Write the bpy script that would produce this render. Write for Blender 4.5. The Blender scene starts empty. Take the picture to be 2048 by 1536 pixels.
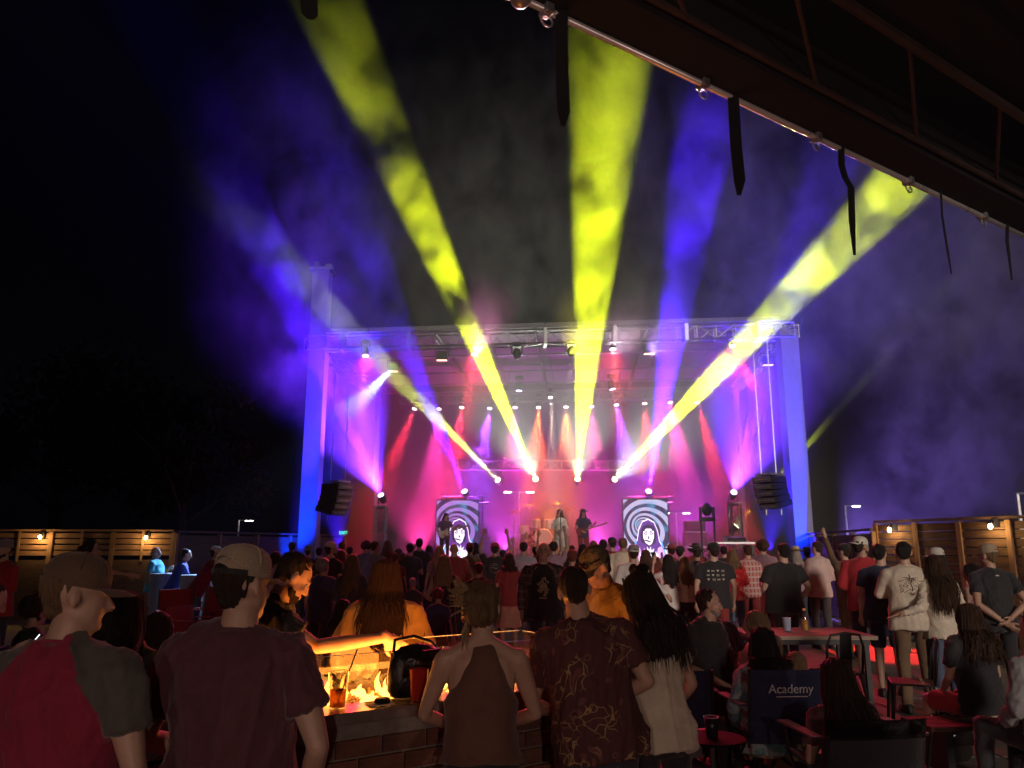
import bpy, bmesh, math, random
import numpy as np
from mathutils import Vector, Matrix, Euler
random.seed(7)
rng = np.random.RandomState(7)
S = bpy.context.scene
COL = S.collection
R = math.radians

# ------------------------------------------------------------------ camera, world, exposure
F_PX, PITCH, CAM_Z = 1538.0, 11.85, 1.70
cam_d = bpy.data.cameras.new('camera')
cam_d.sensor_width = 36.0
cam_d.lens = 36.0 * F_PX / 2048.0
cam_d.clip_start = 0.05
cam_d.clip_end = 1000
cam = bpy.data.objects.new('camera', cam_d)
cam.location = (0, 0, CAM_Z)
cam.rotation_euler = (R(90 + PITCH), 0, 0)
COL.objects.link(cam)
S.camera = cam
_cp, _sp = math.cos(R(PITCH)), math.sin(R(PITCH))

def ray(px, py):
    fx, fy = (px - 1024) / F_PX, (768 - py) / F_PX
    return Vector((fx, _cp - fy * _sp, _sp + fy * _cp))

def at(px, py, Y):
    """the world point seen at pixel (px, py) at ground distance Y"""
    d = ray(px, py)
    t = Y / d.y
    return Vector((d.x * t, Y, CAM_Z + d.z * t))

def atz(px, py, z):
    d = ray(px, py)
    t = (z - CAM_Z) / d.z
    return Vector((d.x * t, d.y * t, z))

world = bpy.data.worlds.new('World')
S.world = world
world.use_nodes = True
wn = world.node_tree
bg = wn.nodes['Background']
sky = wn.nodes.new('ShaderNodeTexSky')
sky.sky_type = 'NISHITA'
sky.sun_disc = False
sky.sun_elevation = R(-8)
sky.sun_rotation = R(200)
mixn = wn.nodes.new('ShaderNodeMix'); mixn.data_type = 'RGBA'; mixn.blend_type = 'ADD'
mixn.inputs[0].default_value = 1.0
mixn.inputs['B'].default_value = (0.004, 0.004, 0.012, 1)
wn.links.new(sky.outputs[0], mixn.inputs['A'])
wn.links.new(mixn.outputs['Result'], bg.inputs['Color'])
bg.inputs['Strength'].default_value = 0.1

S.view_settings.view_transform = 'Standard'
S.view_settings.look = 'None'
S.view_settings.exposure = 0
S.view_settings.gamma = 1
S.render.engine = 'CYCLES'
S.cycles.use_denoising = True
S.cycles.denoiser = 'OPENIMAGEDENOISE'
S.cycles.max_bounces = 6
S.cycles.diffuse_bounces = 2
S.cycles.glossy_bounces = 2
S.cycles.transmission_bounces = 6
S.cycles.transparent_max_bounces = 12
S.cycles.volume_bounces = 0
S.cycles.sample_clamp_indirect = 3
S.cycles.use_light_tree = True
S.cycles.volume_step_rate = 1.0
S.cycles.volume_max_steps = 256
S.cycles.caustics_reflective = False
S.cycles.caustics_refractive = False

# night light from the yard behind the photographer: one low, soft, warm sun
sun_d = bpy.data.lights.new('sun', 'SUN')
sun_d.energy = 1.5
sun_d.angle = R(10)
sun_d.color = (1.0, 0.84, 0.72)
sun = bpy.data.objects.new('sun', sun_d)
sun.rotation_euler = Vector((-math.sin(R(15)) * math.cos(R(10)), math.cos(R(15)) * math.cos(R(10)), -math.sin(R(10)))).to_track_quat('-Z', 'Y').to_euler()
COL.objects.link(sun)

# ------------------------------------------------------------------ the stage lights
LAMPS = []   # (kind, position, aim, colour) -> bodies are built later
def spot(src, tgt, col, watts, deg, blend=0.5, r=0.04, off=0.12):
    src, tgt = Vector(src), Vector(tgt)
    d = (tgt - src).normalized()
    l = bpy.data.lights.new('stage_light', 'SPOT')
    l.energy = watts * 8
    l.color = col
    l.spot_size = R(deg)
    l.spot_blend = blend
    l.shadow_soft_size = r
    o = bpy.data.objects.new('stage_light', l)
    o.location = src + d * off
    o.rotation_euler = d.to_track_quat('-Z', 'Y').to_euler()
    COL.objects.link(o)
    return o
YEL = (0.80, 0.93, 0.005)
BLU = (0.06, 0.004, 1.0)
HAZE, SMOKE_UP, SMOKE_IN, PLUME_STEP = 0.0003, 0.075, 0.10, 0.4
BEAM_W = []
BEAMS = [  # source pixel, depth, end pixel, depth, colour, watts, degrees, kind
    ((997, 962), 27.5, (640, 600), 19.5, (0.75, 0.90, 0.12), 14000, 5.5, 'yellow'),
    ((1072, 960), 27.5, (676, 50), 13.4, YEL, 130000, 5.1, 'yellow'),
    ((1155, 960), 27.5, (1222, 100), 13.5, YEL, 105000, 7.0, 'yellow'),
    ((1228, 960), 27.5, (1800, 365), 14.0, YEL, 170000, 4.9, 'yellow'),
    ((1470, 1055), 25.0, (1635, 868), 24.5, YEL, 30000, 3.2, 'floor'),
    ((763, 993), 25.0, (560, 560), 20.0, BLU, 42000, 9, 'totem'),
    ((930, 985), 26.0, (760, 560), 20.0, BLU, 16000, 8, 'screen'),
    ((1297, 985), 26.0, (1410, 240), 16.0, BLU, 80000, 8, 'screen'),
    ((1467, 987), 25.0, (1650, 330), 16.0, BLU, 16000, 8, 'totem'),
]
for (s, ys, e, ye, c, w, a, k) in BEAMS:
    p, q = at(*s, ys), at(*e, ye)
    spot(p, q, c, w, a, 0.55)
    LAMPS.append((k, p, q, c)); BEAM_W.append((p, q))
RED, ORG, PNK, WHT, VIO = (1, .03, .07), (1, .14, .03), (1, .04, .40), (1, .62, .45), (.32, .05, 1)
PARS = [  # row on the upstage truss: pixel x, y, aim pixel x at the deck, colour, watts
    (830, 815, 720, RED, 900), (878, 815, 860, PNK, 900), (924, 812, 880, RED, 900), (980, 814, 930, VIO, 900),
    (1030, 812, 1020, PNK, 700), (1077, 812, 1070, ORG, 1100), (1101, 792, 1101, WHT, 900), (1132, 811, 1135, ORG, 1100),
    (1183, 810, 1200, PNK, 700), (1232, 807, 1290, VIO, 900), (1289, 804, 1310, RED, 900), (1340, 802, 1390, PNK, 900),
    (1393, 802, 1480, RED, 1000)]
for (x, y, tx, c, w) in PARS:
    p, q = at(x, y, 27.0), at(tx, 1085, 25.5)
    spot(p, q, c, w * 1.9, 10 if c is WHT else (22 if abs(x - 1110) > 270 else 30), 1.0)
    LAMPS.append(('par', p, q, c))
FRONT = [(731, 708, 715, ORG, 900, 14), (950, 705, 915, RED, 500, 20), (1225, 695, 1250, ORG, 700, 20), (1465, 688, 1490, RED, 900, 14)]
for (x, y, tx, c, w, a) in FRONT:
    p, q = at(x, y, 22.0), at(tx, 960, 21.0)
    spot(p, q, c, w, a, 1.0)
    LAMPS.append(('par', p, q, c))
for (x, y, tx, w) in ((1038, 778, 1030, 700), (1224, 775, 1290, 700)):
    p, q = at(x, y, 25.0), at(tx, 1000, 25.0)
    spot(p, q, VIO, w, 6, 0.5)
    LAMPS.append(('mover', p, q, VIO))
# spill of the same lamps and some added ones: the pale halo round the yellow beams, the violet flood of the columns, the tower uplights,
# magenta floor floods added to brighten the stage smoke, and the red back light that rims the crowd
for i in (1, 2, 3):
    p, q = BEAM_W[i]
    spot(p, q, (.66, .80, .56), 420, 46, 1.0)
for i in (5, 8):
    p, q = BEAM_W[i]
    spot(p, q, (.12, .02, 1.0), 5200 if i == 5 else 2300, 56, 1.0)
for (px, Y) in ((617, 22.7), (1604, 21.4)):
    t = at(px, 1092, Y); t.z = 0
    spot(t + Vector((-.25, -.95, .15)), t + Vector((0, -.1, 6)), (.0, .03, 1.0), 1000, 40, 1.0)
    spot(t + Vector((-.2, -1.3, .3)), t + Vector((.05, .2, 8.5)), (.05, .02, 1.0), 2600, 16, 1.0)
    spot(t + Vector((1.0 if px < 1000 else -1.0, -.3, 1.4)), t + Vector((0, 0, 7)), (.05, .01, 1.0), 260, 50, 1.0)
    if px > 1000: spot(t + Vector((1.0, .3, .4)), t + Vector((5.5, -2, 7)), (.30, .16, 1.0), 800, 75, 1.0)
for (px, c, w) in ((840, (1, .04, .35), 190), (1010, (.8, .06, 1), 180), (1200, (.9, .08, .7), 180), (1380, (.6, .06, 1), 190)):
    p = at(px, 1085, 28.6); p.z = 1.4
    spot(p, p + Vector((0, -.5, 3)), c, w, 120, 1.0)
for (px, py, tx, ty, c, w, a) in ((731, 708, 760, 1400, RED, 420, 30), (950, 705, 900, 1400, RED, 480, 32), (1225, 695, 1230, 1400, RED, 480, 32), (1465, 688, 1450, 1400, RED, 420, 30)):
    spot(at(px, py, 21.8), atz(tx, ty, 0), c, w, a, 0.8)
spot(at(1465, 688, 21.6), atz(1765, 1305, 0), (1, .02, .02), 3000, 9, 0.4)
spot(at(1510, 690, 21.6), atz(1690, 1240, 0), (.25, .12, 1), 900, 7, 0.4)
spot(at(787, 735, 21.9), at(372, 1150, 15.2), (.34, .55, 1.0), 3000, 18, 0.9)
for (px, tx, ty, c) in ((950, 1160, 60, (1, .3, .6)), (1143, 1330, 130, (1, .85, .1)), (1225, 1480, 200, (1, .6, .8)), (1298, 1660, 290, (.45, .25, 1))):  # added coloured spots aimed at the canopy rail to brighten it
    spot(at(px, 712, 21.7), at(tx, ty, 3.6), c, 1600, 9, 1.0)
spot(at(1101, 792, 26.9), at(1119, 1052, 21.2), (1, .86, .72), 700, 5, 0.6)
spot(at(1143, 706, 21.6), at(1119, 1050, 21.2), (1, .88, .76), 90, 16, 0.8)
# ------------------------------------------------------------------ helpers
def tag(o, label=None, cat=None, group=None, kind=None):
    if label: o['label'] = label
    if cat: o['category'] = cat
    if group: o['group'] = group
    if kind: o['kind'] = kind
    return o

def link(o, parent=None):
    COL.objects.link(o)
    if parent is not None:
        o.parent = parent
    return o

def empty(name, loc, rz=0.0):
    o = bpy.data.objects.new(name, None)
    o.empty_display_size = 0.1
    o.location = loc
    o.rotation_euler = (0, 0, rz)
    return link(o)

def copy_tree(o, parent=None):
    c = o.copy(); link(c, parent)
    for ch in list(o.children):
        if ch.type in ('MESH', 'EMPTY'):
            copy_tree(ch, c)
    return c

class MB:
    """collects simple shapes into one mesh"""
    def __init__(s):
        s.v, s.f, s.m, s.mi, s.smooth = [], [], [], 0, []
        s.sm = False
    def add(s, vs, fs):
        b = len(s.v)
        s.v.extend([tuple(p) for p in vs])
        for q in fs:
            s.f.append(tuple(i + b for i in q)); s.m.append(s.mi); s.smooth.append(s.sm)
        return s
    def box(s, c, d, rot=None, taper=1.0):
        x, y, z = d[0] / 2, d[1] / 2, d[2] / 2
        vs = []
        for (a, b_, e) in ((-1, -1, -1), (1, -1, -1), (1, 1, -1), (-1, 1, -1), (-1, -1, 1), (1, -1, 1), (1, 1, 1), (-1, 1, 1)):
            t = taper if e > 0 else 1.0
            p = Vector((a * x * t, b_ * y * t, e * z))
            if rot is not None: p = rot @ p
            vs.append(p + Vector(c))
        return s.add(vs, [(0, 3, 2, 1), (4, 5, 6, 7), (0, 1, 5, 4), (1, 2, 6, 5), (2, 3, 7, 6), (3, 0, 4, 7)])
    def tube(s, pts, r, n=6, cap=True, closed=False):
        pts = [Vector(p) for p in pts]
        k = len(pts)
        rs = r if isinstance(r, (list, tuple)) else [r] * k
        vs, fs = [], []
        t0 = (pts[1] - pts[0]).normalized()
        u = t0.orthogonal().normalized()
        for i in range(k):
            a = pts[max(i - 1, 0)] if not closed else pts[i - 1]
            b_ = pts[min(i + 1, k - 1)] if not closed else pts[(i + 1) % k]
            t = (b_ - a).normalized()
            u = (u - t * u.dot(t))
            u = u.normalized() if u.length > 1e-6 else t.orthogonal().normalized()
            w = t.cross(u)
            for j in range(n):
                an = 2 * math.pi * j / n
                vs.append(pts[i] + (u * math.cos(an) + w * math.sin(an)) * rs[i])
        for i in range(k if closed else k - 1):
            i2 = (i + 1) % k
            for j in range(n):
                fs.append((i * n + j, i * n + (j + 1) % n, i2 * n + (j + 1) % n, i2 * n + j))
        if cap and not closed:
            fs.append(tuple(reversed(range(n)))); fs.append(tuple((k - 1) * n + j for j in range(n)))
        return s.add(vs, fs)
    def lathe(s, c, prof, n=16, M=None):
        c = Vector(c); vs, fs = [], []
        for (r, z) in prof:
            for j in range(n):
                an = 2 * math.pi * j / n
                p = Vector((r * math.cos(an), r * math.sin(an), z))
                if M is not None: p = M @ p
                vs.append(c + p)
        k = len(prof)
        for i in range(k - 1):
            for j in range(n):
                fs.append((i * n + j, i * n + (j + 1) % n, (i + 1) * n + (j + 1) % n, (i + 1) * n + j))
        fs.append(tuple(reversed(range(n)))); fs.append(tuple((k - 1) * n + j for j in range(n)))
        return s.add(vs, fs)
    def ell(s, c, r, M=None, n=12, k=8):
        vs, fs = [], []
        c = Vector(c)
        for i in range(k + 1):
            th = math.pi * i / k
            for j in range(n):
                an = 2 * math.pi * j / n
                p = Vector((r[0] * math.sin(th) * math.cos(an), r[1] * math.sin(th) * math.sin(an), -r[2] * math.cos(th)))
                if i in (0, k): p = Vector((0, 0, -r[2] if i == 0 else r[2])) + Vector((math.cos(an), math.sin(an), 0)) * 1e-4
                if M is not None: p = M @ p
                vs.append(c + p)
        for i in range(k):
            for j in range(n):
                fs.append((i * n + j, i * n + (j + 1) % n, (i + 1) * n + (j + 1) % n, (i + 1) * n + j))
        fs.append(tuple(reversed(range(n)))); fs.append(tuple(k * n + j for j in range(n)))
        return s.add(vs, fs)
    def loft(s, secs, n=16, M=None):
        """secs: (centre, rx, ry) ellipses in the xy plane"""
        vs, fs = [], []
        for (c, rx, ry) in secs:
            for j in range(n):
                an = 2 * math.pi * j / n
                p = Vector((c[0] + rx * math.cos(an), c[1] + ry * math.sin(an), c[2]))
                if M is not None: p = M @ p
                vs.append(p)
        k = len(secs)
        for i in range(k - 1):
            for j in range(n):
                fs.append((i * n + j, i * n + (j + 1) % n, (i + 1) * n + (j + 1) % n, (i + 1) * n + j))
        fs.append(tuple(reversed(range(n)))); fs.append(tuple((k - 1) * n + j for j in range(n)))
        return s.add(vs, fs)
    def prism(s, poly, z0, z1, M=None):
        """a flat outline (x, y) given thickness along z, then moved by M"""
        n = len(poly)
        vs = [Vector((p[0], p[1], z0)) for p in poly] + [Vector((p[0], p[1], z1)) for p in poly]
        if M is not None: vs = [M @ p for p in vs]
        fs = [tuple(reversed(range(n))), tuple(range(n, 2 * n))]
        for i in range(n):
            fs.append((i, (i + 1) % n, n + (i + 1) % n, n + i))
        return s.add(vs, fs)
    def truss(s, A, B, w, h, bay, rc=0.025, rb=0.013, up=(0, 0, 1), n=5):
        A, B = Vector(A), Vector(B)
        t = (B - A).normalized(); up = Vector(up)
        side = t.cross(up).normalized(); upv = side.cross(t).normalized()
        L = (B - A).length; k = max(1, round(L / bay))
        cs = [side * (w / 2 * a) + upv * (h / 2 * b) for (a, b) in ((-1, -1), (1, -1), (1, 1), (-1, 1))]
        for c in cs: s.tube([A + c, B + c], rc, n)
        for i in range(k + 1):
            p = A + t * (L * i / k)
            for q in range(4): s.tube([p + cs[q], p + cs[(q + 1) % 4]], rb, 4)
            if i < k:
                p2 = A + t * (L * (i + 1) / k)
                for q in range(4):
                    a, b = (q, (q + 1) % 4) if i % 2 == 0 else ((q + 1) % 4, q)
                    s.tube([p + cs[a], p2 + cs[b]], rb, 4)
        return s
    def mesh(s, name, mats):
        me = bpy.data.meshes.new(name)
        me.from_pydata(s.v, [], s.f)
        for m in (mats if isinstance(mats, (list, tuple)) else [mats]): me.materials.append(m)
        me.polygons.foreach_set('material_index', s.m)
        me.polygons.foreach_set('use_smooth', s.smooth)
        bm = bmesh.new(); bm.from_mesh(me)
        bmesh.ops.recalc_face_normals(bm, faces=bm.faces)
        bm.to_mesh(me); bm.free()
        return me
    def build(s, name, mats, parent=None, kind=None, bevel=0.0):
        o = bpy.data.objects.new(name, s.mesh(name, mats))
        if bevel:
            b = o.modifiers.new('bevel', 'BEVEL'); b.width = bevel; b.segments = 2; b.limit_method = 'ANGLE'
        if kind: o['kind'] = kind
        return link(o, parent)

# ------------------------------------------------------------------ materials
MATS = {}
def nodes_of(name):
    m = bpy.data.materials.new(name); m.use_nodes = True
    nt = m.node_tree
    return m, nt, nt.nodes['Principled BSDF']

def N(nt, typ, **kw):
    n = nt.nodes.new(typ)
    for k, v in kw.items():
        if k in n.inputs.keys():
            n.inputs[k].default_value = v
        else:
            setattr(n, k, v)
    return n

def mat(name, col, rough=0.6, metal=0.0, var=0.25, scale=8.0, bump=0.0, bscale=60.0, stretch=(1, 1, 1), spec=0.5, coat=0.0, sheen=0.0):
    """a plain surface: colour broken up by noise, a little bump, roughness that wanders"""
    if name in MATS: return MATS[name]
    m, nt, b = nodes_of(name)
    tc = N(nt, 'ShaderNodeTexCoord')
    mp = N(nt, 'ShaderNodeMapping'); mp.inputs['Scale'].default_value = stretch
    nt.links.new(tc.outputs['Object'], mp.inputs['Vector'])
    nz = N(nt, 'ShaderNodeTexNoise', Scale=scale, Detail=5.0, Roughness=0.6)
    nt.links.new(mp.outputs[0], nz.inputs['Vector'])
    rp = N(nt, 'ShaderNodeValToRGB')
    rp.color_ramp.elements[0].position = 0.3; rp.color_ramp.elements[1].position = 0.7
    rp.color_ramp.elements[0].color = (*[c * (1 - var) for c in col], 1)
    rp.color_ramp.elements[1].color = (*[min(1, c * (1 + var)) for c in col], 1)
    nt.links.new(nz.outputs[0], rp.inputs[0])
    nt.links.new(rp.outputs[0], b.inputs['Base Color'])
    mr = N(nt, 'ShaderNodeMapRange'); mr.inputs['To Min'].default_value = max(0, rough - .12); mr.inputs['To Max'].default_value = min(1, rough + .12)
    nt.links.new(nz.outputs[0], mr.inputs['Value']); nt.links.new(mr.outputs[0], b.inputs['Roughness'])
    b.inputs['Metallic'].default_value = metal
    b.inputs['Specular IOR Level'].default_value = spec
    b.inputs['Coat Weight'].default_value = coat
    b.inputs['Sheen Weight'].default_value = sheen
    if bump:
        n2 = N(nt, 'ShaderNodeTexNoise', Scale=bscale, Detail=4.0)
        nt.links.new(mp.outputs[0], n2.inputs['Vector'])
        bp = N(nt, 'ShaderNodeBump', Strength=bump, Distance=0.02)
        nt.links.new(n2.outputs[0], bp.inputs['Height']); nt.links.new(bp.outputs[0], b.inputs['Normal'])
    MATS[name] = m
    return m

def glow(name, col, strength):
    if name in MATS: return MATS[name]
    m, nt, b = nodes_of(name)
    b.inputs['Base Color'].default_value = (*[c * .3 for c in col], 1)
    b.inputs['Emission Color'].default_value = (*col, 1)
    b.inputs['Emission Strength'].default_value = strength
    MATS[name] = m
    return m

def glass(name, col=(1, 1, 1), rough=0.02, alpha=0.12):
    if name in MATS: return MATS[name]
    m, nt, b = nodes_of(name)
    nt.nodes.remove(b)
    out = nt.nodes['Material Output']
    gl = N(nt, 'ShaderNodeBsdfGlossy'); gl.inputs['Roughness'].default_value = rough
    tr = N(nt, 'ShaderNodeBsdfTransparent'); tr.inputs['Color'].default_value = (*col, 1)
    fr = N(nt, 'ShaderNodeLayerWeight', Blend=.5)
    pw = N(nt, 'ShaderNodeMath', operation='POWER'); pw.inputs[1].default_value = 4.0; nt.links.new(fr.outputs['Facing'], pw.inputs[0])
    ad = N(nt, 'ShaderNodeMath', operation='MULTIPLY_ADD'); ad.inputs[1].default_value = .8; ad.inputs[2].default_value = .035 + alpha * .25
    nt.links.new(pw.outputs[0], ad.inputs[0])
    mx = N(nt, 'ShaderNodeMixShader')
    nt.links.new(ad.outputs[0], mx.inputs[0]); nt.links.new(tr.outputs[0], mx.inputs[1]); nt.links.new(gl.outputs[0], mx.inputs[2])
    nt.links.new(mx.outputs[0], out.inputs['Surface'])
    MATS[name] = m
    return m

def translucent(name, col):
    """a drink: lets light from behind glow through"""
    if name in MATS: return MATS[name]
    m, nt, b = nodes_of(name); nt.nodes.remove(b)
    tl = N(nt, 'ShaderNodeBsdfTranslucent'); tl.inputs['Color'].default_value = (*col, 1)
    df = N(nt, 'ShaderNodeBsdfDiffuse'); df.inputs['Color'].default_value = (*col, 1)
    gl = N(nt, 'ShaderNodeBsdfGlossy'); gl.inputs['Roughness'].default_value = .08
    nz = N(nt, 'ShaderNodeTexNoise', Scale=60.0, Detail=3.0); rp = N(nt, 'ShaderNodeValToRGB'); rp.color_ramp.elements[0].position = .35; rp.color_ramp.elements[1].position = .65
    rp.color_ramp.elements[0].color = (*[c * .4 for c in col], 1); rp.color_ramp.elements[1].color = (*[min(1, c * 1.3) for c in col], 1)
    tc = N(nt, 'ShaderNodeTexCoord'); nt.links.new(tc.outputs['Object'], nz.inputs['Vector']); nt.links.new(nz.outputs[0], rp.inputs[0]); nt.links.new(rp.outputs[0], tl.inputs['Color'])
    a = N(nt, 'ShaderNodeMixShader'); a.inputs[0].default_value = .3; nt.links.new(tl.outputs[0], a.inputs[1]); nt.links.new(df.outputs[0], a.inputs[2])
    c = N(nt, 'ShaderNodeMixShader'); c.inputs[0].default_value = .06; nt.links.new(a.outputs[0], c.inputs[1]); nt.links.new(gl.outputs[0], c.inputs[2])
    tp = N(nt, 'ShaderNodeBsdfTransparent'); tp.inputs['Color'].default_value = (*[min(1, x * 1.25) for x in col], 1); e = N(nt, 'ShaderNodeMixShader'); e.inputs[0].default_value = .5; nt.links.new(c.outputs[0], e.inputs[1]); nt.links.new(tp.outputs[0], e.inputs[2])
    nt.links.new(e.outputs[0], nt.nodes['Material Output'].inputs['Surface'])
    MATS[name] = m
    return m

M_BLACK = mat('black_metal', (.018, .018, .02), .45, .2, .3, 20)
M_ALU = mat('truss_aluminium', (.26, .26, .28), .38, .85, .2, 12)
M_STEEL = mat('galvanised_steel', (.42, .42, .44), .4, .8, .25, 9, .1)
M_TOWER = mat('grey_painted_steel', (.20, .20, .23), .5, .0, .12, 3, .05)
M_DECK = mat('black_deck', (.03, .03, .032), .6, 0, .4, 5, .15)
M_SKIRT = mat('black_drape', (.012, .012, .014), .9, 0, .4, 5, .3, 20, (6, 6, .6))
M_PLASTIC = mat('black_plastic', (.02, .02, .022), .35, 0, .3, 15)
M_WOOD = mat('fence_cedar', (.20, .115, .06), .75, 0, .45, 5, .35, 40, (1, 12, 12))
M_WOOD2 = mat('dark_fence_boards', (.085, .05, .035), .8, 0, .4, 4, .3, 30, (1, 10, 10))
M_POST = mat('fence_post_wood', (.22, .13, .07), .75, 0, .35, 6, .3, 40, (10, 10, 1))
M_CONC = mat('patio_concrete', (.20, .165, .14), .8, 0, .3, 1.3, .25, 45)
M_BRICKS = [mat('brick_red', (.19, .075, .05), .85, 0, .35, 14, .5, 70), mat('brick_brown', (.15, .07, .05), .85, 0, .35, 14, .5, 70),
            mat('brick_dark', (.11, .055, .045), .85, 0, .35, 14, .5, 70)]
M_MORTAR = mat('mortar', (.24, .21, .18), .95, 0, .2, 20, .4, 90)
M_LEAF = mat('tree_leaves', (.012, .017, .008), .9, 0, .5, 1.5)
M_BARK = mat('tree_bark', (.03, .025, .02), .9, 0, .4, 8, .6, 30, (4, 4, 1))
M_RUBBER = mat('rubber', (.015, .015, .015), .8, 0, .2, 20)
M_PATH_GLOW = glow('bulb_glow', (1, .62, .22), 60)

# ------------------------------------------------------------------ the setting
def sheet(name, x0, x1, y0, y1, z, m, nx=1, ny=1, kind='structure'):
    b = MB()
    for i in range(nx):
        for j in range(ny):
            xa, xb = x0 + (x1 - x0) * i / nx, x0 + (x1 - x0) * (i + 1) / nx
            ya, yb = y0 + (y1 - y0) * j / ny, y0 + (y1 - y0) * (j + 1) / ny
            b.add([(xa, ya, z), (xb, ya, z), (xb, yb, z), (xa, yb, z)], [(0, 1, 2, 3)])
    return b.build(name, m, None, kind)
M_SOIL = mat('dark_asphalt', (.05, .047, .045), .9, 0, .3, .6, .3, 20)
sheet('ground', -70, 70, -12, 84, -0.02, M_SOIL)
# patio: cast slabs with open joints, each a slab of its own
patio = empty('patio_paving', (0, 0, 0)); tag(patio, kind='structure')
slab_me = None
for i in range(-6, 8):
    for j in range(-1, 8):
        if slab_me is None:
            b = MB(); b.box((0, 0, -.009), (2.46, 2.46, .018)); slab_me = b.mesh('paving_slab', M_CONC)
        o = bpy.data.objects.new('paving_slab', slab_me)
        o.location = (i * 2.48 + .3, j * 2.48 + .6, random.uniform(-.001, .002))
        link(o, patio)

# ------------------------------------------------------------------ fences with wall lamps
def wall_lamp(p, n, label):
    """a caged bulb on a bracket; n points away from the fence"""
    n = Vector(n).normalized()
    r = empty('wall_lamp', p)
    tag(r, label, 'lamp', 'wall lamps along the fences')
    b = MB(); b.box((0, 0, 0), (.09, .05, .13)); b.tube([(0, 0, .03), n * .09 + Vector((0, 0, .05)), n * .12 + Vector((0, 0, .01))], .012, 6)
    b.build('bracket', M_BLACK, r)
    c = n * .13
    b = MB(); b.lathe(c + Vector((0, 0, -.01)), [(.025, .0), (.05, .0), (.035, .03), (.01, .035)], 10); b.build('lamp_shade', M_BLACK, r)
    b = MB(); b.sm = True; b.ell(c + Vector((0, 0, -.05)), (.032, .032, .045), None, 10, 6); b.build('bulb', M_PATH_GLOW, r)
    l = bpy.data.lights.new('bulb_light', 'POINT'); l.energy = 10; l.color = (1, .56, .18); l.shadow_soft_size = .03
    lo = bpy.data.objects.new('bulb_light', l); lo.location = c + Vector((0, 0, -.12)) + n * .01; link(lo, r)
    return r

def fence(name, A, B, label, n_bays, slat_rows, ztop, slat_h, gap, zsolid, lamps, lamp_labels, wood, post_mid=True):
    """horizontal slat fence from A to B (ground points); solid boards below zsolid"""
    A, B = Vector((*A, 0)), Vector((*B, 0))
    r = empty(name, A)
    tag(r, label, 'fence', 'wooden fences round the patio')
    t = (B - A).normalized(); L = (B - A).length
    ang = math.atan2(t.y, t.x)
    rot = Matrix.Rotation(ang, 3, 'Z')
    nrm = Vector((t.y, -t.x, 0))
    if nrm.dot(-A) < 0: nrm = -nrm
    bay = L / n_bays
    slat_mesh = []
    for k in range(3):
        b = MB(); b.box((0, 0, 0), (bay - .09, .024, slat_h * (1 - .04 * k)))
        slat_mesh.append(b.mesh('slat', wood))
    pm = MB(); pm.box((0, 0, ztop / 2 - .03), (.09, .09, ztop - .06)); pm = pm.mesh('post', M_POST)
    b2 = MB(); b2.box((0, 0, 0), (bay - .09, .03, .18)); board = b2.mesh('board', M_WOOD2)
    rl = MB(); rl.box((0, 0, 0), (bay - .002, .12, .045)); cap = rl.mesh('cap_rail', wood)
    md = MB(); md.box((0, 0, 0), (.05, .03, ztop - zsolid)); mid = md.mesh('mid_post', M_POST)
    for i in range(n_bays + 1):
        o = bpy.data.objects.new('post', pm); o.location = t * (bay * i); o.rotation_euler.z = ang; link(o, r)
    for i in range(n_bays):
        c = t * (bay * (i + .5))
        z = ztop - .08 - slat_h / 2
        for k in range(slat_rows):
            if z - slat_h / 2 < zsolid: break
            o = bpy.data.objects.new('slat', random.choice(slat_mesh))
            o.location = c + Vector((0, 0, z)) + nrm * random.uniform(-.004, .004)
            o.rotation_euler = (random.uniform(-.05, .05), random.uniform(-.003, .003), ang); link(o, r)
            z -= slat_h + gap
        z = zsolid - .09
        while z > 0.05:
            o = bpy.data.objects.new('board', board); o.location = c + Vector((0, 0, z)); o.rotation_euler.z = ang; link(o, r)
            z -= .183
        o = bpy.data.objects.new('cap_rail', cap); o.location = c + Vector((0, 0, ztop - .02)); o.rotation_euler.z = ang; link(o, r)
        if post_mid and slat_rows:
            o = bpy.data.objects.new('mid_post', mid); o.location = c + Vector((0, 0, (ztop + zsolid) / 2 - .04)) + nrm * .03; o.rotation_euler.z = ang; link(o, r)
    for (f, zl), lb in zip(lamps, lamp_labels):
        p = A + t * (L * f) + Vector((0, 0, zl)) + nrm * .055
        wall_lamp(p, nrm, lb)
    return r

# left: slatted fence, then a plain dark run towards the stage tower
zt = 2.05
pa, pb = at(-150, 1060, 17.2), at(348, 1061, 18.0)
fence('slat_fence', (pa.x, pa.y), (pb.x, pb.y), 'lamplit horizontal slat fence running behind the left side tables', 4, 7, zt, .105, .024, 1.38,
      [(.468, 1.93), (.895, 1.92)], ['lit wall lamp on the slat fence, left of the dark haired woman pointing', 'lit wall lamp on the slat fence, above the man in the cyan shirt'], M_WOOD)
pc = at(690, 1060, 25.0)
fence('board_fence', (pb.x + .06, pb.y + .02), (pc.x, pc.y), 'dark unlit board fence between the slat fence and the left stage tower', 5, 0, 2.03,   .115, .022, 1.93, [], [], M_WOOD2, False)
pd, pe = at(1752, 1046, 15.0), at(2130, 1030, 11.6)
fence('slat_fence', (pd.x, pd.y), (pe.x, pe.y), 'weathered wide board fence with two wall lamps at the right edge', 4, 12, 2.16, .125, .014, .3,
      [(.135, 2.03), (.70, 2.05)], ['lit wall lamp on the right fence, above the bearded man in the red shirt', 'lit wall lamp on the right fence, above the cream cap man'], mat('weathered_boards', (.10, .062, .042), .8, 0, .5, 4, .4, 35, (1, 10, 10)), False)
pf = at(1590, 1046, 23.0)
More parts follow.
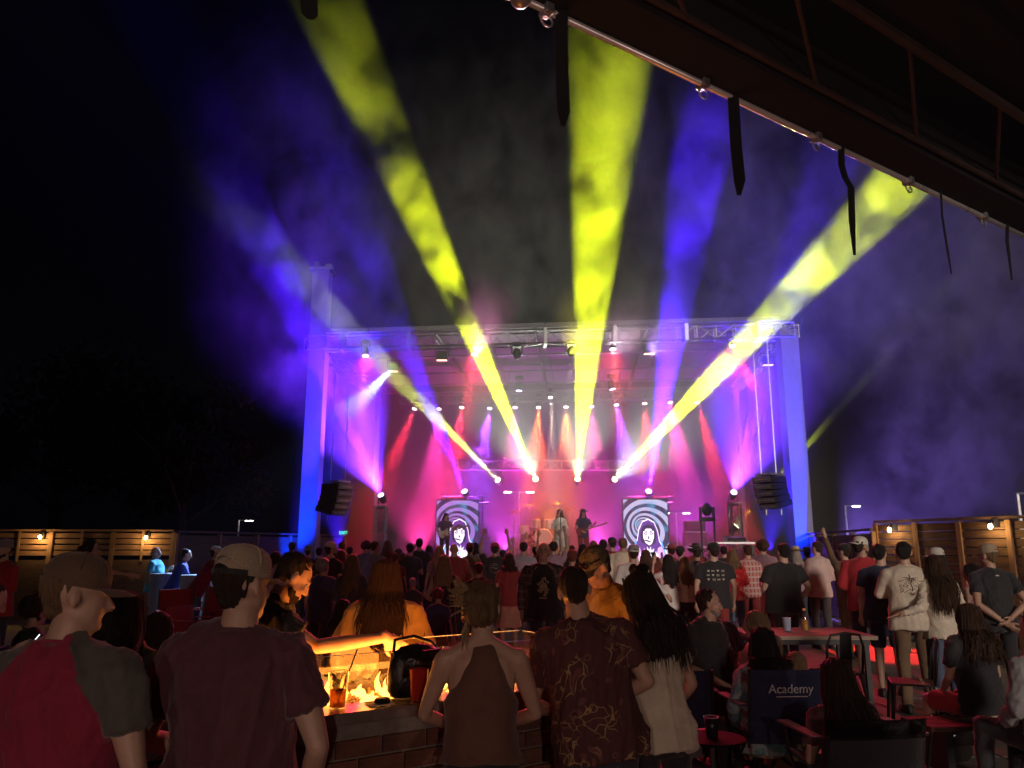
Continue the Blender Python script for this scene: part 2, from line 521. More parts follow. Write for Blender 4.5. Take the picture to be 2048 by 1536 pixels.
fence('board_fence', (pf.x, pf.y), (pd.x - .06, pd.y + .02), 'dark board fence running from the right stage tower to the lamplit fence', 5, 0, 2.02, .115, .022, 1.92, [], [], M_WOOD2, False)

# unseen building added behind the photographer, stepped to keep the sun off the crowd
b = MB(); b.box((4.2, -5.6, 4.0), (2.6, .3, 8.0)); b.box((2.0, -5.6, 7.0), (1.8, .3, 14.0)); b.box((-29.5, -5.6, 10.5), (61.2, .3, 21.0)); b.mi = 1
for i in range(5): b.box((-18 + i * 4.2, -5.44, 1.6), (1.6, .04, 1.4))
tag(b.build('sun_blocking_building', [mat('blocker_stucco', (.22, .18, .16), .9, 0, .2, 2, .2), mat('dark_window', (.02, .02, .025), .1)]), 'unseen building added behind the photographer to shade the crowd', 'building')

for x, e in ((-2.2, 150), (.9, 260)):  # two lamps added out of view to fill the foreground
    wl = wall_lamp(Vector((x, -5.40, 2.6)), (0, 1, 0), 'added fill lamp on the unseen wall behind the photographer, ' + ('nearer the left men' if x < 0 else 'nearer the fire table'))
    for ch in wl.children:
        if ch.type == 'LIGHT': ch.data.energy = e; ch.data.color = (1, .70, .58)

# ------------------------------------------------------------------ trees
def tree(p, h, rad, n, label, seed):
    rr = random.Random(seed)
    r = empty('tree', p)
    tag(r, label, 'tree', 'dark trees beyond the fence')
    b = MB(); b.tube([(0, 0, 0), (.1, 0, h * .25), (-.05, .1, h * .5), (.1, 0, h * .8)], [.22, .18, .13, .04], 8)
    for k in range(6):
        a = rr.uniform(0, 6.28); z = h * rr.uniform(.3, .6)
        b.tube([(0, 0, z), (math.cos(a) * rad * .4, math.sin(a) * rad * .4, z + h * .12), (math.cos(a) * rad * .75, math.sin(a) * rad * .75, z + h * .22)], [.09, .06, .02], 5)
    b.build('trunk', M_BARK, r)
    b = MB()
    lumps = [(rr.uniform(-1, 1) * rad * .6, rr.uniform(-1, 1) * rad * .6, h * rr.uniform(.42, .92), rad * rr.uniform(.28, .5)) for _ in range(16)]
    for _ in range(n):
        lx, ly, lz, lr = rr.choice(lumps)
        d = Vector((rr.gauss(0, 1), rr.gauss(0, 1), rr.gauss(0, .8))).normalized() * lr * rr.uniform(.5, 1.05)
        c = Vector((lx, ly, lz)) + d
        q = Euler((rr.uniform(0, 6), rr.uniform(0, 6), 0)).to_matrix()
        s = rr.uniform(.10, .22)
        b.add([c + q @ Vector(v) * s for v in ((-1, 0, 0), (0, -.5, .15), (1, 0, 0), (0, .5, .15))], [(0, 1, 2, 3)])
    b.build('crown', M_LEAF, r)
tree((-11.5, 27, 0), 7.5, 3.0, 2600, 'dark leafy tree beyond the board fence, close beside the left stage tower', 1)
tree((-16.5, 28, 0), 8.5, 3.6, 2800, 'tall dark tree beyond the board fence, second left of the stage', 2)
tree((-23.0, 30, 0), 7.0, 3.5, 2600, 'broad dark tree behind the left slat fence lamps', 3)

# ------------------------------------------------------------------ distant street lamps
def street_lamp(px, py, Y, arms, label, power=20, col=(1, .9, .75)):
    p = at(px, py, Y)
    r = empty('street_lamp', (p.x, p.y, 0))
    tag(r, label, 'street lamp', 'street lamps far off')
    b = MB(); b.tube([(0, 0, 0), (0, 0, p.z)], [.09, .06], 6)
    b.tube([(-.75 if arms > 1 else -.05, 0, p.z + .02), (.75, 0, p.z + .02)], .04, 5); b.build('pole', M_STEEL, r)
    for s in ((-1, 1) if arms > 1 else (1,)):
        b = MB(); b.box((s * .8, 0, p.z + .04), (.7, .3, .09)); hd = b.build('lamp_head', M_BLACK, r)
        b = MB(); b.box((s * .8, -.08, p.z - .03), (.5, .2, .045)); b.build('lens', glow('street_glow', col, power), hd)
street_lamp(478, 1041, 60, 1, 'single distant street lamp glowing over the left board fence', 40)
street_lamp(1038, 984, 55, 2, 'twin armed street lamp seen through the stage, left of the singer', 4)
street_lamp(1352, 1026, 62, 2, 'small twin armed street lamp beside the right screen', 4)
street_lamp(1690, 1012, 58, 1, 'lone street lamp over the right board fence', 14)
street_lamp(2034, 988, 26, 1, 'bright flood lamp on a pole behind the right fence', 20)
# ------------------------------------------------------------------ the stage: deck, towers, roof, trusses (one trailer stage)
stage = empty('mobile_stage', (1.2, 24, 0))
tag(stage, 'trailer stage with roof, truss frame and two blue lit steel towers', 'stage')
def st(b, name, m, **k):
    o = b.build(name, m, stage, **k)
    o.matrix_parent_inverse = Matrix.Translation(-stage.location)
    return o
DECK_Z = 1.2
tl, tr = at(617, 1092, 22.7), at(1604, 1092, 21.4)
zl, zr = at(617, 690, 22.6).z, at(1590, 664, 21.3).z
ZR = (zl + zr) / 2
FL, FR = at(620, 688, 22.5), at(1585, 662, 21.3)       # ends of the front roof truss
dv = (FR - FL); dv.z = 0; dv.normalize()
bk = Vector((-dv.y, dv.x, 0))                              # towards the back of the stage
b = MB(); b.box((1.2, 24.4, DECK_Z - .06), (12.4, 9.2, .12))
st(b, 'deck', M_DECK)
for i in range(10):
    b = MB(); b.box((-4.38 + i * 1.24, 19.79, DECK_Z / 2 - .05), (1.235, .02, DECK_Z - .1)); st(b, 'front_skirt', M_SKIRT)
for tw, ztop in ((tl, 10.0), (tr, FR.z + .02)):
    b = MB(); b.box((tw.x, tw.y, ztop / 2), (.50, .50, ztop)); o = st(b, 'tower', M_TOWER)
    for zz in (at(617, 1030, tw.y).z, 5.6):
        b = MB(); b.box((tw.x, tw.y, zz), (.58, .58, .14)); b.box((tw.x, tw.y, zz + .14), (.54, .54, .05))
        c = b.build('collar', M_TOWER, o); c.matrix_parent_inverse = Matrix.Translation(-stage.location)
    b = MB(); b.box((tw.x, tw.y, .06), (1.1, 1.1, .12)); b.box((tw.x - .2, tw.y - .5, .35), (.12, .12, .5)); c = b.build('base_plate', M_STEEL, o)
    c.matrix_parent_inverse = Matrix.Translation(-stage.location)
    b = MB(); b.box((tw.x + .255, tw.y - .255, ztop / 2), (.06, .06, ztop * .98)); c = b.build('cable_duct', M_TOWER, o); c.matrix_parent_inverse = Matrix.Translation(-stage.location)
b = MB(); b.box((tl.x, tl.y, 10.05), (.7, .6, .1)); b.box((tl.x - .15, tl.y, 10.18), (.12, .5, .2)); b.box((tl.x + .2, tl.y, 10.16), (.2, .3, .16)); st(b, 'mast_head', M_STEEL)
# front truss: a ladder face with sleeve blocks
b = MB(); b.truss(FL, FR, .4, .42, .55, .028, .011); st(b, 'front_truss', M_ALU)
for k in range(7):
    p = FL.lerp(FR, (k + .5) / 7); b = MB(); b.box(p, (.10, .5, .5)); st(b, 'truss_sleeve', M_ALU)

# roof skin and rafters
BL, BR = FL + bk * 8.2, FR + bk * 8.2
b = MB()
for k in range(8):
    p, q = FL.lerp(FR, k / 8), FL.lerp(FR, (k + 1) / 8)
    g = dv * .012
    b.add([p + g + Vector((0, 0, .34)), q - g + Vector((0, 0, .34)), q - g + bk * 8.3 + Vector((0, 0, .34)), p + g + bk * 8.3 + Vector((0, 0, .34)),
           p + g + Vector((0, 0, .46)), q - g + Vector((0, 0, .46)), q - g + bk * 8.3 + Vector((0, 0, .46)), p + g + bk * 8.3 + Vector((0, 0, .46))],
          [(0, 3, 2, 1), (4, 5, 6, 7), (0, 1, 5, 4), (1, 2, 6, 5), (2, 3, 7, 6), (3, 0, 4, 7)])
st(b, 'roof_panel', mat('roof_skin', (.20, .20, .21), .7, 0, .15, 2))
for f in (0.02, .27, .48, .71, .98):
    p = FL.lerp(FR, f) + Vector((0, 0, .22)); b = MB(); b.tube([p, p + bk * 8.2], .05, 6); b.tube([p - Vector((0, 0, .18)), p + bk * 8.2 - Vector((0, 0, .18))], .025, 5)
    st(b, 'rafter', M_ALU)
for d in (2.2, 4.6, 6.6, 8.1):
    b = MB(); b.tube([FL + bk * d + Vector((0, 0, .05)), FR + bk * d + Vector((0, 0, .05))], .035, 6); st(b, 'purlin', M_ALU)
for (p, q) in ((FL, FL + bk * 8.2), (FR, FR + bk * 8.2)):
    b = MB(); b.truss(p, q, .35, .35, .6, .025, .013); st(b, 'side_truss', M_ALU)
    b = MB(); b.tube([q, Vector((q.x, q.y, DECK_Z))], .11, 8); st(b, 'rear_leg', M_STEEL)
# lamp bars hung from the roof
pb0, pb1 = at(800, 800, 27.0), at(1425, 788, 27.0)
b = MB(); b.truss(pb0, pb1, .3, .3, .5, .024, .012)
for f in (.05, .35, .65, .95):
    p = pb0.lerp(pb1, f); b.tube([p, (p.x, p.y, ZR + .2)], .012, 4)
st(b, 'upstage_lamp_truss', M_ALU)
mb0, mb1 = at(915, 930, 27.6), at(1262, 930, 27.6)
b = MB(); b.truss(mb0, mb1, .32, .34, .42, .026, .013)
for f in (.05, .95):
    p = mb0.lerp(mb1, f); b.tube([p, (p.x, p.y, ZR + .2)], .012, 4)
st(b, 'mover_truss', M_ALU)
# ------------------------------------------------------------------ lamps on the stage
M_LENS = {}
def lens_mat(c):
    key = tuple(round(x, 2) for x in c)
    if key not in M_LENS:
        w = tuple(.45 + .55 * x / max(c) for x in c)
        M_LENS[key] = glow('lens_%d' % len(M_LENS), w, 14)
    return M_LENS[key]
kinds = {'yellow': ('moving head lamp throwing a yellow beam from the low upstage truss', 'moving lamp'),
         'floor': ('floor lamp throwing a thin yellow beam past the right speaker array', 'floor lamp'),
         'totem': ('moving head lamp with a blue beam on top of a truss column', 'moving lamp'),
         'screen': ('moving head lamp with a blue beam above a screen', 'moving lamp'),
         'mover': ('small spot lamp with a violet beam pointing down under the roof', 'spot lamp'),
         'par': ('lit can lamp', 'stage lamp')}
colname = {RED: 'red', ORG: 'orange', PNK: 'pink', WHT: 'white', VIO: 'violet', YEL: 'yellow', BLU: 'blue'}
order = {'yellow': ['first from the left', 'second from the left', 'third, beside the singer', 'rightmost'],
         'totem': ['left truss column', 'right truss column'], 'screen': ['left screen', 'right screen']}
cnt = {}
def lamp_label(k, c, i, p):
    n = colname.get(c, 'yellow')
    if k == 'yellow': return 'moving head lamp throwing a yellow beam under the low upstage truss, ' + order[k][i]
    if k == 'totem': return 'moving head lamp with a blue beam on top of the ' + order[k][i]
    if k == 'screen': return 'moving head lamp with a blue beam above the ' + order[k][i]
    if k == 'floor': return 'floor lamp throwing a thin yellow beam past the right speaker array'
    if k == 'mover': return 'small lamp with a violet beam pointing straight down, %s of the white spot' % ('left' if i == 0 else 'right')
    if i >= 13: return ['orange can lamp at the far left end of the front roof truss', 'red can lamp on the front truss beside the second yellow beam', 'orange can lamp on the front truss right of the middle yellow beam', 'red can lamp at the right end of the front roof truss'][i - 13]
    names = ['first', 'second', 'third', 'fourth', 'fifth', 'sixth', 'seventh', 'eighth', 'ninth', 'tenth', 'eleventh', 'twelfth', 'last']
    return '%s can lamp on the upstage lamp truss, %s from the left' % (n, names[i])
for (k, p, q, c) in LAMPS:
    i = cnt.get(k, 0); cnt[k] = i + 1
    d = (q - p).normalized()
    M = d.to_track_quat('Z', 'Y').to_matrix()
    r = empty('stage_lamp' if k in ('par', 'floor') else 'moving_head_lamp', p)
    tag(r, lamp_label(k, c, i, p), kinds[k][1], 'lamps rigged on the stage')
    s = .10 if k == 'par' else .12
    b = MB(); b.sm = True; b.lathe((0, 0, 0), [(s * .5, -.24), (s * .75, -.22), (s, -.08), (s * 1.05, .02), (s * 1.05, .05), (s * .9, .055)], 12, M); b.build('lamp_body', M_BLACK, r)
    b = MB(); b.lathe((0, 0, 0), [(s * .8, .058), (s * .8, .068)], 12, M); b.build('lens', lens_mat(c), r)
    up = -1 if k in ('totem', 'floor') else (0 if k == 'screen' else 1)
    if up == 0: up = -1
    b = MB(); yy = M @ Vector((s * 1.25, 0, -.08)); y2 = M @ Vector((-s * 1.25, 0, -.08)); t = Vector((0, 0, up * .26)) - d * .08
    b.tube([yy, yy * .9 + t, y2 * .9 + t, y2], .014, 5); b.box(t + Vector((0, 0, up * .04)), (.16, .12, .08) if k == 'par' else (.26, .2, .1)); b.build('yoke', M_BLACK, r)
# unlit lamps hanging from the front truss
def unlit(px, py, Y, label, wide):
    p = at(px, py, Y)
    r = empty('moving_head_lamp' if not wide else 'flood_lamp', p); tag(r, label, 'stage lamp', 'lamps rigged on the stage')
    if wide:
        b = MB(); b.box((0, 0, 0), (.34, .2, .26), None, .85); b.build('lamp_body', M_BLACK, r)
        b = MB(); b.box((0, -.02, -.137), (.3, .16, .012)); b.build('lens', glow('dim_lens', (1, .5, .4), 3), r)
        b = MB(); b.tube([(-.2, 0, 0), (-.2, 0, .24), (.2, 0, .24), (.2, 0, 0)], .014, 5); b.build('yoke', M_BLACK, r)
    else:
        b = MB(); b.box((0, 0, .24), (.26, .26, .12)); b.build('base', M_BLACK, r)
        b = MB(); b.box((-.15, 0, .07), (.04, .14, .26)); b.box((.15, 0, .07), (.04, .14, .26)); b.build('yoke', M_BLACK, r)
        b = MB(); b.sm = True; b.ell((0, 0, -.02), (.13, .14, .17)); b.build('lamp_body', M_BLACK, r)
        b = MB(); b.lathe((0, -.02, -.19), [(.08, 0), (.085, .02), (.07, .03)], 10); b.build('lens', glass('lamp_glass'), r)
unlit(1034, 706, 22.0, 'unlit moving head lamp under the front truss, left of the centre rafter', False)
unlit(1143, 702, 21.8, 'unlit moving head lamp under the front truss beside the middle yellow beam', False)
unlit(884, 712, 22.1, 'dim flood lamp under the front truss near the left roof corner', True)
unlit(1298, 699, 21.6, 'dim flood lamp under the front truss, right of the orange can', True)
unlit(787, 735, 24.5, 'dim flood lamp below the left side of the roof', True)
unlit(1535, 722, 23.0, 'dim flood lamp below the right roof corner', True)

# ------------------------------------------------------------------ speaker arrays
def array(px0, px1, py0, py1, Y, face, label):
    c = at((px0 + px1) / 2, py0, Y); c2 = at((px0 + px1) / 2, py1, Y)
    H = c.z - c2.z
    r = empty('speaker_array', (c.x, c.y, 0)); tag(r, label, 'speakers', 'speaker arrays hung beside the stage')
    ang = math.atan2(face[1], face[0])
    n = 5; h = H / n
    y = 0.0
    for k in range(n):
        tilt = -.02 - .05 * k
        M = Matrix.Rotation(ang, 3, 'Z') @ Matrix.Rotation(-tilt, 3, 'Y')
        zc = c.z - h * (k + .5)
        off = M @ Vector((-.012 * k * k, 0, 0))
        b = MB(); b.box(off + Vector((0, 0, zc)), (.62, .62, h * .93), M); cab = b.build('cabinet', M_PLASTIC, r, bevel=.012)
        b = MB(); b.box(off + Vector((0, 0, zc)) + M @ Vector((.318, 0, 0)), (.012, .56, h * .74), M); b.build('grille', mat('speaker_grille', (.16, .16, .17), .5, .4, .3, 90, .6, 200), cab)
        b = MB(); b.tube([off + Vector((0, 0, zc)) + M @ Vector((.33, -.2, 0)), off + Vector((0, 0, zc)) + M @ Vector((.33, .2, 0))], .012, 5); b.build('badge_bar', M_STEEL, cab)
    b = MB(); b.box((0, 0, c.z + .06), (.5, .5, .05), Matrix.Rotation(ang, 3, 'Z'))
    b.tube([(-.2, 0, c.z + .06), (-.2, 0, ZR - .2)], .012, 4); b.tube([(.2, 0, c.z + .06), (.2, 0, ZR - .2)], .012, 4)
    for s in (-1, 1): b.tube([(.2 * s, -.2, c2.z - .02), (.2 * s, -.2, c2.z - .16)], .02, 5)
    b.build('rigging_frame', M_STEEL, r)
array(651, 699, 968, 1030, 21.6, (.86, -.5), 'left hanging speaker array of five dark cabinets beside the blue tower')
array(1512, 1564, 954, 1018, 20.8, (-.86, -.5), 'right hanging speaker array of five dark cabinets beside the blue tower')

# ------------------------------------------------------------------ truss columns, screens
def column(px, pytop, Y, label):
    p = at(px, pytop, Y)
    r = empty('truss_column', (p.x, p.y, DECK_Z)); tag(r, label, 'truss column', 'truss columns on the stage deck')
    b = MB(); b.truss((0, 0, .03), (0, 0, p.z - DECK_Z - .32), .32, .32, .4, .028, .016, (0, 1, 0)); b.build('lattice', M_ALU, r)
    b = MB(); b.box((0, 0, .01), (.6, .6, .02)); b.build('base_plate', M_STEEL, r)
    b = MB(); b.box((0, 0, p.z - DECK_Z - .3), (.4, .4, .03)); b.build('top_plate', M_STEEL, r)
column(763, 993, 25.0, 'left lit truss column standing behind the left speaker array')
column(1467, 987, 25.0, 'right lit truss column standing behind the right speaker array')

def screen_mat(name, tint):
    m, nt, b = nodes_of(name)
    tc = N(nt, 'ShaderNodeTexCoord'); sp = N(nt, 'ShaderNodeSeparateXYZ'); nt.links.new(tc.outputs['UV'], sp.inputs[0])
    def mth(op, a, c=None, cl=False):
        n = N(nt, 'ShaderNodeMath', operation=op); n.use_clamp = cl
        for i, x in enumerate((a, c)):
            if x is None: continue
            if isinstance(x, (int, float)): n.inputs[i].default_value = x
            else: nt.links.new(x, n.inputs[i])
        return n.outputs[0]
    x = mth('SUBTRACT', sp.outputs[0], .40); y = mth('MULTIPLY', mth('SUBTRACT', sp.outputs[1], .60), 1.42)
    r0 = mth('SQRT', mth('ADD', mth('MULTIPLY', x, x), mth('MULTIPLY', y, y)))
    x = mth('SUBTRACT', x, mth('MULTIPLY', r0, .30)); y = mth('ADD', y, mth('MULTIPLY', r0, .22))
    r = mth('SQRT', mth('ADD', mth('MULTIPLY', x, x), mth('MULTIPLY', y, y)))
    th = mth('ARCTAN2', y, x)
    lg = mth('LOGARITHM', mth('ADD', r, .02), 2.718)
    ph2 = mth('ADD', mth('MULTIPLY', lg, 16.0), mth('MULTIPLY', th, 1.0))
    s = mth('MULTIPLY_ADD' if False else 'MULTIPLY', mth('SINE', ph2), 5.0)
    s = mth('ADD', s, .9, True)
    wv = N(nt, 'ShaderNodeTexNoise', Scale=5.0, Detail=2.0); nt.links.new(tc.outputs['UV'], wv.inputs['Vector'])
    lo = N(nt, 'ShaderNodeMix', data_type='RGBA'); lo.inputs['A'].default_value = (.03, .01, .10, 1); lo.inputs['B'].default_value = tint
    nt.links.new(s, lo.inputs[0])
    bl = N(nt, 'ShaderNodeMix', data_type='RGBA'); bl.inputs['B'].default_value = (.10, .55, 1.0, 1)
    nt.links.new(lo.outputs['Result'], bl.inputs['A'])
    nt.links.new(mth('MULTIPLY', mth('SUBTRACT', wv.outputs[0], .52, True), 3.0, True), bl.inputs[0])
    gx = mth('ADD', mth('MULTIPLY', mth('SINE', mth('MULTIPLY', sp.outputs[0], 402.0)), .16), .84); gy = mth('ADD', mth('MULTIPLY', mth('SINE', mth('MULTIPLY', sp.outputs[1], 565.0)), .16), .84)
    sc_ = N(nt, 'ShaderNodeVectorMath', operation='SCALE'); nt.links.new(bl.outputs['Result'], sc_.inputs[0]); nt.links.new(mth('MULTIPLY', gx, gy), sc_.inputs['Scale'])
    nt.links.new(sc_.outputs[0], b.inputs['Emission Color']); b.inputs['Emission Strength'].default_value = 1.6
    b.inputs['Base Color'].default_value = (.02, .02, .02, 1)
    return m
P_WHITE = glow('print_white', (.95, .82, 1.0), 2.2); P_DARK = glow('print_dark', (.05, .01, .14), .6)
P_BLUE = glow('print_blue', (.08, .45, 1.0), 1.6); P_PURP = glow('print_purple', (.25, .05, .6), .7); P_PINK = glow('print_pink', (.95, .45, .85), 1.6)

def led_screen(px0, px1, pytop, Y, tint, label, nm):
    a, c = at(px0, pytop, Y), at(px1, pytop, Y)
    w = c.x - a.x; h = w * 1.42
    r = empty('led_screen', ((a.x + c.x) / 2, Y, a.z - h)); tag(r, label, 'screen', 'screens on the stage')
    b = MB(); b.box((0, .06, h / 2), (w + .06, .1, h + .06)); b.box((-w * .35, .06, -(a.z - h - DECK_Z) / 2 - .03), (.08, .1, a.z - h - DECK_Z - .02)); b.box((w * .35, .06, -(a.z - h - DECK_Z) / 2 - .03), (.08, .1, a.z - h - DECK_Z - .02)); b.build('screen_frame', M_BLACK, r)
    me = bpy.data.meshes.new('picture'); me.from_pydata([(-w / 2, 0, 0), (w / 2, 0, 0), (w / 2, 0, h), (-w / 2, 0, h)], [], [(0, 1, 2, 3)])
    uv = me.uv_layers.new(); 
    for i, t in enumerate(((0, 0), (1, 0), (1, 1), (0, 1))): uv.data[i].uv = t
    me.materials.append(screen_mat(nm, tint)); pic = bpy.data.objects.new('picture', me); link(pic, r)
    # hooded figure with a burst of light between its hands
    def shape(poly, m, z, name):
        M = Matrix(((w, 0, 0, -w / 2), (0, 0, -1, -.004), (0, h, 0, 0), (0, 0, 0, 1)))
        b = MB(); b.prism(poly, z, z + .002, M); b.build(name, m, pic)
    def oval(cx, cy, rx, ry, n=14, a0=0): return [(cx + rx * math.cos(a0 + 6.2832 * i / n), cy + ry * math.sin(a0 + 6.2832 * i / n)) for i in range(n)]
    hood = [(.12, 0), (.20, .22), (.30, .36), (.34, .52), (.42, .64), (.55, .68), (.68, .63), (.75, .50), (.78, .34), (.92, .18), (.96, 0)]
    cxh = .54
    shape([(cxh + (x - cxh) * 1.06, y * 1.025) for x, y in hood], P_WHITE, .004, 'hood_outline')
    shape(hood, P_PURP, .007, 'hood')
    shape([(.38, .34), (.36, .46), (.43, .58), (.55, .61), (.67, .58), (.73, .46), (.70, .32), (.55, .26)], P_DARK, .010, 'hood_shadow')
    shape([(.43, .40), (.43, .49), (.50, .54), (.60, .54), (.67, .50), (.67, .41), (.62, .31), (.56, .28), (.48, .32)], P_WHITE, .013, 'face')
    for s in (-1, 1):
        shape(oval(.55 + s * .065, .465, .036, .022), P_DARK, .016, 'eye'); shape(oval(.55 + s * .062, .465, .017, .012, 8), P_WHITE, .019, 'eye_glint')
        shape([(.55 + s * .02, .495), (.55 + s * .11, .525), (.55 + s * .115, .512), (.55 + s * .02, .482)], P_DARK, .016, 'brow')
        shape([(.55 + s * .30, .02), (.55 + s * .36, .16), (.55 + s * .28, .27), (.55 + s * .20, .24), (.55 + s * .16, .10), (.55 + s * .2, .02)], P_PINK, .010, 'sleeve')
        shape([(.55 + s * .33, .03), (.55 + s * .30, .18), (.55 + s * .25, .17), (.55 + s * .26, .03)], P_DARK, .013, 'sleeve_fold')
        shape([(.55 + s * .42, .06), (.55 + s * .30, .34), (.55 + s * .26, .36), (.55 + s * .36, .08)], P_BLUE, .010, 'hood_edge')
        shape([(.55 + s * .17, .03), (.55 + s * .21, .13), (.55 + s * .16, .17), (.55 + s * .12, .12), (.55 + s * .13, .03)], P_WHITE, .016, 'hand')
    shape([(.53, .42), (.55, .43), (.575, .39), (.54, .375)], P_DARK, .016, 'nose')
    shape([(.46, .375), (.52, .365), (.60, .345), (.59, .33), (.51, .34), (.46, .355)], P_DARK, .016, 'mouth')
    star = [(.55 + (.19 if i % 2 == 0 else .11) * math.cos(i * math.pi / 14), .12 + (.15 if i % 2 == 0 else .085) * math.sin(i * math.pi / 14)) for i in range(28)]
    shape(star, P_WHITE, .013, 'burst'); shape(oval(.55, .12, .075, .055), P_DARK, .016, 'ball_rim'); shape(oval(.56, .12, .055, .04), P_WHITE, .019, 'ball'); shape(oval(.54, .125, .025, .02), P_BLUE, .022, 'ball_glint')
    return r
led_screen(874, 957, 1001, 25.3, (.50, .22, .85, 1), 'left stage screen with white and purple swirl and hooded figure', 'swirl_left')
led_screen(1246, 1334, 999, 24.9, (.70, .62, 1.0, 1), 'right stage screen with white and violet swirl and hooded figure', 'swirl_right')
for (px, py, Y, lb) in ((930, 985, 26.0, 'short lamp bar on posts behind the left screen'), (1297, 985, 26.0, 'short lamp bar on posts behind the right screen')):
    p = at(px, py, Y); r = empty('lamp_stand', (p.x, p.y, DECK_Z)); tag(r, lb, 'lamp stand', 'lamp stands behind the screens')
    hh = p.z - DECK_Z - .34
    b = MB(); b.tube([(-.8, 0, hh), (.8, 0, hh)], .03, 6); b.tube([(-.8, 0, hh + .2), (.8, 0, hh + .2)], .02, 6); b.build('cross_bar', M_ALU, r)
    for s in (-1, 1):
        b = MB(); b.tube([(s * .6, 0, 0.01), (s * .6, 0, hh + .22)], .03, 6); b.box((s * .6, 0, .012), (.5, .5, .02)); b.build('post', M_ALU, r)

# ------------------------------------------------------------------ band gear
def amp_stack():
    p = at(1388, 1040, 26.0); r = empty('amplifier_stack', (p.x, p.y, DECK_Z)); tag(r, 'stack of guitar amplifiers at the back of the stage right of the right screen', 'amplifiers')
    z = 0; H = p.z - DECK_Z
    for k, (w, hh) in enumerate(((.78, H * .36), (.76, H * .36), (.66, H * .26))):
        b = MB(); b.box((0, 0, z + hh / 2), (w, .4, hh - .01)); cb = b.build('cabinet', M_PLASTIC, r, bevel=.015)
        b = MB(); b.box((0, -.205, z + hh / 2), (w * .9, .012, hh * .72)); b.build('grille_cloth', mat('grille_cloth', (.10, .09, .09), .9, 0, .4, 60), cb)
        b = MB(); b.box((0, -.214, z + hh * .93), (w * .9, .01, hh * .07)); b.build('trim', M_ALU, cb)
        z += hh
amp_stack()
def drum_kit():
    p = at(1085, 1090, 26.3); r = empty('drum_kit', (p.x, p.y, DECK_Z)); tag(r, 'drum kit with cymbals on a low riser behind the singer', 'drum kit')
    b = MB(); b.box((0, 0, .2), (2.4, 1.8, .4)); b.build('riser', M_DECK, r)
    sh = mat('drum_shell', (.55, .5, .5), .3, 0, .2, 4); hd = mat('drum_head', (.7, .68, .65), .5, 0, .1, 3)
    Mx = Matrix.Rotation(R(90), 3, 'X')
    b = MB(); b.lathe((0, -.35, .74), [(.29, -.22), (.30, -.2), (.30, .2), (.29, .22)], 20, Mx); bd = b.build('bass_drum', sh, r)
    b = MB(); b.lathe((0, -.58, .74), [(.27, 0), (.27, .01)], 20, Mx); b.build('drum_head', hd, bd)
    for (x, z, rr_) in ((-.22, 1.2, .16), (.22, 1.2, .17), (.68, .95, .21), (-.62, 1.0, .18)):
        b = MB(); b.lathe((x, -.1, z), [(rr_, -.14), (rr_, .14), (rr_ * .97, .15)], 16); b.build('tom', sh, r)
        b = MB(); b.tube([(x, -.05, .41), (x, -.05, z - .13)], .015, 5); b.build('drum_stand', M_STEEL, r)
    for (x, z, rr_) in ((-.95, 1.62, .24), (.95, 1.72, .25), (-.5, 1.85, .22), (.55, 1.9, .24)):
        b = MB(); b.lathe((x, .1, z), [(rr_, -.012), (.05, .01), (.02, .03)], 18, Matrix.Rotation(.25, 3, 'X')); b.build('cymbal', mat('cymbal_bronze', (.6, .45, .15), .25, .9, .15, 20), r)
        b = MB(); b.tube([(x, .1, z), (x, .12, .43)], .012, 5); b.tube([(x, .12, .8), (x + .25, .2, .41)], .01, 4); b.tube([(x, .12, .8), (x - .25, .25, .41)], .01, 4); b.build('cymbal_stand', M_STEEL, r)
drum_kit()
def mic_stand(px, Y, label, h=1.55):
    p = at(px, 1090, Y); r = empty('microphone_stand', (p.x, p.y, DECK_Z)); tag(r, label, 'microphone stand')
    b = MB(); b.tube([(0, 0, .02), (0, 0, h)], .012, 6); b.lathe((0, 0, 0), [(.15, 0), (.15, .015), (.03, .03)], 14); b.build('pole', M_BLACK, r)
    b = MB(); b.sm = True; b.ell((0, -.02, h + .05), (.025, .025, .03)); b.tube([(0, 0, h), (0, -.02, h + .05)], .014, 6); b.build('microphone', M_STEEL, r)
mic_stand(1122, 20.7, 'straight microphone stand in front of the white dressed singer', 1.35)
def head_stand():
    p = at(1413, 1006, 24.0); r = empty('moving_head_lamp', (p.x, p.y, DECK_Z)); tag(r, 'big unlit moving lamp on a tall stand beside the amplifier stack', 'stage lamp', 'lamps rigged on the stage')
    H = p.z - DECK_Z
    b = MB(); b.box((0, 0, .02), (.6, .6, .04)); b.tube([(-.2, 0, .04), (-.2, 0, H - .55)], .03, 6); b.tube([(.2, 0, .04), (.2, 0, H - .55)], .03, 6); b.build('stand', M_BLACK, r)
    b = MB(); b.box((0, 0, H - .5), (.42, .34, .12)); b.build('base', M_BLACK, r)
    b = MB(); b.box((-.2, 0, H - .3), (.05, .18, .34)); b.box((.2, 0, H - .3), (.05, .18, .34)); b.build('yoke', M_BLACK, r)
    b = MB(); b.sm = True; b.ell((0, 0, H - .2), (.16, .2, .2)); b.build('lamp_body', M_BLACK, r)
    b = MB(); b.lathe((0, -.19, H - .2), [(.1, 0), (.1, .02)], 14, Matrix.Rotation(R(90), 3, 'X')); b.build('lens', glass('lamp_glass'), r)
head_stand()
